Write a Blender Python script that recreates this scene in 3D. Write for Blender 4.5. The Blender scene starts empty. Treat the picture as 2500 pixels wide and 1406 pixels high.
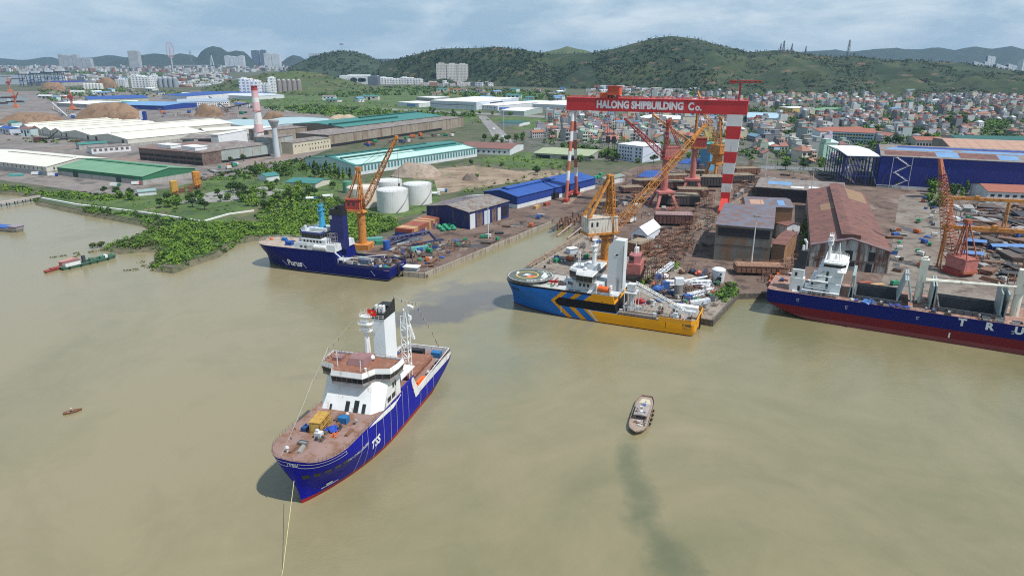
import bpy, bmesh, math, random
from mathutils import Vector, Matrix, noise
C = bpy.context.scene.collection
rnd = random.Random(7)
R = math.radians
# ---------------------------------------------------------------- survey: photograph pixel -> place on the ground
H = 110.0; PIT = R(18.5); FP = 1680.0
cP, sP = math.cos(PIT), math.sin(PIT)
LZ = 2.5
def ray(px, py):
    a = (px-1250)/FP; b = -(py-703)/FP
    return Vector((a, cP+b*sP, -sP+b*cP))
def G(px, py, z=LZ):
    r = ray(px, py); t = (z-H)/r.z
    return Vector((r.x*t, r.y*t, z))
def ztop(px, py, base):            # height at which the vertical over base is seen at row py
    r = ray(px, py); t = base.y/r.y
    return H+r.z*t
# ---------------------------------------------------------------- node maths
class X:
    def __init__(s, nt, k): s.nt = nt; s.k = k
    def op(s, o, b=None, c=None):
        n = s.nt.nodes.new('ShaderNodeMath'); n.operation = o
        for i, v in enumerate((s, b, c)):
            if v is None: continue
            if isinstance(v, X): s.nt.links.new(v.k, n.inputs[i])
            else: n.inputs[i].default_value = v
        return X(s.nt, n.outputs[0])
    def __add__(s, o): return s.op('ADD', o)
    def __sub__(s, o): return s.op('SUBTRACT', o)
    def __mul__(s, o): return s.op('MULTIPLY', o)
    def __truediv__(s, o): return s.op('DIVIDE', o)
    def lt(s, o): return s.op('LESS_THAN', o)
    def gt(s, o): return s.op('GREATER_THAN', o)
    def abs(s): return s.op('ABSOLUTE')
    def frac(s): return s.op('FRACT')
    def inv(s): return s.op('MULTIPLY_ADD', -1.0, 1.0)
def rgb(c): return (c[0], c[1], c[2], 1)
def mixc(nt, f, a, b):
    n = nt.nodes.new('ShaderNodeMix'); n.data_type = 'RGBA'
    for i, v in ((0, f), (6, a), (7, b)):
        if isinstance(v, X): nt.links.new(v.k, n.inputs[i])
        elif isinstance(v, (int, float)): n.inputs[i].default_value = v
        else: n.inputs[i].default_value = rgb(v)
    return X(nt, n.outputs[2])
def ramp(nt, x, lo, hi):
    n = nt.nodes.new('ShaderNodeMapRange'); n.inputs[1].default_value = lo; n.inputs[2].default_value = hi
    nt.links.new(x.k, n.inputs[0]); return X(nt, n.outputs[0])
def noi(nt, co, scale, detail=4, rough=.55, sc=None, dist=0):
    if sc:
        m = nt.nodes.new('ShaderNodeMapping'); m.inputs[3].default_value = sc
        nt.links.new(co.k, m.inputs[0]); co = X(nt, m.outputs[0])
    n = nt.nodes.new('ShaderNodeTexNoise'); n.inputs['Scale'].default_value = scale
    n.inputs['Detail'].default_value = detail; n.inputs['Roughness'].default_value = rough; n.inputs['Distortion'].default_value = dist
    nt.links.new(co.k, n.inputs['Vector']); return X(nt, n.outputs[0])
def start(name):
    m = bpy.data.materials.new(name); m.use_nodes = True; nt = m.node_tree
    b = nt.nodes['Principled BSDF']
    tc = nt.nodes.new('ShaderNodeTexCoord'); sp = nt.nodes.new('ShaderNodeSeparateXYZ')
    nt.links.new(tc.outputs['Object'], sp.inputs[0])
    return m, nt, b, X(nt, tc.outputs['Object']), [X(nt, sp.outputs[i]) for i in range(3)]
def objcol(nt):
    n = nt.nodes.new('ShaderNodeObjectInfo'); return X(nt, n.outputs['Color']), X(nt, n.outputs['Random'])
_mats = {}
def mat(name, c=(.5, .5, .5), c2=None, s=.2, rough=.65, metal=0, rust=None, rib=None, bump=0, streak=False, obj=False, lo=.35, hi=.68, win=None):
    """weathered surface: two paint tones, optional rust/dirt (amount, colour), panel seams (axis, period, width)"""
    if name in _mats: return _mats[name]
    m, nt, b, co, ax = start(name)
    base = objcol(nt)[0] if obj else c
    n1 = noi(nt, co, s, 5, .6)
    if c2 is None:
        if obj:
            k = ramp(nt, n1, .3, .75)
            col = mixc(nt, k*.35, base, (.25, .23, .21))
        else: col = mixc(nt, ramp(nt, n1, lo, hi), c, tuple(v*.78 for v in c))
    else: col = mixc(nt, ramp(nt, n1, lo, hi), base, c2)
    if rib:
        a, per, w = rib
        col = mixc(nt, (ax[a]/per).frac().lt(w)*.45, col, (.03, .03, .03))
    if win:   # far facade: rows of dark openings (period across, floor height, share)
        px_, fz, sh, wc = win
        u = ((ax[0]+ax[1])/px_).frac().lt(sh); v = (ax[2]/fz).frac().gt(.45)
        col = mixc(nt, u*v*.8, col, wc)
    if rust:
        amt, rc = rust
        n2 = noi(nt, co, s*2.2 if not streak else s*3, 6, .65, (1, 1, .15) if streak else None)
        col = mixc(nt, ramp(nt, n2, .62-amt*.35, .72-amt*.25), col, rc)
    nt.links.new(col.k, b.inputs['Base Color'])
    b.inputs['Roughness'].default_value = rough; b.inputs['Metallic'].default_value = metal
    if bump:
        bn = nt.nodes.new('ShaderNodeBump'); bn.inputs[0].default_value = bump; bn.inputs[1].default_value = .1
        nt.links.new(noi(nt, co, s*8, 3).k, bn.inputs['Height']); nt.links.new(bn.outputs[0], b.inputs['Normal'])
    _mats[name] = m; return m
def flat(name, c, rough=.6, metal=0): return mat(name, c, s=.6, rough=rough, metal=metal)
# ---------------------------------------------------------------- mesh builder
class MB:
    def __init__(s): s.v = []; s.f = []; s.mi = []; s.cm = 0; s.T = None
    def add(s, vs, fs):
        k = len(s.v)
        for v in vs:
            v = Vector(v); s.v.append(s.T @ v if s.T else v)
        for f in fs: s.f.append([i+k for i in f]); s.mi.append(s.cm)
        return s
    def box(s, x0, x1, y0, y1, z0, z1):
        return s.add([(x0, y0, z0), (x1, y0, z0), (x1, y1, z0), (x0, y1, z0), (x0, y0, z1), (x1, y0, z1), (x1, y1, z1), (x0, y1, z1)],
                     [(3, 2, 1, 0), (4, 5, 6, 7), (0, 1, 5, 4), (1, 2, 6, 5), (2, 3, 7, 6), (3, 0, 4, 7)])
    def prism(s, poly, z0, z1, poly2=None):
        n = len(poly); p2 = poly2 or poly
        return s.add([(x, y, z0) for x, y in poly]+[(x, y, z1) for x, y in p2],
                     [list(range(n))[::-1], list(range(n, 2*n))]+[(i, (i+1) % n, n+(i+1) % n, n+i) for i in range(n)])
    def tube(s, p, q, r0, r1=None, n=6, cap=True):
        p = Vector(p); q = Vector(q); r1 = r0 if r1 is None else r1
        d = (q-p); d = d.normalized() if d.length > 1e-6 else Vector((0, 0, 1))
        a = d.orthogonal().normalized(); b = d.cross(a)
        cs = [(math.cos(2*math.pi*(i+.5)/n), math.sin(2*math.pi*(i+.5)/n)) for i in range(n)]
        vs = [p+(a*c+b*e)*r0 for c, e in cs]+[q+(a*c+b*e)*r1 for c, e in cs]
        fs = [(i, (i+1) % n, n+(i+1) % n, n+i) for i in range(n)]
        if cap: fs += [list(range(n))[::-1], list(range(n, 2*n))]
        return s.add(vs, fs)
    def bar(s, p, q, w): return s.tube(p, q, w*.7, None, 4)
    def lathe(s, prof, n=20, c=(0, 0), cap=True):
        m = len(prof)
        vs = [(c[0]+r*math.cos(2*math.pi*i/n), c[1]+r*math.sin(2*math.pi*i/n), z) for r, z in prof for i in range(n)]
        fs = [(j*n+i, j*n+(i+1) % n, (j+1)*n+(i+1) % n, (j+1)*n+i) for j in range(m-1) for i in range(n)]
        if cap: fs += [list(range(n))[::-1], list(range((m-1)*n, m*n))]
        return s.add(vs, fs)
    def lattice(s, p, q, w0, w1, k, r, up=(0, 0, 1), w0b=None, w1b=None):
        """open truss boom: four chords and zig-zag bracing between p and q"""
        p = Vector(p); q = Vector(q); d = (q-p).normalized()
        a = d.cross(Vector(up)); a = a.normalized() if a.length > .01 else Vector((1, 0, 0)); b = a.cross(d)
        w0b = w0b or w0; w1b = w1b or w1
        def cr(t):
            c = p.lerp(q, t); h = (w0+(w1-w0)*t)/2; g = (w0b+(w1b-w0b)*t)/2
            return [c+a*h+b*g, c-a*h+b*g, c-a*h-b*g, c+a*h-b*g]
        prev = cr(0)
        for i in range(k):
            nx = cr((i+1)/k)
            for j in range(4):
                s.tube(prev[j], nx[j], r*1.5, None, 4, False)
                s.tube(nx[j], nx[(j+1) % 4], r, None, 4, False)
                if (i+j) % 2: s.tube(prev[j], nx[(j+1) % 4], r, None, 4, False)
                else: s.tube(prev[(j+1) % 4], nx[j], r, None, 4, False)
            prev = nx
        return s
    def rail(s, pts, h=1.1, step=2.5, r=.05, close=False):
        pts = [Vector(p) for p in pts]
        if close: pts = pts+[pts[0]]
        for a, b in zip(pts, pts[1:]):
            n = max(1, int((b-a).length/step))
            for z in (h, h*.5): s.tube(a+Vector((0, 0, z)), b+Vector((0, 0, z)), r, None, 4, False)
            for i in range(n+1):
                p = a.lerp(b, i/n); s.tube(p, p+Vector((0, 0, h)), r, None, 4, False)
        return s
    def blob(s, c, r, sub=1, j=.25, sq=1.0):
        bm = bmesh.new(); bmesh.ops.create_icosphere(bm, subdivisions=sub, radius=1)
        o = rnd.random()*99
        vs = [Vector(c)+Vector((v.co.x*r, v.co.y*r, v.co.z*r*sq))*(1+j*noise.noise(v.co*1.7+Vector((o, o, o)))*1.6) for v in bm.verts]
        bm.verts.index_update(); fs = [[v.index for v in f.verts] for f in bm.faces]; bm.free()
        return s.add(vs, fs)
    def mesh(s, name, mats, smooth=False):
        me = bpy.data.meshes.new(name); me.from_pydata([tuple(v) for v in s.v], [], s.f)
        for m in (mats if isinstance(mats, (list, tuple)) else [mats]): me.materials.append(m)
        me.polygons.foreach_set('material_index', s.mi)
        if smooth: me.polygons.foreach_set('use_smooth', [True]*len(s.f))
        me.update(); return me
    def build(s, name, mats, parent=None, smooth=False, loc=None):
        o = bpy.data.objects.new(name, s.mesh(name, mats, smooth)); C.objects.link(o)
        if parent: o.parent = parent
        if loc is not None: o.location = loc
        return o
# ---------------------------------------------------------------- tagging
ALL = set()
def tag(o, label=None, cat=None, group=None, kind=None):
    if label: o['label'] = label; ALL.add(label)
    if cat: o['category'] = cat
    if group: o['group'] = group
    if kind: o['kind'] = kind
    return o
def thing(name, label, cat, loc=(0, 0, 0), rot=0, group=None):
    o = bpy.data.objects.new(name, None); o.empty_display_size = .5; C.objects.link(o)
    o.location = loc; o.rotation_euler = (0, 0, rot); return tag(o, label, cat, group)
KIDS = {}
def kids(o): return [c for c in bpy.data.objects if c.parent == o]
def dup(root, loc, rot=0, label=None, group=None, sc=None, cols=None, tree=None):
    r = root.copy(); C.objects.link(r); r.location = loc; r.rotation_euler = (0, 0, rot)
    if sc: r.scale = sc if isinstance(sc, (tuple, list)) else (sc, sc, sc)
    if label: r['label'] = label
    if group: r['group'] = group
    def rec(src, dst):
        for ch in KIDS.setdefault(src.name, kids(src)):
            c = ch.copy(); C.objects.link(c); c.parent = dst
            base = ch.name.split('.')[0]
            if cols and base in cols: c.color = rgb(cols[base])
            rec(ch, c)
    rec(root, r); return r
LM = []           # landmarks for telling repeats apart
def lm(name, p): LM.append((name, Vector((p[0], p[1])))); return p
def side(p, q):   # where p stands as seen in the photograph, next to landmark q
    d = Vector((p[0], p[1]))-q
    if abs(d.x) > abs(d.y)*.9: return 'right of' if d.x > 0 else 'left of'
    return 'behind' if d.y > 0 else 'in front of'
def uniq(base, p, tries=()):
    """label that singles out a repeat: its look, then the landmarks it stands by"""
    near = sorted(LM, key=lambda l: (l[1]-Vector((p[0], p[1]))).length)[:7]
    cands = [f'{base} {t}' for t in tries]
    words = (('just ', ''), ('further ', ''))
    for nm, q in near[:4]:
        cands.append(f'{base} {side(p, q)} {nm}')
    for i in range(3):
        for j in range(i+1, 5):
            if j < len(near): cands.append(f'{base} between {near[i][0]} and {near[j][0]}')
    for c in cands:
        n = len(c.split())
        if c not in ALL and 4 <= n <= 16: ALL.add(c); return c
    return min(cands, key=lambda c: (len(c.split()) > 16, cands.index(c)))
# ---------------------------------------------------------------- text as thin raised letters
def text_pts(txt, size, thick=.02):
    cu = bpy.data.curves.new('t', 'FONT'); cu.body = txt; cu.size = size; cu.offset = thick; cu.resolution_u = 3
    o = bpy.data.objects.new('t', cu); C.objects.link(o)
    dg = bpy.context.evaluated_depsgraph_get(); me = o.evaluated_get(dg).to_mesh()
    vs = [v.co.copy() for v in me.vertices]; fs = [list(p.vertices) for p in me.polygons]
    o.evaluated_get(dg).to_mesh_clear(); bpy.data.objects.remove(o); bpy.data.curves.remove(cu)
    x0 = min(v.x for v in vs); x1 = max(v.x for v in vs); y0 = min(v.y for v in vs); y1 = max(v.y for v in vs)
    return [((v.x-x0), (v.y-y0)) for v in vs], fs, x1-x0, y1-y0
def letters(mb, txt, fn, w, h, thick=.02):
    """set txt into a w x h rectangle; fn(u, v) gives the 3D place of a point of the rectangle"""
    ps, fs, tw, th = text_pts(txt, 10, thick)
    mb.add([fn(x/tw*w, y/th*h) for x, y in ps], fs)
    return mb
EXPO = 0.04; SUN_E = 4.7; HAZE = 3.7e-5; WA = (.256, .216, .123); WB = (.172, .160, .083)
# ================================================================ camera, light, air
cam = bpy.data.objects.new('camera', bpy.data.cameras.new('camera')); C.objects.link(cam)
cam.location = (0, 0, H); cam.rotation_euler = (R(90)-PIT, 0, 0)
cam.data.sensor_width = 36; cam.data.lens = 36*FP/2500; cam.data.clip_end = 60000; cam.data.clip_start = 1
sc = bpy.context.scene; sc.camera = cam
sc.view_settings.view_transform = 'Standard'; sc.view_settings.look = 'None'; sc.view_settings.exposure = EXPO
sc.cycles.use_denoising = False; sc.cycles.use_adaptive_sampling = False; sc.cycles.filter_width = 1.1
sc.cycles.sample_clamp_indirect = 2.0
sc.cycles.volume_bounces = 1; sc.cycles.max_bounces = 5; sc.cycles.diffuse_bounces = 2; sc.cycles.glossy_bounces = 2; sc.cycles.transparent_max_bounces = 4
SUN_EL, SUN_AZ = R(60), math.atan2(.86, -.51)
sd = Vector((math.sin(SUN_AZ)*math.cos(SUN_EL), math.cos(SUN_AZ)*math.cos(SUN_EL), math.sin(SUN_EL)))
sl = bpy.data.lights.new('sun', 'SUN'); sl.energy = SUN_E; sl.angle = R(.8); sl.color = (1, .97, .925)
so = bpy.data.objects.new('sun', sl); C.objects.link(so); so.rotation_euler = sd.to_track_quat('Z', 'Y').to_euler()
w = bpy.data.worlds.new('World'); sc.world = w; w.use_nodes = True; nt = w.node_tree
bg = nt.nodes['Background']; bg.inputs[1].default_value = .1
sky = nt.nodes.new('ShaderNodeTexSky'); sky.sky_type = 'NISHITA'; sky.sun_disc = False
sky.sun_elevation = SUN_EL; sky.sun_rotation = SUN_AZ; sky.air_density = 1.0; sky.dust_density = 2.0
tc = nt.nodes.new('ShaderNodeTexCoord'); sp = nt.nodes.new('ShaderNodeSeparateXYZ'); nt.links.new(tc.outputs['Generated'], sp.inputs[0])
dx, dy, dz = (X(nt, sp.outputs[i]) for i in range(3))
cb = nt.nodes.new('ShaderNodeCombineXYZ'); nt.links.new((dx*2.6).k, cb.inputs[0]); nt.links.new((dz*6.5).k, cb.inputs[1]); nt.links.new((dy*2.6).k, cb.inputs[2])
co = X(nt, cb.outputs[0])
n1 = noi(nt, co, 2.0, 8, .6, dist=.5); n2 = noi(nt, co, 4.2, 6, .6, (.7, 1.2, .7)); n3 = noi(nt, co, .5, 3)
deck = mixc(nt, ramp(nt, n1*.62+n2*.38, .41, .60), (3.5, 5.2, 6.8), (8.4, 9.4, 10.0))
deck = mixc(nt, ramp(nt, n3*.5+dx*.55, .05, .55), mixc(nt, .4, deck, (3.6, 5.2, 6.6)), mixc(nt, .2, deck, (7.2, 8.3, 8.9)))
deck = mixc(nt, ramp(nt, dz, -.01, .05), mixc(nt, .3, deck, (5.0, 6.4, 7.4)), deck)
deck = mixc(nt, ramp(nt, dz, .12, .8), deck, (2.6, 3.9, 5.4))
nt.links.new(mixc(nt, .92, X(nt, sky.outputs[0]), deck).k, bg.inputs[0])
# air between us and the hills
mh = bpy.data.materials.new('haze_air'); mh.use_nodes = True; nt = mh.node_tree
nt.nodes.remove(nt.nodes['Principled BSDF'])
pv = nt.nodes.new('ShaderNodeVolumePrincipled'); pv.inputs['Density'].default_value = HAZE; pv.inputs['Color'].default_value = (.36, .55, .80, 1)
nt.links.new(pv.outputs[0], nt.nodes['Material Output'].inputs['Volume'])
if HAZE: tag(MB().box(-9500, 9500, -900, 13800, -6, 520).build('haze', mh), kind='stuff')
# ================================================================ water
m, nt, b, co, ax = start('muddy_water')
f1 = noi(nt, co, .0075, 6, .62, (1, .6, 1), dist=2.2); f2 = noi(nt, co, .035, 5, .65, dist=1.6)
col = mixc(nt, ramp(nt, f1*.7+f2*.3+ax[0]*.0006, .37, .65), WA, WB)
def spot(p, rx, ry, rot, wob, soft=.5):     # 1 inside a ragged ellipse of silt
    c, s_ = math.cos(rot), math.sin(rot)
    X0 = ax[0]-p[0]; Y0 = ax[1]-p[1]
    u = (X0*c+Y0*s_)/rx; v = (Y0*c-X0*s_)/ry
    d = (u*u+v*v).op('SQRT')+(noi(nt, co, wob, 4, .65)-.5)*1.6
    return ramp(nt, d, 1.0, 1.0-soft)
P = G(1110, 752, 0); col = mixc(nt, spot(P, 38, 17, .75, .045, .35)*.85, col, (.105, .095, .095))
P = G(1160, 715, 0); col = mixc(nt, spot(P, 30, 22, .3, .06, .3)*.65, col, (.135, .128, .118))
P = G(1200, 880, 0); col = mixc(nt, spot(P, 26, 60, -.3, .03, .8)*.5, col, (.155, .175, .125))
for px_, py_, rx_, ry_, ro_ in ((1532, 1115, 4.5, 15, -.2), (1556, 1200, 5.5, 17, .18), (1606, 1310, 7, 18, .3), (1640, 1390, 8, 12, .1)): col = mixc(nt, spot(G(px_, py_, 0), rx_, ry_, ro_, .09, .8)*.75, col, (.112, .118, .062))
P = G(750, 920, 0); col = mixc(nt, spot(P, 12, 3.2, .2, .12, .4)*.3, col, (.17, .15, .10))
nt.links.new(col.k, b.inputs['Base Color']); b.inputs['Roughness'].default_value = .13; b.inputs['Specular IOR Level'].default_value = .5
h = noi(nt, co, .9, 4, .65, (.7, 1.5, 1), dist=.5)*.8+noi(nt, co, .16, 3, .5, (.8, 1.4, 1), dist=.8)*1.0
bn = nt.nodes.new('ShaderNodeBump'); bn.inputs[0].default_value = .42; bn.inputs[1].default_value = .26
nt.links.new(h.k, bn.inputs['Height']); nt.links.new(bn.outputs[0], b.inputs['Normal'])
tag(MB().add([(-9000, -800, 0), (9000, -800, 0), (9000, 13500, 0), (-9000, 13500, 0)], [(0, 1, 2, 3)]).build('water', m), kind='structure')
# ================================================================ land
def soil(name, cols, s, rough=.9, rustc=None, s2=None):
    m, nt, b, co, ax = start(name)
    n = noi(nt, co, s, 7, .62, dist=.3); col = mixc(nt, ramp(nt, n, .40, .60), cols[0], cols[1])
    n2 = noi(nt, co, s2 or s*3.3, 6, .65); 
    if len(cols) > 2: col = mixc(nt, ramp(nt, n2, .52, .62), col, cols[2])
    if len(cols) > 3: col = mixc(nt, ramp(nt, noi(nt, co, s*1.7, 5, .6, (1, .4, 1)), .56, .66), col, cols[3])
    n3 = noi(nt, co, s*14, 3, .6); col = mixc(nt, ramp(nt, n3, .45, .8)*.35, col, (.03, .03, .025))
    n4 = noi(nt, co, s*60, 2, .6); col = mixc(nt, ramp(nt, n4, .5, .75)*.35, col, cols[2] if len(cols) > 2 else (.03, .03, .025))
    nt.links.new(col.k, b.inputs['Base Color']); b.inputs['Roughness'].default_value = rough; return m
GREEN = soil('meadow', [(.055, .10, .022), (.095, .15, .032), (.035, .065, .018), (.15, .13, .065)], .02)
def ground(name, px, z, m, thick=None):
    pts = [G(x, y, z) for x, y in px]
    mb = MB()
    if thick: mb.prism([(p.x, p.y) for p in pts][::-1] if sum((a.x*b_.y-b_.x*a.y) for a, b_ in zip(pts, pts[1:]+pts[:1])) < 0 else [(p.x, p.y) for p in pts], z-thick, z)
    else:
        if sum((a.x*b_.y-b_.x*a.y) for a, b_ in zip(pts, pts[1:]+pts[:1])) < 0: pts = pts[::-1]
        mb.add(pts, [range(len(pts))])
    return tag(mb.build(name, m), kind='structure')
SHORE = [(-500, 462), (0, 466), (60, 470), (95, 478), (98, 492), (150, 503), (210, 516), (280, 528), (350, 540), (378, 549), (384, 558), (366, 572), (335, 582), (300, 592),
         (272, 602), (300, 608), (350, 603), (398, 604), (408, 624), (394, 650), (420, 654), (452, 641), (482, 629), (522, 619), (546, 601), (572, 586), (620, 576), (690, 577), (780, 588), (862, 613),
         (985, 664), (1036, 668), (1345, 542), (1353, 529), (1419, 541), (1417, 590), (1300, 655), (1262, 690), (1264, 700), (1739, 783), (1800, 718), (1870, 716), (2620, 822)]
land_px = SHORE+[(3400, 900)]
pts = [G(x, y, LZ) for x, y in land_px]+[Vector((2500, 260, LZ)), Vector((8900, 3000, LZ)), Vector((8900, 13400, LZ)), Vector((-8900, 13400, LZ)), Vector((-8900, 5200, LZ)), Vector((-1900, 1100, LZ))]
poly = [(p.x, p.y) for p in pts]
if sum(a[0]*c[1]-c[0]*a[1] for a, c in zip(poly, poly[1:]+poly[:1])) < 0: poly = poly[::-1]
tag(MB().prism(poly, -2, LZ).build('ground', soil('earth', [(.07, .085, .035), (.12, .105, .07), (.035, .06, .018)], .01)), kind='structure')
MUD = soil('mud_bank', [(.10, .09, .05), (.15, .125, .08), (.05, .075, .025)], .08)
def bank(px):
    a = [G(x, y, LZ) for x, y in px]; vs = []
    for i, p in enumerate(a):
        d = (a[min(i+1, len(a)-1)]-a[max(i-1, 0)]).normalized(); n = Vector((d.y, -d.x, 0)); w_ = 4+1.6*noise.noise(Vector((i*.8, 2, 1)))
        vs += [(p.x-n.x*.6, p.y-n.y*.6, LZ+.03), (p.x+n.x*w_*.5, p.y+n.y*w_*.5, 1.0), (p.x+n.x*w_, p.y+n.y*w_, -.4)]
    f = []
    for i in range(len(a)-1):
        for k in range(2): f.append((3*i+k, 3*i+k+1, 3*i+k+4, 3*i+k+3))
    return tag(MB().add(vs, f).build('river_bank', MUD), kind='structure')
bank(SHORE[:31])
YARD = soil('yard_concrete', [(.128, .078, .058), (.18, .124, .095), (.068, .043, .034), (.23, .175, .14)], .03)
ground('yard_ground', [(872, 611), (985, 663), (1036, 667), (1345, 542), (1353, 529.5), (1419, 541.5), (1417, 589), (1300, 654), (1263, 689), (1265, 699), (1739, 782), (1799, 717.5), (1870, 715.5), (2700, 832), (2900, 480), (2080, 436),
        (1880, 416), (1700, 392), (1560, 405), (1450, 445), (1270, 505), (1050, 545), (930, 585)], LZ+.05, YARD)
ground('thicket_floor', [(404, 640), (402, 600), (310, 600), (372, 575), (392, 555), (420, 546), (560, 545), (640, 545), (760, 500), (860, 515), (970, 535), (975, 555), (900, 578), (850, 592), (760, 582), (690, 575), (610, 575), (560, 590), (520, 615), (470, 632), (425, 648)], LZ+.09, soil('thicket_green', [(.05, .095, .018), (.08, .14, .028), (.03, .06, .014)], .05))
CONC = soil('pale_concrete', [(.19, .155, .128), (.25, .215, .18), (.11, .082, .066), (.155, .11, .085)], .035)
ground('apron', [(2195, 478), (2260, 466), (2700, 484), (2760, 838), (2180, 742), (2150, 690), (2172, 640)], LZ+.10, CONC)
ground('pier_deck', [(1418, 576), (1440, 560), (1560, 590), (1740, 700), (1798, 716), (1739, 781), (1266, 699), (1264, 690), (1301, 654)], LZ+.09, soil('pier_concrete', [(.22, .18, .145), (.29, .245, .20), (.14, .105, .085)], .05))
LEFTY = soil('works_yard', [(.24, .205, .19), (.17, .148, .138), (.10, .095, .08), (.26, .18, .14)], .012)
ground('works_yard', [(-500, 448), (0, 440), (80, 450), (250, 476), (330, 474), (480, 446), (700, 404), (752, 384), (900, 330), (1130, 300), (1060, 290), (820, 285), (650, 262), (560, 240), (300, 222), (-400, 226), (-900, 240)], LZ+.05, LEFTY)
ground('dirt_lot', [(985, 425), (1090, 410), (1160, 404), (1260, 418), (1370, 416), (1400, 424), (1250, 446), (1150, 462), (1065, 478), (1052, 455)], LZ+.10,
       soil('sand_soil', [(.25, .18, .12), (.33, .25, .175), (.17, .115, .08), (.10, .12, .045)], .025))
ground('gravel_lot', [(430, 497), (510, 470), (640, 455), (720, 468), (560, 492)], LZ+.12, soil('grey_gravel', [(.25, .24, .23), (.30, .29, .27), (.16, .16, .13)], .05))
ground('riverside_grass', [(100, 486), (180, 470), (330, 480), (470, 446), (760, 392), (860, 420), (840, 470), (700, 500), (560, 540), (400, 545), (280, 524)], LZ+.08, GREEN)
ground('tank_lawn', [(845, 505), (900, 520), (960, 535), (1045, 518), (1075, 490), (1060, 440), (900, 430)], LZ+.11, GREEN)
ground('meadow', [(560, 240), (650, 262), (830, 288), (1140, 300), (1175, 285), (1180, 262), (1330, 255), (1330, 228), (1000, 214), (700, 225)], LZ+.09, GREEN)
ground('paddock', [(1195, 288), (1390, 278), (1395, 306), (1262, 318)], LZ+.13, GREEN)
ground('rough_grass', [(1150, 392), (1240, 372), (1370, 372), (1400, 408), (1300, 414), (1250, 408)], LZ+.14, GREEN)
ground('town_ground', [(1240, 350), (1290, 312), (1400, 300), (1420, 262), (1900, 240), (2900, 232), (2900, 470), (2080, 432), (1880, 412), (1700, 388), (1560, 398), (1310, 380)], LZ+.06,
       soil('town_soil', [(.085, .085, .065), (.13, .125, .105), (.035, .06, .02), (.17, .16, .14)], .03))
ASPH = soil('asphalt', [(.21, .20, .195), (.26, .25, .24), (.17, .165, .16)], .03)
ground('road', [(1166, 283), (1186, 283), (1212, 305), (1240, 332), (1256, 350), (1208, 346), (1193, 318)], LZ+.16, ASPH)
ground('road', [(930, 268), (1330, 288), (1330, 283), (930, 264)], LZ+.17, ASPH)
ground('road', [(2135, 345), (2165, 345), (2215, 262), (2206, 262)], LZ+.16, ASPH)
BAYW = mat('bay_water', (.12, .125, .115), (.15, .15, .13), s=.002, rough=.3)
ground('bay_water', [(-900, 183), (200, 184), (190, 192), (150, 200), (60, 207), (-900, 210)], LZ+.4, BAYW)
ground('harbour_water', [(-900, 234), (48, 234), (72, 245), (45, 258), (-900, 260)], LZ+.3, BAYW)
ground('field', [(1886, 228), (1915, 213), (1985, 212), (1998, 226), (1960, 234), (1890, 236)], LZ+.20, mat('bright_grass', (.12, .2, .03), (.09, .15, .03), s=.02))
# slipway ramp running down into the basin
a = G(1345, 548, 0); b_ = G(1420, 566, 0); c = G(1470, 500, LZ); d = G(1400, 492, LZ)
e1 = G(1353, 530, LZ); e2 = G(1419, 541, LZ)
tag(MB().add([a+Vector((0, 0, -.8)), b_+Vector((0, 0, -.8)), e2+Vector((0, 0, .07)), e1+Vector((0, 0, .07))], [(0, 1, 2, 3)]).build('slipway_ramp', soil('ramp_mud', [(.13, .095, .07), (.18, .14, .11), (.07, .05, .04)], .08)), kind='structure')
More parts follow.
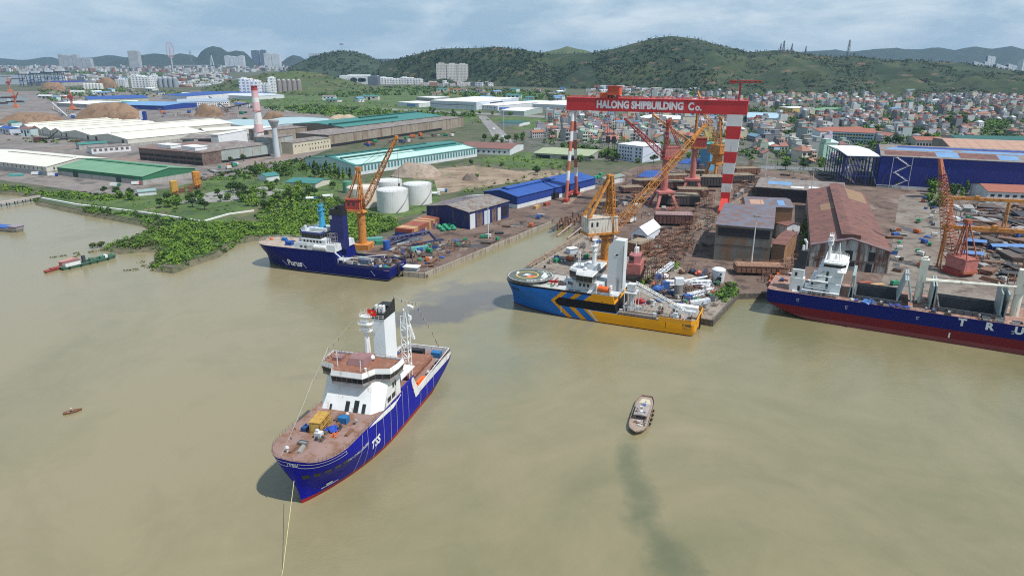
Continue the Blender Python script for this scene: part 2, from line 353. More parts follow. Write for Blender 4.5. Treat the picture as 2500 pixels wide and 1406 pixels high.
# ================================================================ hills
def wood(name, cols, s):
    m, nt, b, co, ax = start(name)
    n = noi(nt, co, s, 8, .68); n2 = noi(nt, co, s*5, 6, .7); n4 = noi(nt, co, s*.9, 5, .6)
    col = mixc(nt, ramp(nt, n*.5+n2*.5, .38, .62), cols[0], cols[1])
    if len(cols) > 2: col = mixc(nt, ramp(nt, n4, .5, .62)*.8, col, cols[2])
    if len(cols) > 3: col = mixc(nt, ramp(nt, noi(nt, co, s*2.2, 7, .7, (1, 1, 4)), .57, .64)*.75, col, cols[3])
    nt.links.new(col.k, b.inputs['Base Color']); b.inputs['Roughness'].default_value = .95; return m
SPOTS = {}
def interp(t, x):
    if x <= t[0][0]: return t[0][1]
    for (a, u), (b, v) in zip(t, t[1:]):
        if x <= b: return u+(v-u)*(x-a)/(b-a)
    return t[-1][1]
def hill(name, skyl, base, D, m, nx=90, ny=16, amp=14, sc_=260, rock=0, back=1.25, shape=1.15):
    xs = [skyl[0][0]+(skyl[-1][0]-skyl[0][0])*i/(nx-1) for i in range(nx)]
    vs = []; fs = []; seed = len(name)*7.3+skyl[0][0]
    for i, px in enumerate(xs):
        ys = interp(skyl, px); yb = max(interp(base, px), ys+2)
        Dr = interp(D, px) if isinstance(D, list) else D
        r = ray(px, ys); t = Dr/r.y; top = Vector((r.x*t, Dr, H+r.z*t))
        g = G(px, yb, LZ); g2 = Vector((top.x*back, top.y*back, LZ-1))
        if g.y > top.y*.93: g = Vector((top.x*.9, top.y*.9, LZ))
        for j in range(ny+6):
            if j <= ny:
                q = j/ny; p = g.lerp(top, q); z = LZ-.5+(top.z-LZ)*(q**shape*(1-.18*math.sin(q*math.pi)))
                e = math.sin(q*math.pi)
            else:
                q = (j-ny)/6; p = top.lerp(g2, q); z = top.z+(LZ-1-top.z)*q**1.4; e = .5*math.sin(q*math.pi)
            nv = noise.fractal(Vector((p.x/sc_+seed, p.y/sc_, seed)), 1, 2, 5)
            z += e*amp*nv+(rock*max(0, noise.noise(Vector((p.x/90, p.y/90, seed))))*(.4 if j == ny else e))
            z += (.9*noise.noise(Vector((p.x/14, p.y/14, 3))))*min(1, e+.6)
            vs.append((p.x, p.y, max(z, LZ-1)))
    n = ny+7-1
    for i in range(nx-1):
        for j in range(n-1): fs.append((i*n+j, (i+1)*n+j, (i+1)*n+j+1, i*n+j+1))
    SPOTS[name] = (vs, n, nx, ny)
    return tag(MB().add(vs, fs).build(name, m, smooth=True), kind='structure')
FOR = wood('hill_woods', [(.011, .025, .008), (.026, .047, .013), (.046, .062, .019), (.15, .09, .06)], .006)
FOR2 = wood('hill_scrub', [(.045, .075, .02), (.085, .11, .035), (.04, .062, .02), (.19, .10, .07)], .01)
DARK = wood('dark_woods', [(.018, .035, .018), (.04, .06, .024)], .008)
KARST = wood('karst_woods', [(.014, .026, .016), (.03, .045, .028), (.018, .032, .018)], .004)
hill('main_hill', [(925, 160), (940, 151), (980, 142), (1040, 127), (1080, 119), (1150, 118), (1215, 115), (1280, 123), (1340, 132), (1400, 131), (1440, 130), (1500, 119), (1560, 103), (1600, 93), (1640, 88), (1700, 95), (1760, 112), (1830, 128), (1890, 123), (1930, 124), (1980, 134), (2040, 139), (2090, 136), (2150, 147), (2250, 148), (2350, 155), (2430, 166), (2500, 178), (2700, 190)],
     [(925, 203), (1250, 212), (1640, 226), (1990, 240), (2500, 242), (2700, 243)], [(925, 3500), (1250, 3200), (1640, 3150), (2100, 3000), (2500, 2900), (2700, 2900)], FOR, 190, 40, 62, 240)
hill('western_hill', [(700, 172), (755, 142), (790, 131), (835, 124), (880, 130), (910, 142), (940, 152), (990, 170)], [(700, 190), (990, 196)], 4300, DARK, 50, 12, 10, 200)
hill('quarried_hill', [(490, 222), (545, 203), (600, 189), (650, 179), (720, 173), (770, 177), (810, 186), (850, 196), (880, 206), (912, 224)], [(490, 224), (600, 232), (720, 234), (912, 226)], 2480, FOR2, 60, 14, 7, 120)
hill('distant_knoll', [(1290, 140), (1330, 127), (1365, 120), (1385, 113), (1405, 119), (1430, 123), (1460, 136)], [(1290, 150), (1460, 150)], 5200, wood('red_knoll', [(.05, .08, .03), (.09, .11, .04), (.25, .13, .09)], .006), 30, 8, 8, 150)
hill('karst_hill', [(475, 152), (490, 128), (503, 118), (520, 113), (540, 118), (556, 129), (575, 124), (595, 127), (608, 137), (622, 154)], [(475, 166), (622, 163)], 8700, KARST, 40, 10, 25, 120, 25)
hill('karst_ridge', [(245, 168), (270, 152), (300, 142), (340, 136), (375, 131), (400, 133), (415, 137), (440, 131), (470, 135), (500, 152), (520, 165)], [(245, 166), (520, 166)], 9000, KARST, 50, 10, 25, 120, 20)
hill('karst_peak', [(682, 158), (700, 142), (716, 135), (735, 139), (752, 152), (765, 165)], [(682, 162), (765, 164)], 9000, KARST, 24, 8, 20, 120, 15)
hill('far_range', [(-600, 150), (-100, 140), (0, 143), (60, 148), (90, 143), (118, 138), (150, 147), (185, 142), (230, 141), (268, 134), (300, 140), (340, 150), (640, 152), (900, 149), (940, 143), (1010, 150), (1100, 150)], [(-600, 156), (1100, 156)], 10500, KARST, 90, 6, 40, 300, 20)
hill('eastern_range', [(1880, 140), (1930, 130), (1975, 126), (2040, 122), (2075, 127), (2100, 125), (2140, 120), (2190, 118), (2210, 121), (2240, 122), (2290, 116), (2330, 123), (2380, 114), (2420, 120), (2470, 113), (2500, 121), (2560, 117), (2900, 128)], [(1880, 160), (2900, 160)], 9800, KARST, 110, 8, 40, 250, 25)
# ================================================================ foliage
def leafmat(name, a, b2, c3):
    m, nt, b, co, ax = start(name)
    g = nt.nodes.new('ShaderNodeNewGeometry'); r = X(nt, g.outputs['Random Per Island'])
    n = noi(nt, co, .35, 3); oc, orr = objcol(nt)
    col = mixc(nt, r, a, b2); col = mixc(nt, ramp(nt, n, .42, .66), col, c3); col = mixc(nt, orr*.4, col, a)
    nt.links.new(col.k, b.inputs['Base Color']); b.inputs['Roughness'].default_value = .7; b.inputs['Specular IOR Level'].default_value = .2; return m
LEAF = [leafmat('leaf_dark', (.02, .05, .012), (.05, .095, .018), (.035, .07, .015)), leafmat('leaf_mid', (.06, .13, .018), (.15, .25, .036), (.10, .19, .024)),
        leafmat('leaf_bright', (.09, .17, .02), (.20, .30, .045), (.14, .23, .03)), leafmat('leaf_olive', (.05, .075, .02), (.10, .115, .035), (.075, .09, .025))]
BARK = flat('bark', (.11, .085, .06), .9)
def cards(mb, c, rx, rz, n, l, flatn=.4):
    for _ in range(n):
        v = Vector((rnd.gauss(0, 1), rnd.gauss(0, 1), rnd.gauss(0, 1))).normalized()
        k = rnd.uniform(.55, 1.08); p = Vector(c)+Vector((v.x*rx*k, v.y*rx*k, v.z*rz*k))
        nrm = (v+Vector((rnd.gauss(0, .5), rnd.gauss(0, .5), rnd.gauss(flatn+.5, .5)))).normalized()
        a = nrm.orthogonal().normalized()*l*rnd.uniform(.6, 1.2); q = nrm.cross(a)*rnd.uniform(.5, .9)
        mb.add([p-a*.6, p-q, p+a, p+q], [(0, 1, 2, 3)])
def crown(kind):
    mb = MB()
    if kind == 'round':
        for _ in range(7):
            a = rnd.uniform(0, 6.3); d = rnd.uniform(.5, 2.2); cards(mb, (d*math.cos(a), d*math.sin(a), rnd.uniform(2.2, 5.8)), 1.8, 1.5, 46, .75)
    elif kind == 'tall':
        for i in range(7): cards(mb, (rnd.uniform(-.8, .8), rnd.uniform(-.8, .8), 2.6+i*1.15), 1.5-.13*i, 1.2, 34, .7)
    elif kind == 'bush':
        for _ in range(5):
            a = rnd.uniform(0, 6.3); d = rnd.uniform(.3, 1.7); cards(mb, (d*math.cos(a), d*math.sin(a), rnd.uniform(.9, 1.8)), 1.3, 1.0, 34, .6)
    elif kind == 'palm':
        for i in range(11):
            a = i*.571+rnd.random()*.3; p = Vector((0, 0, 6.2))
            for k in range(5):
                q = p+Vector((math.cos(a)*.62, math.sin(a)*.62, .28-.24*k)); w_ = Vector((-math.sin(a), math.cos(a), 0))*(.34-.05*k)
                mb.add([p-w_, q-w_*.8, q+w_*.8, p+w_], [(0, 1, 2, 3)]); p = q
    return mb
TREES = []
def treeproto(kind, lf, hgt, lab):
    t = thing('tree' if kind != 'bush' else 'bush', lab, 'tree' if kind != 'bush' else 'bush', (0, -500, -50))
    if kind != 'bush':
        mb = MB().tube((0, 0, 0), (.1, .05, hgt*.45), .28, .17, 6)
        for k in range(4):
            a = k*1.7+.4; mb.tube((.1, .05, hgt*(.34+.03*k)), (1.3*math.cos(a), 1.3*math.sin(a), hgt*(.52+.05*k)), .11, .05, 5)
        mb.build('trunk', BARK, t)
    crown(kind).build('crown', LEAF[lf], t); return t
TR = {'dark': treeproto('round', 0, 6.5, 'x'), 'mid': treeproto('round', 1, 6.5, 'x'), 'bright': treeproto('round', 2, 6.5, 'x'), 'tall': treeproto('tall', 0, 8, 'x'), 'tallmid': treeproto('tall', 1, 8, 'x'),
      'bush': treeproto('bush', 1, 2, 'x'), 'olivebush': treeproto('bush', 3, 2, 'x'), 'palm': treeproto('palm', 1, 12, 'x')}
TRD = {'dark': 'dark green broad tree', 'mid': 'mid green broad tree', 'bright': 'bright green broad tree', 'tall': 'dark slender tree', 'tallmid': 'green slender tree', 'bush': 'green bush', 'olivebush': 'olive bush', 'palm': 'small palm tree'}
_used = set()
def tree(kind, p, s=1.0, group='trees', tries=()):
    f = rnd.uniform(.85, 1.2)
    size = 'large ' if s*f > 1.25 else ('small ' if s*f < .8 else '')
    lab = uniq(size+TRD[kind], p, tries)
    if kind not in _used:
        o = TR[kind]; _used.add(kind); o.location = p; o.scale = (s*f,)*3; o['label'] = lab; o['group'] = group
        return o
    return dup(TR[kind], p, rnd.uniform(0, 6.3), lab, group, (s*f*rnd.uniform(.9, 1.15), s*f*rnd.uniform(.9, 1.15), s*f))
def inpoly(x, y, poly):
    k = False
    for (x1, y1), (x2, y2) in zip(poly, poly[1:]+poly[:1]):
        if (y1 > y) != (y2 > y) and x < (x2-x1)*(y-y1)/(y2-y1)+x1: k = not k
    return k
def scatter(px, n, z=LZ, mind=0):
    poly = [(p.x, p.y) for p in (G(x, y, z) for x, y in px)]
    xs = [p[0] for p in poly]; ys = [p[1] for p in poly]; out = []; k = 0
    while len(out) < n and k < n*60:
        k += 1; x = rnd.uniform(min(xs), max(xs)); y = rnd.uniform(min(ys), max(ys))
        if inpoly(x, y, poly) and (not mind or all((x-a.x)**2+(y-a.y)**2 > mind*mind for a in out)): out.append(Vector((x, y, z)))
    return out
# ================================================================ ships
WHITE = mat('ship_white', (.78, .79, .78), (.66, .67, .66), s=.25, rough=.4, rust=(.12, (.45, .36, .28)), streak=True)
GREYW = mat('ship_grey_white', (.60, .63, .64), (.52, .55, .56), s=.2, rough=.45, rust=(.15, (.35, .28, .22)), streak=True)
GLASS = mat('dark_glass', (.012, .014, .017), (.03, .035, .04), s=.5, rough=.12)
BLACK = mat('black_paint', (.012, .012, .013), (.02, .02, .02), rough=.45)
PRIMER = mat('primer_deck', (.29, .185, .16), (.23, .145, .12), s=.12, rough=.75, rust=(.45, (.20, .10, .06)))
REDBR = mat('red_brown_deck', (.25, .105, .06), (.20, .085, .055), s=.25, rough=.75, rust=(.3, (.30, .15, .10)))
PINKPR = mat('pink_primer', (.28, .15, .15), (.22, .12, .12), s=.3, rough=.7)
STEEL = mat('grey_steel', (.25, .25, .25), (.18, .18, .18), s=.5, rough=.55, rust=(.3, (.2, .11, .06)))
RAILW = flat('rail_white', (.7, .7, .7)); RAILD = flat('rail_dark', (.16, .10, .08))
ORANGE = mat('lifeboat_orange', (.75, .14, .02), (.65, .11, .02), s=.8, rough=.4)
YEL = mat('machine_yellow', (.50, .30, .05), (.40, .24, .05), s=.8, rust=(.3, (.25, .12, .05)))
TARP = mat('blue_tarp', (.02, .07, .42), (.015, .05, .30), s=1, rough=.5)
CRBLUE = mat('blue_crate', (.02, .16, .38), (.015, .12, .30), s=1, rough=.5)
ROPE = flat('rope', (.62, .60, .52))
LET = flat('white_lettering', (.85, .85, .85)); LETB = flat('black_lettering', (.03, .03, .04)); LETR = flat('letter_blue_grey', (.30, .36, .50))
CLUT = [flat('clutter_rust', (.20, .10, .06)), flat('clutter_grey', (.32, .31, .30)), flat('clutter_blue', (.03, .10, .36)), flat('clutter_white', (.62, .62, .60)), flat('clutter_brown', (.12, .085, .07)), flat('clutter_dark', (.05, .05, .055)), flat('clutter_green', (.03, .25, .13)), flat('clutter_orange', (.55, .14, .04))]
class Hull:
    def __init__(s, L, hb, top, xs=((-1.5, 3), (0, 1.5), (2, 0), (13, 0)), rs=1.6, bowz=13.):
        k = bowz/13
        s.xb = [(-1.5*k, L-1), (0, L), (3*k, L+.3), (6*k, L+1.0), (9*k, L+1.6), (13*k, L+2.2)]
        s.nz = [(-1.5*k, 42), (0, 38), (3*k, 32), (6*k, 26), (9*k, 18), (13*k, 12)]
        s.pz = [(0, 1.9), (13*k, 2.1)]; s.qz = [(0, 1.12), (6*k, 1.5), (10*k, 2.3), (13*k, 3.0)]
        s.hz = [(-1.5*k, hb*.9), (0, hb*.97), (3*k, hb), (13*k, hb*1.02)]
        s.xs = list(xs); s.rs = rs
    def y(s, x, z):
        xb, n = interp(s.xb, z), interp(s.nz, z); t = (x-(xb-n))/n; h = interp(s.hz, z)
        if t >= 1: return 0
        y = h if t <= 0 else h*max(0, 1-t**interp(s.pz, z))**(1/interp(s.qz, z))
        u = (interp(s.xs, z)+s.rs-x)/s.rs
        if u > 0: y -= 1.3*(1-math.sqrt(max(0, 1-min(1, u)**2)))
        return y
    def ring(s, z, xs=None, n=40):
        a = interp(s.xs, z) if xs is None else xs; b = interp(s.xb, z); out = []
        for i in range(n):
            u = i/(n-1); u = u*.35+.65*(1-(1-u)**2.2) if True else u
            x = a+(b-a)*u
            if xs is None and i < 4: x = a+s.rs*(0, .12, .45, 1.0)[i]
            out.append((x, s.y(x, z)))
        return out
    def loft(s, mb, zs, xf=None, n=40):
        """xf(z): where the aft end of this height range stands"""
        rings = [s.ring(z, xf(z) if xf else None, n) for z in zs]
        for sg in (1, -1):
            vs = [(x, sg*y, z) for z, r in zip(zs, rings) for x, y in r]
            fs = []
            for j in range(len(zs)-1):
                for i in range(n-1):
                    q = (j*n+i, j*n+i+1, (j+1)*n+i+1, (j+1)*n+i); fs.append(q[::-1] if sg > 0 else q)
            mb.add(vs, fs)
        vs = [(r[0][0], r[0][1], z) for z, r in zip(zs, rings)]+[(r[0][0], -r[0][1], z) for z, r in zip(zs, rings)]
        m = len(zs); mb.add(vs, [(j, j+1, m+j+1, m+j) for j in range(m-1)])
        return mb
    def cap(s, mb, z, xs=None, xe=None, inset=0., n=40):
        r = [(x, max(0, y-inset)) for x, y in s.ring(z, xs, n) if xe is None or x <= xe]
        if xe is not None: r.append((xe, max(0, s.y(xe, z)-inset)))
        pts = [(x, y, z) for x, y in r]+[(x, -y, z) for x, y in r[::-1] if y > .001]
        mb.add(pts, [list(range(len(pts)))[::-1]]); return mb
    def port(s, x0, z0, d=.06): return lambda u, v: (x0-u, s.y(x0-u, z0+v)+d, z0+v)
    def stbd(s, x0, z0, d=.06): return lambda u, v: (x0+u, -s.y(x0+u, z0+v)-d, z0+v)
    def strip(s, mb, x0, x1, z0, z1, d=.05, n=12, sg=1):
        vs = []; 
        for i in range(n+1):
            x = x0+(x1-x0)*i/n
            for z in (z0, z1): vs.append((x, sg*(s.y(x, z)+d), z))
        return mb.add(vs, [(2*i, 2*i+1, 2*i+3, 2*i+2) if sg*(x1-x0) < 0 else (2*i+1, 2*i, 2*i+2, 2*i+3) for i in range(n)])
    def arc(s, z, x0):
        """length along the bow outline at height z, 0 at the stem, positive to port, back to x0"""
        pts = [p for p in s.ring(z, x0, 120)][::-1]; out = [(0., pts[0])]
        for a, b in zip(pts, pts[1:]): out.append((out[-1][0]+math.hypot(b[0]-a[0], b[1]-a[1]), b))
        return out
    def bowfn(s, sv, z0, d=.07, x0=60):
        cache = {}
        def fn(u, v):
            z = round(z0+v, 2)
            if z not in cache: cache[z] = s.arc(z, x0)
            A = cache[z]; t = sv+u; k = abs(t)
            px = interp([(a, p[0]) for a, p in A], k); py = interp([(a, p[1]) for a, p in A], k)
            return (px+d*.7, math.copysign(py+d, t), z)
        return fn
    def bowstrip(s, mb, s0, s1, z0, z1, n=24, d=.07):
        f0 = s.bowfn(s0, z0, d); f1 = s.bowfn(s0, z1, d); vs = []
        for i in range(n+1): vs += [f0((s1-s0)*i/n, 0), f1((s1-s0)*i/n, 0)]
        return mb.add(vs, [(2*i+1, 2*i, 2*i+2, 2*i+3) for i in range(n)])
def hullmat(name, fn, rough=.35):
    m, nt, b, co, ax = start(name)
    col = fn(nt, ax)
    n = noi(nt, co, .5, 5, .65, (1, 1, .2)); col = mixc(nt, ramp(nt, n, .60, .85)*.16, col, (.10, .09, .09))
    n2 = noi(nt, co, .12, 3); col = mixc(nt, ramp(nt, n2, .4, .75)*.15, col, (.02, .02, .05))
    nt.links.new(col.k, b.inputs['Base Color']); b.inputs['Roughness'].default_value = rough; b.inputs['Specular IOR Level'].default_value = .10
    return m
def tss_paint(nt, ax): return mixc(nt, ax[2].lt(1.15), (.004, .007, .30), (.30, .022, .025))
def purus_paint(nt, ax):
    c = mixc(nt, ax[2].lt(.75), (.007, .011, .12), (.012, .012, .02)); return mixc(nt, (ax[2]-.85).abs().lt(.07), c, (.35, .37, .42))
def cmb_paint(nt, ax):
    x, z = ax[0], ax[2]
    BL, OR, BK = (.022, .15, .50), (.74, .32, .010), (.012, .012, .014)
    hz = (z-7.5).abs(); d = x+hz*1.08
    st = ((d*-1+63.7)/6.6).frac().lt(.40)
    c = mixc(nt, st*d.lt(63.7)*d.gt(45.5), BL, OR)
    c = mixc(nt, z.gt(9.4)*d.lt(48), c, OR)
    c = mixc(nt, z.lt(5.6)*d.lt(47.5), c, BL)
    c = mixc(nt, d.lt(63.7)*d.gt(61.9), c, OR)
    c = mixc(nt, hz.lt(1.95)*d.lt(61.9), c, BK)
    lim = x+z*.85-(45.5+5.3*.85)*-1*-1
    y_ = (x-z*.85).lt(45.5-5.3*.85)
    c = mixc(nt, z.lt(5.35)*(x-z*.85).lt(41.9), c, (.62, .62, .6))
    c = mixc(nt, z.lt(5.25)*(x-z*.85).lt(41.0), c, (.84, .37, .010))
    c = mixc(nt, x.lt(18.8), c, (.84, .37, .010))
    c = mixc(nt, z.gt(12.1)*x.gt(45), c, (.016, .018, .03))
    return mixc(nt, z.lt(.45), c, (.10, .012, .015))
CNM = ('rusty', 'grey', 'blue', 'white', 'brown', 'black', 'green', 'orange')
def junk(parent_frame, pts, names, seed=1, where='the ship'):
    """small deck gear: each a thing of its own, standing on the deck"""
    r = random.Random(seed)
    for i, (x, y, z) in enumerate(pts):
        nm, lab, cat, mk = names[i % len(names)]
        p = parent_frame @ Vector((x, y, z))
        mb = MB(); mk(mb, r); o = mb.build(nm, CLUT, None); lab = f'{CNM[mb.mi[0]]} {lab}'
        o.location = p; o.rotation_euler = (0, 0, parent_frame.to_euler().z+r.uniform(-.2, .2)); sd = 'bow' if x > 60 else ('stern' if x < 12 else 'middle'); tag(o, uniq(lab, p, (f'at the {sd} of {where}', f'at the {sd} of {where}, by the {"port" if y > 0 else "starboard"} rail')), cat, 'deck gear on '+where)
def k_reel(mb, r):
    mb.cm = r.choice((1, 2, 0)); mb.tube((-.5, 0, 1), (.5, 0, 1), .75, None, 10); mb.cm = 4
    for q in (-.6, .5): mb.tube((q, 0, 1), (q+.1, 0, 1), 1.0, None, 12)
    mb.box(-.8, .8, -.9, -.7, 0, .4).box(-.8, .8, .7, .9, 0, .4)
def k_box(mb, r):
    mb.cm = r.choice((1, 3, 2, 0)); w, d, h = r.uniform(.8, 1.6), r.uniform(.7, 1.2), r.uniform(.8, 1.5)
    mb.box(-w, w, -d, d, .12, h); mb.cm = 5; mb.box(-w*1.03, w*1.03, -d*1.03, d*1.03, h, h+.1).box(-w*.7, -w*.5, -d, d, 0, .12).box(w*.5, w*.7, -d, d, 0, .12)
def k_pipes(mb, r):
    mb.cm = r.choice((0, 1, 4))
    for i in range(5): mb.tube((-1.9, -.5+.26*i, .15), (1.9, -.5+.26*i+r.uniform(-.2, .2), .15), .12, None, 6)
    for i in range(3): mb.tube((-1.7, -.3+.27*i, .4), (1.8, -.25+.27*i, .4), .12, None, 6)
def k_bits(mb, r):
    mb.cm = r.choice((0, 4, 5))
    for q in (-.7, .7): mb.tube((q, 0, 0), (q, 0, .9), .32, None, 8).tube((q, 0, .8), (q, 0, .95), .42, None, 8)
    mb.box(-1.2, 1.2, -.5, .5, 0, .15)
def k_vent(mb, r):
    mb.cm = r.choice((3, 1)); mb.tube((0, 0, 0), (0, 0, 1.3), .28, None, 8).tube((0, 0, 1.2), (0, 0, 1.6), .55, .35, 10)
def k_tarp(mb, r):
    mb.cm = r.choice((2, 2, 6, 3)); mb.blob((0, 0, .35), r.uniform(.8, 1.4), 2, .35, .5)
GEAR = [('cable_reel', 'steel cable reel ', 'reel', k_reel), ('equipment_box', 'lidded equipment box', 'box', k_box), ('pipe_bundle', 'bundle of loose pipes', 'pipes', k_pipes),
        ('bollard', 'twin mooring bollard', 'bollard', k_bits), ('vent', 'mushroom vent', 'vent', k_vent), ('tarpaulin', 'crumpled tarpaulin heap', 'tarpaulin', k_tarp)]
def mast_on(t, x, y, z0, z1, m, rm, w=1.0):
    mm = MB().tube((x, y, z0), (x, y, z0+(z1-z0)*.62), .95*w, .6*w, 8).tube((x, y, z0+(z1-z0)*.62), (x, y, z0+(z1-z0)*.86), .5*w, .4*w, 8)
    ob = mm.build('mast', m, t)
    pl = MB()
    for f, a in ((.55, 2.2), (.70, 2.6), (.86, 2.0)):
        z = z0+(z1-z0)*f; pl.box(x-a*.45, x+a*.45, y-a*.8, y+a*.8, z, z+.15); pl.rail([(x-a*.45, y-a*.8, z), (x+a*.45, y-a*.8, z), (x+a*.45, y+a*.8, z), (x-a*.45, y+a*.8, z)], 1, 1.2, .04, True)
    pl.build('mast_platform', m, ob)
    an = MB().tube((x, y-1.3, z0+(z1-z0)*.86), (x, y-1.3, z1), .07).tube((x, y+1.1, z0+(z1-z0)*.86), (x, y+1.1, z1-.8), .07).tube((x, y, z0+(z1-z0)*.86), (x, y, z1+.4), .06)
    MB().box(x+.5, x+.9, y-1.6, y+1.6, z0+(z1-z0)*.62, z0+(z1-z0)*.62+.3).build('radar', m, ob); MB().box(x+.6, x+.9, y-1.3, y+1.3, z0+(z1-z0)*.78, z0+(z1-z0)*.78+.3).build('radar', m, ob)
    an.build('aerial_cluster', m, ob)
    MB().lathe([(.05, z0+.2), (.7, z0+.5), (.85, z0+1), (.6, z0+1.6), (.05, z0+1.8)], 10, (x+3, y+3)).build('radome', m, t, True)
    return ob
def wheelhouse(t, z, x0, wm, roofm, par=1.0, s=1.0, wing=True, wh=1.55, fasc=None):
    zt_ = z+1.2+wh; kk = -1.2
    """bridge with outward leaning windows; plan shrunk by s about x0-8"""
    base = [(60, -5.5), (60, 5.2), (55.6, 7.4), (54.2, 12.0), (50, 12.7), (45.5, 12.7), (45.5, -12.7), (50, -12.7), (54.2, -12.0), (55.6, -7.4)]
    if not wing: base = [(60, -4), (60, 4), (56.5, 7.6), (49, 8), (44, 8), (44, -8), (49, -8), (56.5, -7.6)]
    def P(k, dx=0): return [(x0+(x-60)*s+(x-52)*.02*k+dx*(1 if x > 50 else -.3), y*s*(1+.02*k)) for x, y in base]
    MB().prism(P(-4), z, z+.35, P(1)).prism(P(1), z+.35, z+1.2, P(0)).build('bridge_skirt', STEEL if wm is WHITE else wm, t)
    ml = MB().prism(P(.2), z+1.2, zt_, P(2.5+kk)); ml.cm = 1; a, b = P(.35), P(2.65+kk)
    for (p, q), (p2, q2) in zip(zip(a, a[1:]+a[:1]), zip(b, b[1:]+b[:1])):
        n = max(1, int(math.dist(p, q)/1.6))
        for i in range(n): k = i/n; ml.tube((p[0]+(q[0]-p[0])*k, p[1]+(q[1]-p[1])*k, z+1.2), (p2[0]+(q2[0]-p2[0])*k, p2[1]+(q2[1]-p2[1])*k, zt_), .06, None, 4)
    ml.build('bridge_windows', [GLASS, STEEL], t)
    f = MB().prism(P(3.2+kk), zt_, zt_+.25, P(3.6+kk)); n = len(base)
    o_, i_ = P(3.6+kk), P(0, -.5)
    f.add([(x, y, zt_+.25) for x, y in o_]+[(x, y, zt_+.25+par) for x, y in P(1.5+kk)]+[(x, y, zt_+.25+par*.55) for x, y in i_], [(i, (i+1) % n, n+(i+1) % n, n+i) for i in range(n)]+[(n+i, n+(i+1) % n, 2*n+(i+1) % n, 2*n+i) for i in range(n)])
    f.build('roof_fascia', fasc or wm, t)
    MB().prism(P(0, -.45), z+2.9, zt_+.25+par*.5).build('bridge_roof', roofm, t)
    MB().rail([(x, y, zt_+.25+par*.5) for x, y in P(-1.5)], 1.1, 1.6, .035, True).build('railing', RAILD if roofm is REDBR else RAILW, t)
def winrow(t, pts, n, wid, hgt, m=GLASS):
    """n single windows between two 3D points on a wall (outward by pts[2])"""
    p, q, nrm = (Vector(v) for v in pts); d = (q-p).normalized()
    for i in range(n):
        c = p.lerp(q, (i+.5)/n)+nrm*.04; a = d*wid/2; u = Vector((0, 0, hgt/2))
        MB().add([c-a-u, c+a-u, c+a+u, c-a+u, c-a-u+nrm*.04, c+a-u+nrm*.04, c+a+u+nrm*.04, c-a+u+nrm*.04], [(4, 5, 6, 7), (0, 1, 5, 4), (1, 2, 6, 5), (2, 3, 7, 6), (3, 0, 4, 7)]).build('window', m, t)
def csov(name, label, o, th, L, paint, style):
    t = thing(name, label, 'ship', (o[0], o[1], 0), th); S = style
    hu = Hull(L, 10, 13, xs=S.get('xs', ((-1.5, 3), (0, 1.2), (2, 0), (13, 0))))
    zm = S['zm']; hm = hullmat(name+'_paint', paint)
    mb = MB(); hu.loft(mb, [z for z in (-1.5, -.6, 0, .5, 1.2, 2.2, 3.4, 4.6, zm) if z <= zm]); 
    xf = lambda z: S['step'][0]+(z-zm)/(13-zm)*S['step'][1]
    hu.loft(mb, [zm, zm+1, zm+2, zm+3, 9.5, 10.7, 11.9, 13], xf)
    hull = mb.build('hull', hm, t, True)
    hull.data.polygons.foreach_set('use_smooth', [len(p.vertices) == 4 and abs(p.normal.x) < .93 for p in hull.data.polygons])
    hu.cap(MB(), 12.98, S['step'][0]+S['step'][1]-.02).build('foredeck', S['deck'], t)
    hu.cap(MB(), zm-.02, None, S['step'][0]+1).build('aft_deck', S['adeck'], t)
    bw = MB()
    for x0, x1, z1 in S['bulwark']:
        for sg in (1, -1): hu.strip(bw, x0, x1, zm-.05, z1, 0.02, 8, sg); hu.strip(bw, x1, x0, zm-.05, z1, -.25, 8, sg); bw.add([(x0, sg*(hu.y(x0, z1)+.02), z1), (x1, sg*(hu.y(x1, z1)+.02), z1), (x1, sg*(hu.y(x1, z1)-.25), z1), (x0, sg*(hu.y(x0, z1)-.25), z1)], [(0, 1, 2, 3)])
    y0 = hu.y(.0, zm); bw.box(-.05, .25, -y0, y0, zm-.05, S['bulwark'][0][2])
    bw.build('bulwark', S['bulm'], t)
    rr = [(x, y, 13) for x, y in hu.ring(12.9, S['railx'], 22)]
    MB().rail([(x-.15, y-.12 if y > .2 else 0, z) for x, y, z in rr]+[(x-.15, -y+.12, z) for x, y, z in rr[::-1]], 1.1, 2.2, .035).build('railing', S['rail'], t)
    ph = [(x, z) for x in range(40, 76, 3) for z in (9.9, 6.5) if (x+int(z)) % 4]
    me = MB().lathe([(.0, 0), (.26, 0), (.26, .03), (0, .03)], 8, cap=False).mesh('porthole', GLASS)
    for x, z in ph:
        q = bpy.data.objects.new('porthole', me); C.objects.link(q); q.parent = t; q.location = (x, hu.y(x, z)+.02, z); q.rotation_euler = (R(-90), 0, 0)
    return t, hu
def frame(o, th): return Matrix.Translation((o[0], o[1], 0)) @ Matrix.Rotation(th, 4, 'Z')
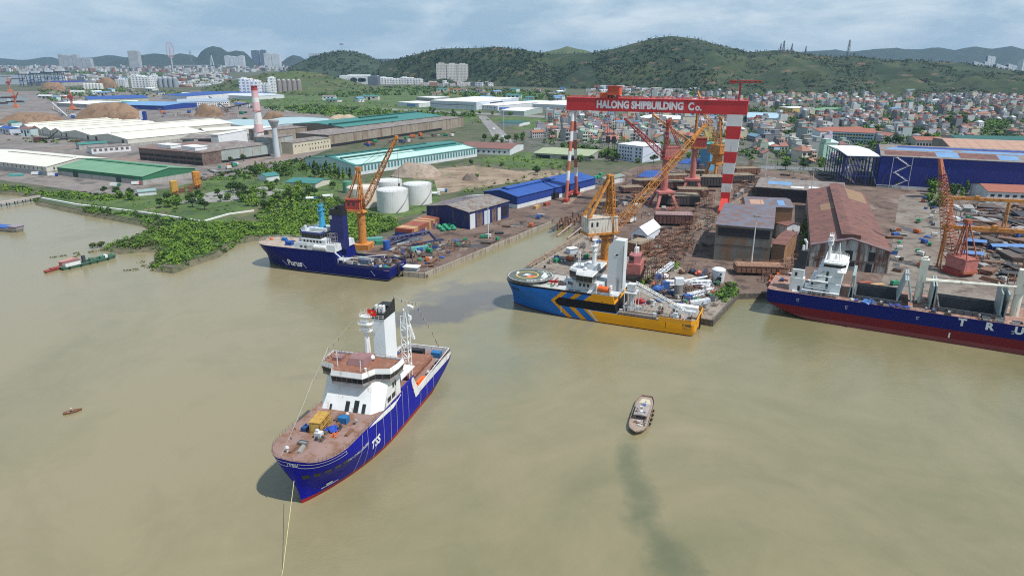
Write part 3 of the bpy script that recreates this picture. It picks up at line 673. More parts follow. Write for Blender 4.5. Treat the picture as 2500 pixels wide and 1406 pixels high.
# ---- blue ship, bow towards the camera
TO, TT = (-31.6, 236.8), R(-105.3)
lm('the blue ship nearest the camera', (-45, 195))
t, hu = csov('offshore_vessel', 'cobalt blue offshore ship with white superstructure, bow towards the camera', TO, TT, 87.7, tss_paint,
         dict(zm=6.2, step=(35.8, 2.6), deck=PRIMER, adeck=PRIMER, bulwark=[(0, 33, 8.2)], bulm=WHITE, railx=61, rail=RAILD, xs=((-1.5, 24), (0, 19), (2, 12), (4, 5), (6, 0.3), (13, 0))))
h = MB().prism([(61.6, -8), (61.6, 7.6), (58, 10.02), (46, 10.02), (46, -10.02), (58, -10.02)], 12.9, 20.6, [(57, -6.3), (57, 6.3), (53.4, 9.9), (46, 9.9), (46, -9.9), (53.4, -9.9)])
h.box(28, 46, -7.5, 7, 12.95, 13.3); deckhouse = h.build('deckhouse', WHITE, t)
MB().add([(46, 10.1, 12.9), (58, 10.1, 12.9), (68, hu.y(68, 12.5)+.06, 12.6), (60.5, hu.y(60, 11)+.08, 11.4), (52, 10.28, 10.8), (46.5, 10.26, 12.2)], [(5, 4, 3, 2, 1, 0)]).build('white_flank', WHITE, t)
for y, w_, hh in ((-5.2, .7, 1.4), (0, 1.3, 2.6), (2.8, 1.5, 3.0), (5.2, 1.1, 2.4)):
    MB().add([(61.66-.605*z_, yy, 13.02+z_) for z_ in (0, hh) for yy in (y-w_/2, y+w_/2)], [(0, 1, 3, 2)]).build('doorway', GLASS, deckhouse)
MB().add([(57.2, 10.12, 13.1), (60.2, 7.9, 13.1), (59, 8.2, 15.4), (55.5, 10.02, 15.8)], [(0, 1, 2, 3)]).build('doorway', GLASS, deckhouse)
winrow(deckhouse, ((55.5, 10.02, 14.6), (49.5, 10.02, 14.6), (0, 1, 0)), 2, 2.3, 1.5); winrow(deckhouse, ((51.5, 9.88, 17.6), (48.5, 9.88, 17.6), (0, 1, 0)), 2, 1.1, 1.9)
wheelhouse(t, 20.2, 59.6, WHITE, REDBR, 1.5, .9)
hs = MB().prism([(49, -3.6), (54, -3), (54, 2.4), (49, 3)], 24.0, 25.9, [(49.3, -3.3), (53.2, -2.7), (53.2, 2.1), (49.3, 2.7)]).box(46.6, 49, -2.6, 2.6, 24.0, 25.2).box(49, 52, -8.8, -6, 24.0, 25); hs.build('roof_house', PINKPR, t)
MB().tube((57.3, 3.2, 24), (57.3, 3.2, 27.6), .12).build('aerial', WHITE, t); MB().tube((55.5, -5.2, 24), (55.5, -5.2, 28.6), .12).tube((55.5, -6, 27.8), (55.5, -4.4, 27.8), .06).build('aerial', WHITE, t); MB().tube((56.5, 4.3, 24), (56.5, 4.3, 25), .4).build('searchlight', WHITE, t)
mast_on(t, 46, -.2, 23.9, 38.6, WHITE, RAILW, 1.15)
fm = MB().prism([(37.4, -2.4), (37.4, 1.6), (29.4, 1.6), (29.4, -2.4)], 13, 32.6).build('funnel', mat('funnel_white', (.80, .82, .84), (.74, .76, .78), s=.15, rough=.35), t)
fb = MB().prism([(37.55, -2.55), (37.55, 1.75), (29.3, 1.75), (29.3, -2.55)], 32.6, 34.2)
fb.add([(37.55, 1.75, 34.2), (29.3, 1.75, 34.2), (29.3, 1.75, 36.9), (33.2, 1.75, 35.4), (37.55, 1.35, 34.2), (29.3, 1.35, 34.2), (29.3, 1.35, 36.9), (33.2, 1.35, 35.4)], [(0, 1, 2, 3), (7, 6, 5, 4), (0, 3, 7, 4), (3, 2, 6, 7), (1, 5, 6, 2)])
fb.box(29.4, 33, -2.4, 1.3, 34.2, 35.6).box(35, 37.4, -2.5, -2.1, 34.2, 35.6); fb.build('funnel_top', BLACK, fm)
for y in (-1.8, -.55, .6): MB().box(34.6, 36.0, y-.32, y+.32, 33, 36.4).build('exhaust_fin', WHITE, fm)
MB().rail([(37.7, -2.4, 32.9), (38.4, -2.4, 32.9), (38.4, 1.6, 32.9), (37.7, 1.6, 32.9)], 1.1, 1.3, .05).build('funnel_railing', RAILW, fm)
gt = MB().lattice((26, 3.4, 8), (26, 3.4, 30), 2.4, 2.2, 9, .10, (1, 0, 0)).tube((26, 3.4, 27), (26.4, 4.0, 32.2), 1.2, .9, 8).tube((26.4, 4.0, 31.8), (27.0, 5.6, 34.0), .8, .55, 8).box(25, 27, 2.4, 4.6, 23, 28).tube((27, 5.6, 34), (27.2, 7.2, 33.4), .4, .6, 6).lattice((26, 4.6, 27), (26, 6.4, 22), .9, .5, 3, .08).box(25.4, 26.8, 4.4, 5.6, 28.6, 30)
gt.build('gangway_tower', WHITE, t)
MB().box(8, 26.5, -6.8, 5.0, 6.2, 8.3).box(7.6, 26.9, -7.2, 5.4, 7.6, 7.9).build('hatch_cover', REDBR, t)
MB().strip if False else None
wl = MB(); hu.strip(wl, 0, 33, 7.0, 8.25, .07); wl.build('white_rail_band', WHITE, t)
MB().add([(35.7, 10.3, 6.0), (38.4, 10.32, 13.0), (38.2, 10.32, 13.9), (36.9, 10.3, 13.9), (32.6, 10.28, 7.0), (32.6, 10.28, 6.0)], [(5, 4, 3, 2, 1, 0)]).build('white_step_panel', WHITE, t)
MB().box(36, 45.5, 9.8, 10.2, 12.9, 14.0).box(38, 46, -10.2, -9.8, 12.9, 14.0).build('side_bulwark', flat('cobalt', (.004, .007, .30), .5), t)
bx = MB(); hu.bowstrip(bx, 1.3, 15.5, 12.35, 12.47); hu.bowstrip(bx, 1.3, 15.5, 11.35, 11.47); hu.bowstrip(bx, -15.5, -1.3, 12.35, 12.47); hu.bowstrip(bx, -15.5, -1.3, 11.35, 11.47)
for s_ in (1.3, -1.42, 15.4, -15.5): hu.bowstrip(bx, s_, s_+.12, 11.35, 12.47, 2)
bx.build('bow_stripes', LET, t)
letters(MB(), 'TSS', hu.bowfn(-1.15, 11.45), 2.3, .95, .25).build('lettering', LET, t)
letters(MB(), 'TSS', hu.port(66.6, 4.6), 5.2, 3.0, .35).build('lettering', LET, t)
letters(MB(), 'TSS CHALLENGER', hu.port(78.6, 8.0), 10.2, .85, .12).build('lettering', LET, t)
letters(MB(), 'PIONEER', hu.port(77.6, 9.3), 4.4, .6, .05) if False else None
for s_ in (1.8, 4.6, 7.6, 10.6, 13.4): hu.bowstrip(MB(), s_, s_+1.9, 8.1, 9.3, 6, .05).build('mooring_opening', GLASS, t)
for s_ in (-4, -7): hu.bowstrip(MB(), s_, s_+1.5, 8.1, 9.3, 6, .05).build('mooring_opening', GLASS, t)
an = MB(); hu.bowstrip(an, 5.6, 11.0, 2.3, 2.65, 8, .3); hu.bowstrip(an, 7.2, 9.2, 2.65, 3.3, 4, .2); an.build('anchor_pocket', GREYW, t)
for x in (20, 26, 31, 41.5, 45.5, 50, 54, 59, 63.5, 69, 72):
    z1 = 8.2 if x < 35 else (13 if x < 80 else 8); z0 = .9 if x > 30 else 2.2-x*.03
    r_ = MB(); pr = None; sl_ = rnd.uniform(-.06, .06)
    for i in range(9):
        z = z1+(z0-z1)*i/8; xx = x+sl_*(z1-z); q = (xx, hu.y(xx, max(z, .2))+.10, z)
        if pr: r_.tube(pr, q, .045, None, 4, False)
        pr = q
    r_.build('hanging_rope', ROPE, t)
FT = frame(TO, TT)
SH = lambda x, z: 0 if x < 62 or z < 7 else 1.0*((x-62)/30)**1.4*min(1, (z-7)/6)
for c in kids(t):
    if c.name.split('.')[0] in ('hull', 'foredeck', 'railing', 'bow_stripes', 'lettering', 'mooring_opening'):
        for v in c.data.vertices: v.co.z += SH(v.co.x, v.co.z)
# deck cargo of the blue ship
g = thing('generator_set', 'yellow caged generator container on the blue ship foredeck', 'generator', FT @ Vector((72.5, -2.2, 13+SH(72.5, 13))), TT+.12)
MB().box(-3.2, 3.2, -1.5, 1.5, .5, 3.4).box(-3.3, 3.3, -1.6, 1.6, 3.4, 3.55).build('body', YEL, g)
cg = MB()
for x in (-3.4, -1.2, 1, 3.4): cg.box(x-.08, x+.08, 1.9, 2.06, 0, 3.7)
for z in (.1, 1.8, 3.6): cg.box(-3.4, 3.4, 1.9, 2.06, z, z+.14)
for x in (-3.4, 3.3): cg.box(x, x+.12, -1.6, 2, 0, .5)
cg.build('cage', YEL, g); MB().box(3.2, 3.26, -1.1, 1.1, .9, 3).build('panel', flat('pale_yellow', (.55, .36, .10)), g)
def onship(F, nm, lab, cat, p, mb, m, rot=0):
    if F is FT: p = (p[0], p[1], p[2]+SH(p[0], p[2]))
    o = mb.build(nm, m); o.location = F @ Vector(p); o.rotation_euler = (0, 0, F.to_euler().z+rot); return tag(o, lab, cat)
onship(FT, 'crate', 'blue ribbed crate before the white deckhouse of the blue ship', 'crate', (67.5, 2.4, 13), MB().box(-1, 1, -1.2, 1.2, 0, 1.8).box(-1.08, 1.08, -1.28, -1.1, 0, 1.9).box(-1.08, 1.08, 1.1, 1.28, 0, 1.9), CRBLUE)
onship(FT, 'welding_machine', 'dark blue machine beside the yellow generator on the blue ship', 'machine', (74.5, -5.5, 13), MB().box(-1, 1, -.8, .8, .2, 1.2).tube((-.6, 0, 1.2), (-.6, 0, 1.7), .3).box(-.9, .9, -.7, -.5, 0, .3), flat('navy_machine', (.02, .06, .2)))
onship(FT, 'tarpaulin', 'bright blue tarpaulin by the yellow generator', 'tarpaulin', (72.3, 1.6, 13), MB().blob((0, 0, .4), 1.6, 2, .5, .55).blob((.9, -1.1, .3), 1, 2, .4, .5), TARP)
hr = MB()
for k in range(3):
    pr = None
    for i in range(15):
        a = i*.45+k; q = (1.1*math.cos(a)*(1+.1*k)+.12*i, .6*math.sin(a)+.3*k, .12+.1*k)
        if pr: hr.tube(pr, q, .10, None, 5, False)
        pr = q
onship(FT, 'hose', 'coiled orange hose by the blue tarpaulin', 'hose', (73.6, 2.9, 13), hr, ORANGE, .3)
onship(FT, 'control_cabinet', 'grey cabinet with black screen on the foredeck', 'cabinet', (77, .1, 13), MB().box(-.8, .8, -1, 1, 0, 1.7).box(-.4, .4, -.8, .1, 1.7, 2.3), GREYW)
onship(FT, 'tool_skip', 'grey open skip of tools near the bow of the blue ship', 'skip', (81.6, -1.8, 13), MB().box(-.7, .7, -1.4, 1.4, .1, .25).box(-.7, -.6, -1.4, 1.4, .2, 1).box(.6, .7, -1.4, 1.4, .2, 1).box(-.6, .6, -1.4, -1.3, .2, 1).box(-.6, .6, 1.3, 1.4, .2, 1).box(-.4, .4, -1, 1, .25, .8), STEEL)
onship(FT, 'rescue_boat', 'slim orange rescue boat along the port rail of the blue ship', 'boat', (27.5, 8.1, 6.3), MB().add([(-5, 0, .9), (-4, -.7, .2), (4, -.7, .2), (5, 0, .9), (4, .7, .2), (-4, .7, .2), (-4.3, -.95, 1.1), (4.3, -.95, 1.1), (4.3, .95, 1.1), (-4.3, .95, 1.1)], [(0, 1, 6), (1, 2, 7, 6), (2, 3, 7), (3, 4, 8), (4, 5, 9, 8), (5, 0, 9), (6, 7, 8, 9), (3, 8, 7), (0, 6, 9), (1, 5, 4, 2), (0, 5, 1), (3, 2, 4)]).box(-2, 2, -.5, .5, 1.1, 1.7), ORANGE)
onship(FT, 'container', 'black container on the blue ship aft deck', 'container', (4.6, -2.2, 6.2), MB().box(-1.2, 1.2, -2.6, 2.6, .1, 2.2).box(-1.25, 1.25, -2.65, -2.5, 0, 2.3).box(-1.25, 1.25, 2.5, 2.65, 0, 2.3), flat('black_box', (.02, .022, .03)))
onship(FT, 'container', 'blue container near the stern rail of the blue ship', 'container', (4.5, 5.4, 6.2), MB().box(-1.2, 1.2, -1.6, 1.6, .1, 2.0).box(-1.25, 1.25, -1.7, -1.5, 0, 2.1).box(-1.25, 1.25, 1.5, 1.7, 0, 2.1), CRBLUE)
onship(FT, 'winch', 'blue winch behind the bridge of the blue ship', 'winch', (40, 6, 13.1), MB().box(-1, 1, -1, 1, 0, .5).tube((-.9, 0, 1.3), (.9, 0, 1.3), .8, None, 10).box(-1.1, -.9, -.9, .9, 0, 2).box(.9, 1.1, -.9, .9, 0, 2), CRBLUE)
rr = random.Random(3)
junk(FT, [(x_, rr.uniform(-7, 7), 13+SH(x_, 13)) for x_ in [rr.uniform(64, 86) for _ in range(0)]]+[(rr.uniform(2, 34), rr.choice((-1, 1))*rr.uniform(6.2, 9), 6.2) for _ in range(22)]+[(rr.uniform(38, 45), rr.uniform(-8.5, 9), 13) for _ in range(8)], GEAR, 5, 'the cobalt ship')
junk(FT, [(x_, rr.uniform(-7, 7), 13+SH(x_, 13)) for x_ in [rr.uniform(64, 87) for _ in range(13)]], [GEAR[2], GEAR[3], GEAR[4], GEAR[2]], 6, 'the cobalt ship')
fl = MB(); prev = None; fc = [flat('flag_yellow', (.7, .55, .03)), LET, flat('flag_black', (.03, .03, .03)), flat('flag_orange', (.6, .2, .05)), flat('flag_blue', (.05, .15, .5))]
for pth in (((89, -3.5, 14.5), (60, -11, 21), (52, -10, 28), (46.5, -2.2, 37.5)), ((29.5, 1.5, 38), (16, 3, 31), (6, 4, 18), (1, 5, 9))):
    prev = None
    for a, b_ in zip(pth, pth[1:]):
        for i in range(6):
            p = Vector(a).lerp(Vector(b_), i/6); p.z -= .5*math.sin(i/6*math.pi)
            if prev is not None: fl.cm = 1; fl.tube(prev, p, .03, None, 3, False)
            fl.cm = rnd.randrange(5); d_ = .42; fl.add([p, p+Vector((.3, .25, -1.1)), p+Vector((1.1, .8, -.95)), p+Vector((.95, .7, 0))], [(0, 1, 2, 3)]); prev = p
o = fl.build('signal_flags', fc); o.matrix_world = FT; tag(o, 'string of small signal flags from bow over mast to stern of the blue ship', 'flags')
fg = thing('national_flag', 'red flag with yellow star flying from the mast of the blue ship', 'flag', FT @ Vector((46, .6, 37.2)), TT)
vs = []; 
for i in range(9):
    for z in (0, 1.9): vs.append((-.35*i*.3+.1, .32*i, z+.12*math.sin(i*.9)-.06*i))
MB().add(vs, [(2*i, 2*i+2, 2*i+3, 2*i+1) for i in range(8)]).build('cloth', flat('flag_red', (.62, .015, .015)), fg)
st = [(.1-.105*4.2+.09, 1.34+.5*math.sin(k*math.pi/5)*(1 if k % 2 == 0 else .4), .8+.5*math.cos(k*math.pi/5)*(1 if k % 2 == 0 else .4)) for k in range(10)]
MB().add(st, [range(10)]).build('star', flat('star_yellow', (.8, .6, .03)), fg)
MB().tube((.1, 0, -1), (.1, 0, 2.3), .06).build('flagpole', WHITE, fg)
a = FT @ Vector((90.3, .3, 8.6)); q = G(690, 1395, .1); e_ = q+(q-a)*.9; e_.z = .1
o = MB().tube(a, q, .07, None, 5).tube(q, e_, .07, None, 5).build('tow_rope', flat('tow_line', (.68, .58, .30))); tag(o, 'long pale tow rope running from the bow of the blue ship across the water', 'rope')
# ---- navy ship at the quay
PO, PT = (-59.94, 347.5), R(160.5)
lm('the navy ship', (-95, 362))
t, hu = csov('offshore_vessel', 'navy blue offshore ship with white PURUS-style lettering moored at the quay' if False else 'navy blue offshore ship with light blue mast moored at the left quay', PO, PT, 82.3, purus_paint,
         dict(zm=6.0, step=(31, 1.6), deck=mat('beige_deck', (.42, .34, .27), (.34, .27, .22), s=.15, rough=.8, rust=(.3, (.25, .15, .1))), adeck=mat('cluttered_deck', (.30, .26, .235), (.19, .15, .13), s=.3, rough=.8, rust=(.4, (.2, .11, .07))), bulwark=[(0, 31, 7.4)], bulm=flat('navy_bulwark', (.012, .016, .12), .4), railx=34, rail=RAILW))
dh = MB().prism([(60, -7), (60, 7), (56, 9.6), (31.5, 9.6), (31.5, -9.6), (56, -9.6)], 12.95, 16.4, [(57, -6.5), (57, 6.5), (54, 9.2), (32, 9.2), (32, -9.2), (54, -9.2)]).prism([(56, -6), (56, 6), (53, 8.4), (38, 8.4), (38, -8.4), (53, -8.4)], 16.4, 18.4).build('deckhouse', GREYW, t)
winrow(dh, ((54, 9.45, 14.2), (46, 9.45, 14.2), (0, 1, .1)), 3, 1.6, 1.2); winrow(dh, ((52, 8.4, 17.4), (40, 8.4, 17.4), (0, 1, 0)), 6, 1.1, 1.1)
wheelhouse(t, 17.6, 56.5, GREYW, mat('pale_roof', (.55, .58, .60), (.4, .44, .48), s=.3), .9, .95, False, 2.3, flat('fascia_navy', (.03, .045, .16)))
MB().box(40, 50, -4, 4.5, 22, 23.6).tube((53, 4, 22), (53, 4, 24.5), .9, None, 8).tube((50, -5, 22), (50, -5, 25), .7, None, 8).build('roof_house', GREYW, t)
mast_on(t, 44.5, 0.5, 22.2, 37, mat('cyan_mast', (.05, .36, .60), (.04, .30, .52), s=.5), RAILW, 2.1)
fm = MB().prism([(37.6, -1), (37.6, 3.4), (29.6, 3.4), (29.6, -1)], 12.9, 31.4).build('funnel', mat('funnel_navy', (.016, .022, .14), (.012, .016, .11), s=.2, rough=.4), t)
MB().prism([(37.7, -1.1), (37.7, 3.5), (29.5, 3.5), (29.5, -1.1)], 31.4, 34.4, [(37.2, -.8), (37.2, 3.3), (29.5, 3.3), (29.5, -.8)]).box(30, 32.5, -.6, 2.8, 34.4, 36.6).box(33.5, 34.6, 0, 2.6, 34.4, 36).build('funnel_top', BLACK, fm)
MB().box(36.2, 37.65, 3.36, 3.46, 29.0, 31).build('funnel_badge', GREYW, fm)
lt = MB()
for x in (32.5, 34, 36, 37.4): lt.tube((x, 5.2, 13), (x, 5.2, 22), .12, None, 4).tube((x, 7, 13), (x, 7, 21.5), .12, None, 4)
for z in range(14, 23, 2): lt.tube((32.5, 5.2, z), (37.4, 5.2, z), .1, None, 4).tube((32.5, 7, z), (37.4, 7, z), .1, None, 4).tube((34, 5.2, z), (34, 7, z), .1, None, 4)
lt.build('scaffold', STEEL, t)
MB().tube((37, 9.0, 14.7), (44.5, 9.0, 14.7), 1.35, None, 10).build('lifeboat', WHITE, t); MB().box(45, 49, 8.2, 9.8, 13, 15.4).build('davit', GREYW, t)
ar = MB()
for x, y in ((30.5, 9.6), (30.5, 5), (27, 9.6), (22, 9.6)): ar.tube((x, y, 6), (x-.4, y, 10 if x > 25 else 8.6), .25, None, 5)
ar.tube((32, 9.6, 12.9), (26, 9.6, 8.5), .35, None, 5).tube((27, 9.6, 9.8), (9, -4, 10.2), .22, None, 5).tube((30, 9, 10), (20, 4, 9.5), .22, None, 5).box(26, 31, 5.5, 9.4, 8.6, 8.9); ar.build('deck_frame', GREYW, t)
MB().box(12, 30.5, -7, 7.5, 5.9, 6.7).build('hatch_cover', STEEL, t)
letters(MB(), 'Purus', hu.port(62.4, 2.9), 9.6, 3.5, .32).build('lettering', LET, t)
for x in (66, 52.5, 10.5): 
    b_ = MB(); b_.add([(x, hu.y(x, 5)+.06, 5.2), (x+.25, hu.y(x, 5)+.06, 5.2), (x-2.1, hu.y(x-2, 2.5)+.06, 2.4), (x-2.35, hu.y(x-2, 2.5)+.06, 2.4)], [(0, 1, 2, 3)]); b_.build('fender_mark', LET, t)
letters(MB(), 'PURUS', lambda u, v: (-.1, -2.6-u, 5.4+v*.5), 3.4, .9, .1).build('lettering', LET, t)
MB().box(-.35, -.05, -1.1, -.4, -.5, 7.3).box(-.35, -.05, .5, 1.1, -.5, 7.3).box(-.2, -.02, -1.1, 1.1, 1.2, 6.8).build('boat_landing', BLACK, t)
FPu = frame(PO, PT)
onship(FPu, 'container', 'grey container on the aft deck of the navy ship', 'container', (17.5, 4.6, 6.7), MB().box(-3, 3, -1.2, 1.2, .1, 2.5).box(-3.06, -2.9, -1.26, 1.26, 0, 2.6).box(2.9, 3.06, -1.26, 1.26, 0, 2.6), flat('slate', (.11, .14, .20)))
onship(FPu, 'tarpaulin', 'orange cover on the bow deck of the navy ship', 'tarpaulin', (80.5, -1.5, 13), MB().blob((0, 0, .4), 1.1, 2, .3, .6), ORANGE)
onship(FPu, 'winch', 'blue winch on the bow deck of the navy ship', 'winch', (72, -2, 13), MB().box(-1.8, 1.8, -1, 1, 0, .5).tube((-1.5, 0, 1.1), (1.5, 0, 1.1), .8, None, 10), CRBLUE)
onship(FPu, 'winch', 'blue and white winch before the navy ship deckhouse', 'winch', (63.5, 5, 13), MB().box(-2, 2, -1.6, 1.6, 0, .6).tube((-1.7, 0, 1.6), (1.7, 0, 1.6), 1.0, None, 10).box(-2, -1.7, -1.2, 1.2, .5, 2.7).box(1.7, 2, -1.2, 1.2, .5, 2.7), CLUT[2])
rr = random.Random(8)
junk(FPu, [(rr.uniform(1.5, 29), rr.uniform(-8.4, 8.6), 6.7) for _ in range(44)]+[(rr.uniform(60, 72), rr.uniform(-6, 8), 13) for _ in range(4)], GEAR, 9, 'the navy ship')
# ---- orange and blue ship at the pier
CO, CT = (79.74, 273.37), R(156.5)
lm('the orange and blue ship', (40, 290))
t, hu = csov('offshore_vessel', 'blue and orange offshore ship with black chevron side and bow helideck', CO, CT, 86, cmb_paint,
         dict(zm=5.2, step=(33.5, 1.9), deck=mat('grey_foredeck', (.46, .45, .43), (.38, .37, .35), s=.15, rough=.7), adeck=mat('worn_grey_deck', (.33, .29, .26), (.24, .20, .17), s=.2, rough=.8, rust=(.35, (.22, .13, .08))), bulwark=[(0, 15.5, 6.8)], bulm=flat('yellow_bulwark', (.84, .37, .012), .45), railx=33, rail=RAILW))
dh = MB().prism([(62, -8), (62, 8), (57, 9.4), (33.6, 9.4), (33.6, -9.4), (57, -9.4)], 12.9, 13.6, [(61, -7.5), (61, 7.5), (56, 9), (34, 9), (34, -9), (56, -9)]).prism([(58, -5.5), (58, 5.5), (55, 7.6), (41, 7.6), (41, -7.6), (55, -7.6)], 13.6, 17.0, [(56, -5.2), (56, 5.2), (53.5, 7.4), (41, 7.4), (41, -7.4), (53.5, -7.4)]).build('deckhouse', GREYW, t)
winrow(dh, ((57.4, 5.6, 15.3), (54.6, 7.55, 15.3), (.6, .8, .1)), 3, .8, 1.5); winrow(dh, ((52, 7.55, 15.6), (46.5, 7.55, 15.6), (0, 1, .05)), 3, 1.0, 1.5)
winrow(dh, ((56, 9.3, 13.25), (50, 9.3, 13.25), (0, 1, .4)), 2, 2.4, .5)
wheelhouse(t, 17.0, 57, WHITE, mat('light_roof', (.60, .61, .60), (.5, .51, .5), s=.3), .8, .84, True, 2.5)
MB().prism([(52, -2.4), (52, 2.4), (45, 2.8), (45, -2.8)], 20.6, 23.4, [(51, -2), (51, 2), (45, 2.5), (45, -2.5)]).box(52.03, 52.08, -1.6, -.6, 21, 22.8).build('roof_house', GREYW, t)
mast_on(t, 47, 1, 21, 36.8, WHITE, RAILW, 1.25)
MB().lattice((53.5, 2.0, 20.6), (53.5, 2, 29), .9, .8, 6, .05).tube((53.5, .5, 28.6), (53.5, 3.5, 28.6), .06).build('aerial', WHITE, t)
fn_ = MB(); fn_.add([(40, 4, 12.9), (33, 4, 12.9), (33, 4, 36.2), (37.2, 4, 36.2), (40, 4, 33.6), (40, -1, 12.9), (33, -1, 12.9), (33, -1, 36.2), (37.2, -1, 36.2), (40, -1, 33.6)], [(4, 3, 2, 1, 0), (5, 6, 7, 8, 9), (0, 5, 9, 4), (4, 9, 8, 3), (3, 8, 7, 2), (2, 7, 6, 1), (1, 6, 5, 0)])
fm = fn_.build('funnel', mat('funnel_pale', (.66, .69, .70), (.60, .63, .64), s=.12, rough=.4), t)
MB().add([(37.5, 4.07, 29.0), (35.4, 4.07, 29.0), (35.0, 4.07, 30.6), (37.1, 4.07, 30.6)], [(0, 1, 2, 3)]).build('funnel_plate', LET, fm)
MB().add([(37.0, 4.12, 29.3), (36.4, 4.12, 29.4), (35.4, 4.12, 30.3), (36.4, 4.12, 30.2)], [(0, 1, 2, 3)]).add([(36.4, 4.12, 29.3), (35.9, 4.12, 29.35), (35.3, 4.12, 30.0), (35.9, 4.12, 30.0)], [(0, 1, 2, 3)]).build('funnel_emblem', LETB, fm)
MB().tube((35.4, 4.4, 13), (35.4, 4.4, 20), .16).tube((34.8, 4.4, 13), (34.8, 4.4, 19), .16).tube((33.4, 4.2, 15), (33.4, 4.2, 34), .14).build('funnel_pipes', STEEL, fm)
lb = MB().lathe([(.05, -3.6), (.8, -3.1), (1.25, -2), (1.3, 2), (.8, 3.1), (.05, 3.6)], 12); lbo = lb.build('lifeboat', ORANGE, t, True); lbo.location = (40, 8.8, 15.4); lbo.rotation_euler = (0, R(90), 0)
MB().box(42.6, 43.2, 7.4, 10, 13, 17.2).box(36.6, 37.2, 7.4, 10, 13, 17.2).box(36, 44, 8.2, 9.6, 13.6, 14).build('davit', WHITE, t)
# helideck
HD = Vector((77.3, .6, 14.6))
hd = MB().lathe([(9.0, 13.9), (10.4, 14.3), (10.4, 14.6)], 40, (HD.x, HD.y)); hdo = hd.build('helideck', mat('helideck_green', (.11, .125, .105), (.085, .10, .085), s=.3, rough=.7), t)
def ringm(r0, r1, z, n=48, a0=0, a1=2*math.pi, c=(HD.x, HD.y)):
    vs = []; 
    for i in range(n+1): a = a0+(a1-a0)*i/n; vs += [(c[0]+r0*math.cos(a), c[1]+r0*math.sin(a), z), (c[0]+r1*math.cos(a), c[1]+r1*math.sin(a), z)]
    return MB().add(vs, [(2*i, 2*i+1, 2*i+3, 2*i+2) for i in range(n)])
ringm(10.05, 10.25, 14.64).build('deck_edge_line', LET, hdo); cx = (HD.x+1.6, HD.y); ringm(4.7, 5.3, 14.64, c=cx).build('yellow_circle', flat('marking_yellow', (.62, .50, .08)), hdo)
ringm(0, 2.9, 14.64, 24, R(70), R(200), c=(HD.x+.2, HD.y+.4)).build('orange_patch', ORANGE, hdo)
letters(MB(), 'H', lambda u, v: (cx[0]+1.6-v, cx[1]-1.3+u, 14.68), 2.6, 3.2, .6).build('lettering', LET, hdo)
ringm(7.3, 7.6, 14.645, 30, R(95), R(265)).build('white_arc', LET, hdo)
txt = 'MAX 15T  D 22M'
for k, ch in enumerate(txt):
    if ch == ' ': continue
    a = R(105)+k*R(10.8); letters(MB(), ch, lambda u, v, a=a: (HD.x+(8.9-v)*math.cos(a)-(u-.5)*math.sin(a), HD.y+(8.9-v)*math.sin(a)+(u-.5)*math.cos(a), 14.68), 1.0, 1.1, .3).build('lettering', LET, hdo)
MB().rail([(HD.x+10.9*math.cos(a), HD.y+10.9*math.sin(a), 13.8) for a in [i*math.pi/18 for i in range(36)]], 1.5, 1.5, .05, True).build('safety_net', STEEL, hdo)
MB().tube((70, 0, 13), (72, 0, 14), 2, 3, 8).tube((84, 0, 13), (83, 0, 14), 1.5, 2, 8).box(70, 85, -.5, .5, 13, 13.95).build('helideck_support', GREYW, hdo)
MB().box(62.5, 66.5, 4.5, 5.2, 14, 15).tube((66, 5, 13), (62, 5.5, 16.8), .25, None, 5).tube((64, 6.5, 13), (62, 7, 16), .25, None, 5).build('fire_monitor', flat('fire_red', (.55, .03, .03)), t)
gw = MB().lattice((28, 3, 17.5), (6, 4.5, 9.0), 2.2, 1.6, 14, .09, (0, 0, 1), 2.0, 1.6).build('gangway', WHITE, t)
gb = MB().tube((29, 3, 5.2), (29, 3, 15), 1.3, 1.1, 12).box(27.4, 30.8, 1.4, 4.6, 14.6, 17.6)
for x, y in ((26.5, 0), (31.5, 0), (26.5, 6), (31.5, 6)): gb.tube((x, y, 5.2), (x, y, 14), .18, None, 4).tube((x, y, 14), (29, 3, 11), .14, None, 4)
gb.box(26.4, 31.6, -.1, 6.1, 13.9, 14.1).build('gangway_base', GREYW, t)
gr_ = MB(); rg = random.Random(2)
for k in range(26): x, y = rg.uniform(3, 32), rg.uniform(-8.5, 7); gr_.box(x, x+rg.uniform(.4, 2.2), y, y+rg.uniform(.3, 1.4), 5.2, 5.2+rg.uniform(.8, 3))
for k in range(14): x, y = rg.uniform(3, 32), rg.uniform(-8.5, 7); gr_.tube((x, y, 5.2), (x+rg.uniform(-2, 2), y+rg.uniform(-2, 2), rg.uniform(6.5, 9)), .12, None, 4)
gr_.build('deck_fittings', GREYW, t)
MB().box(12, 32, -8, 6.5, 5.1, 6.2).box(16.5, 33, 8.6, 9.6, 5.1, 6.4).build('hatch_cover', mat('timber_deck', (.30, .255, .21), (.22, .18, .15), s=.4, rough=.85, rib=(0, 1.5, .12)), t)
MB().box(1.5, 11, -6.5, -3.2, 5.2, 8.2).box(2, 10, -3.2, -2.4, 5.2, 6.6).build('deck_locker', WHITE, t)
hu.strip(MB(), 15.4, 33.4, 5.25, 5.6, .05).build('step_band', LETB, t)
letters(MB(), 'CMB', hu.port(5.6, 4.0), 4.0, 1.2, .3).build('lettering', flat('navy_letter', (.06, .05, .06)), t); letters(MB(), 'TECH', hu.port(5.6, 2.7), 4.0, .95, .05).build('lettering', flat('brown_letter', (.28, .15, .05)), t)
letters(MB(), 'CMB TECH OFFSHORE', hu.bowfn(3.0, 10.9), 7, .5, .02).build('lettering', LET, t) if False else None
for s_ in (6.0, 8.6, 11.2): hu.bowstrip(MB(), s_, s_+1.8, 9.3, 10.4, 5, .05).build('mooring_opening', GLASS, t)
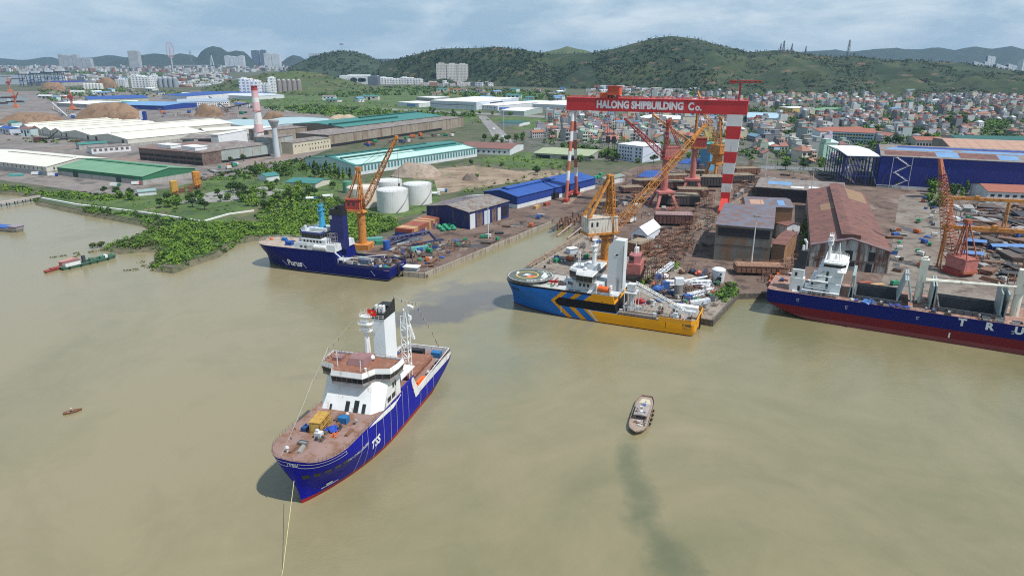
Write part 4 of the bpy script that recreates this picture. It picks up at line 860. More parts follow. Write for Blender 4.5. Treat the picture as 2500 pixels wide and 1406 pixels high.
for x in (59, 12.5):
    hu.strip(MB(), x, x-.35, 2.2, 4.9, .07, 1).build('fender_mark', LET if x > 50 else flat('dark_orange', (.35, .13, .01)), t)
MB().box(-.4, -.05, -2.4, -1.7, -.5, 6.2).box(-.4, -.05, -.5, .2, -.5, 6.2).box(-.2, -.02, -2.3, 0, 1, 5.6).build('boat_landing', BLACK, t)
FC = frame(CO, CT)
rr = random.Random(12)
junk(FC, [(rr.uniform(1.5, 15), rr.uniform(-2, 8.5), 5.2) for _ in range(9)]+[(rr.uniform(15, 31), rr.uniform(-7, 6), 6.2) for _ in range(10)]+[(rr.uniform(59, 66), rr.uniform(-6, 8), 13.0) for _ in range(5)], GEAR, 15, 'the orange and blue ship')
onship(FC, 'equipment_skid', 'red pump skid on the deck of the orange and blue ship', 'pump', (27, -4.5, 6.2), MB().box(-3, 3, -1.3, 1.3, 0, .4).tube((-2.4, 0, 1.2), (2.4, 0, 1.2), .8, None, 10).box(-1, 1, -1, 1, 1.5, 2.4), flat('pump_red', (.5, .05, .04)))
# ---- large freighter at right
BO, BT = (120.39, 303.22), -.5000762
lm('the freighter deckhouse', (138, 292))
def tru_paint(nt, ax):
    x, z = ax[0], ax[2]
    c = mixc(nt, z.gt(5.9), (.19, .016, .018), (.008, .014, .15)); n = noi(nt, X(nt, c.nt.nodes['Texture Coordinate'].outputs['Object']), .35, 5, .7, (.3, 1, 1))
    return mixc(nt, z.lt(2.1), c, mixc(nt, n, (.20, .045, .05), (.27, .075, .075)))
t = thing('cargo_ship', 'long blue and red cargo ship with open holds, cut off by the photo edge', 'ship', (BO[0], BO[1], 0), BT)
hu = Hull(146, 12.5, 12, xs=((-2, 34), (-.3, 24), (.5, 15), (2, 9.5), (3.8, 4.5), (5.2, 1.6), (6, .1), (14, -.3)), rs=5, bowz=14)
mb = MB(); hu.loft(mb, [-2, -1, -.3, .4, 1.2, 2.1, 3, 4, 5.2, 5.9, 7, 8.5, 10, 11.8], None, 60)
ho = mb.build('hull', hullmat('freighter_paint', tru_paint), t, True); ho.data.polygons.foreach_set('use_smooth', [abs(p.normal.x) < .9 for p in ho.data.polygons])
TD = mat('freighter_deck', (.30, .155, .115), (.22, .12, .09), s=.2, rough=.8, rust=(.4, (.36, .24, .19)))
hu.cap(MB(), 11.75, None, 34.6, 0, 60).build('deck', TD, t)
dk = MB().box(34.6, 140, -12.6, -8.8, 11.4, 11.77).box(34.6, 140, 8.8, 12.6, 11.4, 11.77).box(52.6, 65.8, -8.8, 8.8, 11.4, 11.77).box(87.6, 98, -8.8, 8.8, 11.4, 11.77).box(116, 140, -8.8, 8.8, 11.4, 11.77); dk.build('deck', TD, t)
CM = mat('coaming_grey', (.10, .115, .12), (.075, .085, .09), s=.3, rust=(.25, (.15, .07, .05)), rough=.5); HM = mat('hatch_green_grey', (.33, .42, .43), (.25, .33, .34), s=.3, rough=.5, rust=(.3, (.30, .22, .17)), streak=True)
for a, b_ in ((35, 52.2), (66.2, 87), (98.5, 115.5)):
    cm = MB().box(a-.4, b_+.4, -9.1, -8.7, 11.3, 13.6).box(a-.4, b_+.4, 8.7, 9.1, 11.3, 14.2).box(a-.4, a, -8.7, 8.7, 11.3, 13.8).box(b_, b_+.4, -8.7, 8.7, 11.3, 13.8).box(a-.8, b_+.8, -9.4, -9.1, 12.4, 12.7)
    for x in range(int(a), int(b_)+1, 3): cm.box(x, x+.15, -9.6, -9.1, 11.7, 13.5)
    co_ = cm.build('hatch_coaming', CM, t)
    MB().box(a, b_, -8.7, 8.7, .6, 1).box(a, b_, 8.5, 8.7, 1, 13.4).box(a, b_, -8.7, -8.5, 1, 13.4).box(a, a+.2, -8.5, 8.5, 1, 13.4).box(b_-.2, b_, -8.5, 8.5, 1, 13.4).build('hold_lining', mat('hold_dark', (.10, .10, .105), (.06, .06, .065), s=.3), co_)
def leafp(x, tilt, z1=25):
    for k, (dx, ti) in enumerate(((0, tilt), (1.5, -tilt*.6))):
        MB().add([(x+dx, -8.6, 12.2), (x+dx+.5, -8.6, 12.2), (x+dx+.5+ti, -8.6, z1), (x+dx+ti, -8.6, z1), (x+dx, 8.6, 12.2), (x+dx+.5, 8.6, 12.2), (x+dx+.5+ti, 8.6, z1), (x+dx+ti, 8.6, z1)], [(0, 1, 2, 3), (7, 6, 5, 4), (0, 3, 7, 4), (1, 5, 6, 2), (3, 2, 6, 7), (0, 4, 5, 1)]).build('hatch_cover', HM, t)
leafp(32.4, .6, 22); leafp(62.6, .3, 22); leafp(86.6, -.4, 22.5)
for x0, x1 in ((50.6, 52.8), (55.8, 53.6)):
    for y0, y1 in ((-8.6, 8.6),):
        MB().add([(x0, y0, 13.6), (x0+.6, y0, 13.6), (x1+.4, y0, 23), (x1-.2, y0, 23), (x0, y1, 13.6), (x0+.6, y1, 13.6), (x1+.4, y1, 23), (x1-.2, y1, 23)], [(0, 1, 2, 3), (7, 6, 5, 4), (0, 3, 7, 4), (1, 5, 6, 2), (3, 2, 6, 7)]).build('hatch_cover', HM, t)
dh = MB().box(16.5, 29, -9.5, 9.5, 11.7, 17).box(18.5, 29, -9, 9, 17, 20).box(19.5, 29, -8.5, 8.5, 20, 23.2).box(10, 16.5, -10.5, 6, 11.7, 11.9).build('deckhouse', mat('house_white', (.72, .76, .77), (.64, .68, .70), s=.2, rough=.45), t)
MB().box(15.2, 24.5, -10.6, -9, 14.6, 14.9).box(15.8, 24, -10.4, -9, 17.5, 17.8).rail([(15.2, -10.6, 14.9), (24.5, -10.6, 14.9)], 1, 1.5, .05).build('gallery', WHITE, dh)
for x, z in ((17.5, 13), (22.5, 13), (23.2, 16), (17.3, 16), (22.8, 18.7), (22.8, 21.4)): MB().box(x, x+.9, -9.62 if z < 17 else -9.12, -9.4 if z < 17 else -8.9, z-1, z+.9).build('doorway', GLASS, dh)
for x, z in ((19.5, 19), (21.5, 22)): MB().lathe([(0, 0), (.35, 0), (.35, .1), (0, .1)], 8, cap=False).build('porthole', GLASS, dh).matrix_local = Matrix.Translation((x, -9.05, z)) @ Matrix.Rotation(R(90), 4, 'X')
wh = MB().prism([(30, -5.5), (30, 5.5), (28.2, 8.2), (21, 8.2), (21, -8.2), (28.2, -8.2)], 23.2, 24.1).prism([(30.4, -5.7), (30.4, 5.7), (28.4, 8.6), (21, 8.6), (21, -8.6), (28.4, -8.6)], 25.5, 26.2); wh.build('wheelhouse', WHITE, t)
MB().prism([(29.9, -5.4), (29.9, 5.4), (28, 8), (21.2, 8), (21.2, -8), (28, -8)], 24.1, 25.5).build('bridge_windows', GLASS, t)
MB().box(27, 30.4, -11, 11, 22.7, 23.0).rail([(30.4, -11, 23), (27, -11, 23)], 1, 1.5, .05).rail([(30.2, -5.5, 26.2), (28.2, -8.4, 26.2), (21.2, -8.4, 26.2), (21.2, 8.4, 26.2), (28.2, 8.4, 26.2), (30.2, 5.5, 26.2)], 1, 1.5, .05).build('bridge_wing', WHITE, t)
mast_on(t, 22.5, -3, 26.2, 38.5, WHITE, RAILW, .9)
MB().tube((27, -6, 26.2), (26.2, -5, 34.5), .18).tube((28, -3, 26.2), (26.2, -5, 33), .14).tube((25, -3, 26.2), (26.2, -5, 33), .14).build('aerial', WHITE, t)
cs = MB().box(8.6, 14.2, -9, -1, 11.7, 17.6).box(9, 13.8, -8.8, -1.2, 17.6, 21.5).build('engine_casing', WHITE, t)
MB().prism([(8.8, -7.6), (13.8, -7.6), (13.8, -2), (8.8, -2)], 21.5, 29.8, [(11.3, -7.2), (14.2, -7.2), (14.2, -2.4), (11.3, -2.4)]).build('funnel', flat('funnel_black', (.022, .024, .032), .5), t)
MB().tube((12, -6, 29.7), (12, -6, 32), .5).tube((13, -4.2, 29.7), (13, -4.2, 33), .45).tube((13, -4.2, 32.8), (12, -4.6, 34.4), .5).build('exhaust_pipe', WHITE, t)
MB().box(10.3, 11.2, -9.1, -8.98, 18.6, 20.3).box(12, 13, -9.12, -8.98, 12, 14.2).build('doorway', GLASS, cs)
lad = MB()
for k, z in enumerate((14.9, 17.8, 20)): lad.tube((16+k, -9.9, z), (21.5+k*.4, -9.9, z+2.6), .15, None, 4)
lad.build('stairs', STEEL, dh)
TB = MB().box(14, 29, -11.8, -9.8, 13.3, 13.6)
for x in range(14, 30, 2): TB.box(x, x+.2, -11.8, -11.6, 11.8, 13.3)
TB.build('boat_deck', GREYW, t)
CRW = mat('crane_cream', (.74, .72, .62), (.66, .63, .53), s=.3, rough=.45, rust=(.2, (.4, .33, .25)), streak=True)
cr = MB().tube((58.6, 0, 11.7), (58.6, 0, 21), 1.6, 1.5, 14).box(57.2, 60.2, -1.6, 1.6, 21, 30.6).box(57.8, 59.6, -1, 1, 30.6, 31.6); c1 = cr.build('deck_crane', CRW, t)
bm_ = MB()
for y in (-1, 1): bm_.tube((60, y, 21.8), (91, y*.4-2, 24.2), .55, .35, 6)
for k in range(10): a = k/9; bm_.tube((60+31*a, -1+.6*a-2*a, 21.8+2.4*a), (60+31*a, 1-.6*a-2*a, 21.8+2.4*a), .2, None, 4)
bm_.build('boom', CRW, c1)
MB().tube((59, 0, 31), (60.5, 0, 31.8), .2).tube((58.2, .5, 31.5), (58.2, .5, 33.2), .15).build('crane_light', BLACK, c1)
c2 = MB().tube((92.5, 0, 11.7), (92.5, 0, 21), 1.6, 1.5, 14).box(91, 94, -1.6, 1.6, 21, 31).build('deck_crane', CRW, t)
for k, ch in enumerate('TRU'): letters(MB(), ch, hu.stbd(73.2+k*9.4, 8.2), 2.9, 3.2, .45).build('lettering', LET, t)
hu.strip(MB(), 71.0, 71.55, 2.4, 4.6, .08, 1, -1).build('draft_mark', LET, t)
for x in (32, 58.5, 91, 12.5):
    p = MB(); hu.strip(p, x, x+1.3, 9.2, 9.35, .08, 2, -1); hu.strip(p, x+.3, x+.42, 8.2, 9.0, .08, 1, -1); hu.strip(p, x+.85, x+.97, 8.2, 9.0, .08, 1, -1); hu.strip(p, x+.3, x+.97, 8.1, 8.22, .08, 1, -1); p.build('draft_mark', LET, t)
MB().rail([(x, -y+.2, 11.75) for x, y in hu.ring(11.7, None, 20) if x < 95], 1.05, 2.5, .04).build('railing', RAILD, t)
FB = frame(BO, BT)
onship(FB, 'tarpaulin', 'light blue tarpaulin on the freighter deck below the first hold', 'tarpaulin', (40, -11, 11.8), MB().blob((0, 0, .3), 1.9, 2, .5, .4).blob((2.2, .2, .3), 1.3, 2, .4, .4), flat('sky_tarp', (.08, .22, .55)))
onship(FB, 'net_pile', 'dark blue net pile on the freighter deck between the holds', 'net', (49, -10.9, 11.8), MB().blob((0, 0, .3), 1.6, 2, .6, .45).blob((2.4, .2, .3), 1.5, 2, .6, .4).blob((4.4, 0, .3), 1.2, 2, .5, .4), flat('navy_net', (.03, .04, .20)))
rr = random.Random(21)
junk(FB, [(rr.uniform(2, 14), rr.uniform(-10, 8), 11.8) for _ in range(5)]+[(rr.uniform(34, 95), rr.uniform(-11.6, -10), 11.8) for _ in range(20)]+[(rr.uniform(53, 64), rr.uniform(-7, 7), 11.8) for _ in range(5)], GEAR, 23, 'the freighter')
# ================================================================ small craft
def hull_small(mb, L, B, z0, z1, bow=.35, stern=.15, n=10):
    """open boat shell: pointed bow at +x"""
    ps = []
    for i in range(n+1):
        u = i/n; x = -L/2+L*u; w_ = B/2*(1-max(0, (u-(1-bow))/bow)**2) if u > 1-bow else B/2*(1-.35*max(0, (stern-u)/stern)**2); ps.append((x, max(w_, .03)))
    def row(k, z, dx=0): return [(x*(1+dx), y*k, z) for x, y in ps]+[(x*(1+dx), -y*k, z) for x, y in ps[::-1]]
    a, b_ = row(.72, z0, -.06), row(1, z1); m = len(a)
    mb.add(a+b_, [list(range(m))[::-1]]+[(i, (i+1) % m, m+(i+1) % m, m+i) for i in range(m)])
    mb.add(row(.9, z1-.25, -.02), [list(range(m))])
    return ps
WOOD = mat('old_timber', (.19, .14, .105), (.29, .235, .19), s=1.2, rough=.85, rust=(.4, (.15, .09, .06)))
PALEW = mat('weathered_boards', (.42, .36, .31), (.52, .47, .43), s=.8, rough=.85, rust=(.3, (.25, .17, .12)))
p = G(1563, 1013, 0); q = G(1580, 973, 0); q2 = G(1552, 1064, 0); d = (q2-q); LBt = d.length
t = thing('sampan', 'old wooden houseboat barge alone on the muddy water', 'boat', ((q.x+q2.x)/2, (q.y+q2.y)/2, 0), math.atan2(d.y, d.x))
mb = MB(); n = 16; ol = []
for i in range(n+1):
    u = i/n; x = -LBt/2+LBt*u; y = 3.1*math.sqrt(max(0, 1-max(0, (u-.72)/.28)**2.4))*(1 if u > .22 else .62+.38*math.sin(u/.22*math.pi/2)); ol.append((x, max(y, .35 if i == n else y)))
rw = lambda k, z: [(x*k, y*k, z) for x, y in ol]+[(x*k, -y*k, z) for x, y in ol[::-1]]
m_ = 2*(n+1); mb.add(rw(.86, -.3)+rw(1, 1.5)+rw(.94, 1.5)+rw(.94, 1.0), [(i, (i+1) % m_, m_+(i+1) % m_, m_+i) for i in range(m_)]+[(m_+i, m_+(i+1) % m_, 2*m_+(i+1) % m_, 2*m_+i) for i in range(m_)]+[(2*m_+i, 2*m_+(i+1) % m_, 3*m_+(i+1) % m_, 3*m_+i) for i in range(m_)])
mb.build('hull', WOOD, t); MB().add(rw(.94, 1.02), [list(range(m_))]).build('deck', mat('clay_deck', (.28, .215, .165), (.36, .30, .25), s=1.5, rough=.9, rust=(.4, (.26, .17, .12))), t)
MB().box(-3.6, 4.0, -1.95, 1.95, 1.0, 2.6).build('cabin', WOOD, t)
MB().add([(-4, -2.15, 2.65), (4.3, -2.15, 2.65), (4.3, 0, 3.0), (-4, 0, 3.0), (-4, 2.15, 2.65), (4.3, 2.15, 2.65), (-4, -2.15, 2.5), (4.3, -2.15, 2.5), (4.3, 2.15, 2.5), (-4, 2.15, 2.5)], [(0, 1, 2, 3), (3, 2, 5, 4), (0, 6, 7, 1), (4, 5, 8, 9), (1, 7, 8, 5, 2), (0, 3, 4, 9, 6)]).build('roof', mat('cabin_roof', (.25, .225, .205), (.36, .335, .315), s=.7, rough=.8, rust=(.25, (.3, .2, .15))), t)
for y in (-1.3, -.3, .7): MB().box(4.0, 4.08, y, y+.75, 1.5, 2.4).build('window', GLASS, t)
MB().prism([(-9.2, -1.2), (-6, -2), (-6, 2), (-9.2, 1.2)], 1.5, 1.65).box(-8.6, -8.3, -1, 1, 1, 1.5).build('stern_platform', mat('cream_boards', (.55, .5, .38), (.45, .4, .3), s=1), t)
og_ = MB(); ro_ = random.Random(6)
for _ in range(26): x, y = ro_.uniform(4.2, 8), ro_.uniform(-1.8, 1.8); og_.cm = ro_.randrange(5); og_.box(x, x+ro_.uniform(.2, .8), y, y+ro_.uniform(.2, .7), 1, 1+ro_.uniform(.15, .6))
for _ in range(14): x, y = ro_.uniform(-3.6, 3.6), ro_.uniform(-1.8, 1.2); og_.cm = ro_.randrange(5); og_.box(x, x+ro_.uniform(.3, 1.4), y, y+ro_.uniform(.2, .8), 2.75, 3.0+ro_.uniform(.05, .3))
og_.build('loose_gear', CLUT[:5], t)
tw = MB()
for x, y in ((-7.3, 1.9), (-4, 3), (-1, 3.2), (2, 3.2), (5, 3.1), (-5, -3), (0, -3.2), (3, -3.2)): tw.lathe([(.2, .5), (.55, .4), (.55, .75), (.2, .7)], 8, (x, y), False)
tw.build('tyre_fenders', BLACK, t)
MB().blob((-7.2, .4, 1.8), .5, 1, .4, .5).box(5, 6, -.8, .3, 1, 1.4).box(-5.8, -5.2, -1.5, -.6, 1, 2).tube((4.8, 1, 1.2), (7.6, .6, 1.3), .12).build('deck_gear', PALEW, t)
lm('the wooden houseboat', (t.location.x, t.location.y))
p = G(178, 1006, 0); t = thing('rowing_boat', 'tiny dark rowing boat alone at lower left', 'boat', p, R(38))
mb = MB(); hull_small(mb, 5.4, 1.8, -.1, .6, .45, .4); mb.build('hull', flat('tarred', (.20, .09, .05)), t); MB().box(-.2, .1, -.6, .6, .35, .42).box(-1.6, -.8, -.45, .45, .2, .5).build('bench', WOOD, t)
MB().tube((.2, .6, .6), (-1.2, 1.9, .1), .04).tube((.2, -.6, .6), (-1.2, -1.9, .1), .04).build('oar', WOOD, t)
def person(nm, label, loc, rot, shirt, trousers, hat=None, pose='stand', cat='person', group=None):
    """one skinned body: joints with radii, grown by a skin modifier"""
    sit = pose == 'sit'; hz = .45 if sit else .92
    J = [((0, 0, hz), .15), ((0, 0, hz+.28), .14), ((0, 0, hz+.5), .13), ((0, 0, hz+.62), .06), ((0, .02, hz+.76), .105), ((0, .02, hz+.86), .08)]
    E_ = [(0, 1), (1, 2), (2, 3), (3, 4), (4, 5)]
    for sg in (1, -1):
        k = len(J)
        if sit: J += [((sg*.1, .06, hz-.02), .09), ((sg*.13, .42, hz+.02), .07), ((sg*.13, .48, .08), .05), ((sg*.13, .6, .05), .045)]
        elif pose == 'walk': J += [((sg*.1, 0, hz-.06), .09), ((sg*.11, sg*.14+.03, .48), .07), ((sg*.11, sg*.24-.05, .08), .05), ((sg*.11, sg*.24+.1, .04), .045)]
        else: J += [((sg*.1, 0, hz-.06), .09), ((sg*.12, .02, .48), .07), ((sg*.12, 0, .08), .05), ((sg*.12, .15, .04), .045)]
        E_ += [(0, k), (k, k+1), (k+1, k+2), (k+2, k+3)]
        k = len(J); J += [((sg*.2, 0, hz+.5), .06), ((sg*.27, .05, hz+.25), .048), ((sg*.25, .22 if pose != 'stand' else .1, hz+.05), .035)]; E_ += [(2, k), (k, k+1), (k+1, k+2)]
    me = bpy.data.meshes.new(nm); me.from_pydata([j[0] for j in J], E_, []); o = bpy.data.objects.new(nm, me); C.objects.link(o)
    o.modifiers.new('s', 'SKIN'); 
    for v, j in zip(me.skin_vertices[0].data, J): v.radius = (j[1], j[1])
    me.skin_vertices[0].data[0].use_root = True
    dg = bpy.context.evaluated_depsgraph_get(); ev = o.evaluated_get(dg); me2 = bpy.data.meshes.new_from_object(ev); o.modifiers.clear(); o.data = me2; me2.name = 'person'
    for m in (flat('skin', (.35, .20, .13)), shirt, trousers): me2.materials.append(m)
    for p_ in me2.polygons:
        c = p_.center; p_.material_index = 0 if c.z > hz+.6 or (abs(c.x) > .2 and c.z < hz+.3 and c.z > hz-.1 and not c.z < .5) else (1 if c.z > hz+.02 else 2); p_.use_smooth = True
    o.location = loc; o.rotation_euler = (0, 0, rot); tag(o, label, cat, group)
    if hat: MB().lathe([(.02, hz+1.02), (.27, hz+.84), (.25, hz+.83)], 10, (0, .02)).build('hat', hat, o) if hat is STRAW else MB().lathe([(.13, hz+.84), (.13, hz+.92), (.05, hz+.98)], 8, (0, .02)).build('helmet', hat, o)
    return o
STRAW = flat('straw_hat', (.70, .62, .45))
person('person', 'rower in a conical hat and pink shirt sitting in the tiny boat', G(178, 1006, 0)+Vector((-.3, -.2, .25)), R(-50), flat('pink_shirt', (.5, .22, .2)), flat('dark_trousers', (.05, .05, .07)), STRAW, 'sit')
# ---- dredger pair and barges at left
a = G(150, 660, 0); b_ = G(285, 628, 0); d = b_-a
t = thing('dredger', 'long green sand dredger moored off the mangroves', 'boat', (a+b_)/2, math.atan2(d.y, d.x)); L_ = d.length
GRN = mat('boat_green', (.035, .16, .11), (.05, .22, .15), s=.6, rough=.6, rust=(.4, (.14, .10, .07)))
mb = MB(); hull_small(mb, L_, 5.2, -.2, 1.7, .25, .1); mb.build('hull', GRN, t)
MB().box(-L_*.44, -L_*.18, -1.7, 1.7, 1.5, 3.8).build('cabin', WHITE, t); MB().box(-L_*.45, -L_*.17, -1.9, 1.9, 3.8, 4.0).build('cabin_roof', flat('maroon_roof', (.25, .09, .09)), t)
MB().box(-L_*.12, -L_*.07, -.8, .8, 1.5, 5.4).build('hopper_tower', flat('slate_tower', (.06, .07, .09)), t)
eq = MB().tube((-L_*.1, 0, 2.4), (L_*.42, 0, 2.9), .35).tube((-L_*.05, 1, 2), (L_*.3, 1, 2.2), .3).box(0, 2, -1, 1, 1.5, 3.2).box(L_*.33, L_*.46, -1.4, 1.4, 1.5, 2.6).box(L_*.05, L_*.12, -1.5, 1.5, 1.5, 2.4).tube((L_*.25, 0, 1.5), (L_*.25, 0, 7.5), .08).box(L_*.18, L_*.25, -1.5, .6, 1.5, 3); eq.build('dredging_gear', GRN, t)
MB().box(L_*.27, L_*.32, -1.3, 1.3, 1.5, 3.1).build('wheelhouse', WHITE, t)
fd = MB(); [fd.lathe([(.15, .9), (.5, .8), (.5, 1.2), (.15, 1.1)], 8, (x, -2.75), False) for x in (-12, -6, -1, 3, 9)]; fd.build('tyre_fenders', BLACK, t)
lm('the green dredger', ((a+b_)/2)[:2])
a = G(110, 667, 0); b_ = G(192, 641, 0); d = b_-a
t = thing('tugboat', 'red wooden boat lashed behind the green dredger', 'boat', (a+b_)/2, math.atan2(d.y, d.x)); RD = mat('boat_red', (.36, .075, .06), (.28, .06, .05), s=.6, rust=(.3, (.2, .1, .07)))
mb = MB(); hull_small(mb, d.length, 3.6, -.2, 1.2, .4, .3); mb.build('hull', RD, t); MB().box(-.5, 4.5, -1.3, 1.3, 1, 3.4).build('cabin', flat('orange_cabin', (.55, .2, .12)), t); MB().box(-.8, 9, -1.5, 1.5, 3.4, 3.55).build('roof', flat('coral_roof', (.55, .25, .2)), t)
MB().tube((7, -1.3, 1), (7, -1.3, 3.4), .08).tube((8.8, 1.3, 1), (8.8, 1.3, 3.4), .08).box(-7, -4, -1, 1, 1, 1.7).build('deck_gear', RD, t)
a = G(-45, 556, 0); b_ = G(57, 566, 0); d = b_-a
t = thing('barge', 'blue and grey sand barge at the left edge of the water', 'boat', (a+b_)/2, math.atan2(d.y, d.x)); L_ = d.length
mb = MB(); hull_small(mb, L_, 8.5, -.3, 2.2, .12, .1); mb.build('hull', mat('barge_grey', (.30, .29, .27), (.4, .38, .33), s=.4, rust=(.3, (.2, .13, .1))), t)
MB().box(-L_*.45, L_*.2, -3.4, 3.4, 2.0, 2.9).build('hatch_cover', mat('barge_blue', (.04, .10, .33), (.05, .13, .4), s=.3), t)
MB().box(L_*.26, L_*.44, -3, 3, 2.0, 3.6).box(L_*.24, L_*.45, -3.4, 3.4, 3.6, 3.8).build('cabin', flat('mauve_cabin', (.30, .25, .28)), t)
fb_ = MB(); pr = None; a = G(290, 618, .1); b_ = G(372, 596, .1)
for i in range(16): q = a.lerp(b_, i/15); fb_.cm = i % 2; fb_.tube(q-Vector((1.1, 0, 0)), q+Vector((.7, .3, 0)), .45, None, 8)
tag(fb_.build('floating_pipeline', [BLACK, flat('float_cream', (.55, .52, .45))]), 'string of black and white floats from dredger to mangroves', 'pipeline')
# ================================================================ cranes
CRED = mat('gantry_red', (.60, .028, .028), (.54, .024, .024), s=.08, rough=.5, rust=(.15, (.28, .04, .03)))
CWHT = mat('gantry_white', (.74, .73, .71), (.66, .65, .63), s=.1, rough=.5, rust=(.2, (.5, .40, .33)), streak=True)
FADED = mat('faded_red', (.50, .14, .09), (.42, .11, .075), s=.15, rough=.6)
ORC = mat('crane_orange', (.58, .24, .05), (.50, .19, .04), s=.15, rough=.6, rust=(.25, (.24, .10, .045)))
OCH = mat('crane_ochre', (.58, .25, .035), (.47, .18, .03), s=.3, rough=.6, rust=(.35, (.24, .095, .04)))
PNK = mat('crane_pink', (.50, .17, .145), (.42, .13, .11), s=.2, rough=.65, rust=(.3, (.28, .11, .09)))
RDB = mat('crane_red', (.42, .05, .035), (.34, .038, .03), s=.2, rough=.6, rust=(.35, (.2, .06, .04)))
RUSTY = mat('rust_steel', (.20, .095, .055), (.27, .14, .085), s=.4, rough=.8, rust=(.4, (.11, .055, .04)))
CABLE = flat('cable', (.06, .055, .05))
BASEC = mat('beige_cladding', (.66, .63, .56), (.57, .53, .46), s=.3, rough=.6, rust=(.3, (.3, .18, .1)), streak=True, rib=(0, 1.6, .1))
# ---- goliath gantry with lettering
A = G(1395, 485); B = G(1767, 512); ax_ = (B-A); Lg = Vector((ax_.x, ax_.y, 0)).length
t = thing('gantry_crane', 'huge red and white gantry crane with company lettering spanning the slipway', 'crane', A, math.atan2(ax_.y, ax_.x))
zb, zt = ztop(1400, 269, A)-LZ, ztop(1400, 239, A)-LZ
gd = MB().box(-5, Lg+9.5, -3.4, 3.4, zb, zt).box(-5.5, Lg+10, -3.7, 3.7, zt, zt+.4); girder = gd.build('girder', CRED, t)
letters(MB(), 'HALONG SHIPBUILDING', lambda u, v: (18.8+u, -3.46, zb+2.0+v), 64.5, 5.9, .52).build('lettering', LET, girder)
letters(MB(), 'C', lambda u, v: (86.6+u, -3.46, zb+2.0+v), 4.2, 5.9, .5).build('lettering', LET, girder); letters(MB(), 'o.', lambda u, v: (91.6+u, -3.46, zb+2.0+v), 4.6, 3.5, .38).build('lettering', LET, girder)
MB().rail([(-5, -3.5, zt+.4), (Lg+9.5, -3.5, zt+.4)], 1.3, 2.2, .07).rail([(-5, 3.5, zt+.4), (Lg+9.5, 3.5, zt+.4)], 1.3, 2.2, .07).build('railing', CRED, girder)
# stiff leg at the right: striped, tapering
bands = [0, 13.5, 20, 27, 35, 43, 52, 61, zb]
rl = MB()
for i, (a, b_) in enumerate(zip(bands, bands[1:])):
    rl.cm = i % 2
    def P(z):
        k = z/zb; w_ = 2.7+2.7*k; d_ = 3.1+.3*k; c_ = Lg+1.6*k
        return [(c_-w_, -d_), (c_+w_, -d_), (c_+w_, d_), (c_-w_, d_)]
    rl.prism(P(a), a, b_, P(b_))
leg = rl.build('rigid_leg', [CRED, CWHT], t)
ft = MB().prism([(Lg-3, -17), (Lg+3, -17), (Lg+3, 17), (Lg-3, 17)], 1.4, 9, [(Lg-2.4, -5), (Lg+2.4, -5), (Lg+2.4, 5), (Lg-2.4, 5)]).box(Lg-2.2, Lg+2.2, -18, 18, .9, 2.8); ft.build('foot', mat('bright_red', (.58, .05, .03), (.5, .04, .03), s=.2, rough=.5), leg)
bg_ = MB()
for y in (-15, -10, 10, 15): bg_.box(Lg-1.5, Lg+1.5, y-2, y+2, 0, 1.2)
bg_.build('bogies', CRED, leg)
# hinged A leg at the left
for sg in (-1, 1):
    lg = MB(); p0 = Vector((0, sg*14.5, 1.5)); p1 = Vector((0, sg*1.6, zb-1)); n = 9
    for i in range(n): lg.cm = 1 if (i % 2 == 0 and i > 1) else 0; lg.tube(p0.lerp(p1, i/n), p0.lerp(p1, (i+1)/n), 1.35, None, 10)
    lo = lg.build('hinged_leg', [FADED, CWHT], t); MB().box(-1.8, 1.8, sg*14.5-4, sg*14.5+4, 0, 2.6).build('bogies', RDB, lo)
MB().box(-.8, .8, -14.5, 14.5, 4, 6.2).build('sill_beam', RDB, t); MB().box(-2, 2, -2.4, 2.4, zb-1.6, zb).build('hinge', CWHT, t)
tr = MB().box(27, 36, -4.5, 4.5, zt+2.6, zt+8.6).box(21, 27, -4, 4, zt+.5, zt+4); to = tr.build('trolley', mat('trolley_red', (.62, .10, .04), (.52, .07, .03), s=.2), t)
MB().box(26.6, 36.4, -4.9, 4.9, zt+8.6, zt+9.1).box(28, 29.5, -4, 4, zt+.4, zt+2.6).box(33.5, 35, -4, 4, zt+.4, zt+2.6).build('trolley_frame', RDB, to)
hc = MB()
for x in (27.5, 32): hc.tube((x, -1, zb), (x, -1, zb-34), .16, None, 4).tube((x+.8, 1, zb), (x+.8, 1, zb-34), .16, None, 4).box(x-1, x+1.8, -1.6, 1.6, zb-24, zb-19)
hc.box(26.5, 33.6, -.7, .7, zb-36, zb-34).build('hoist', CABLE, to)
mj = MB().tube((Lg+3, 0, zt), (Lg+3, 0, zt+12), .8, .7, 6).lattice((Lg-3, 0, zt+13), (Lg+17, -1, zt+13.4), 1.8, 1.2, 8, .16).box(Lg-4.5, Lg-1, -1, 1, zt+11.6, zt+14.2)
mj.build('service_jib', RDB, t)
lm('the red gantry crane', ((A+B)/2)[:2]); lm('the striped leg of the gantry', B[:2]); lm('the hinged leg of the gantry', A[:2])
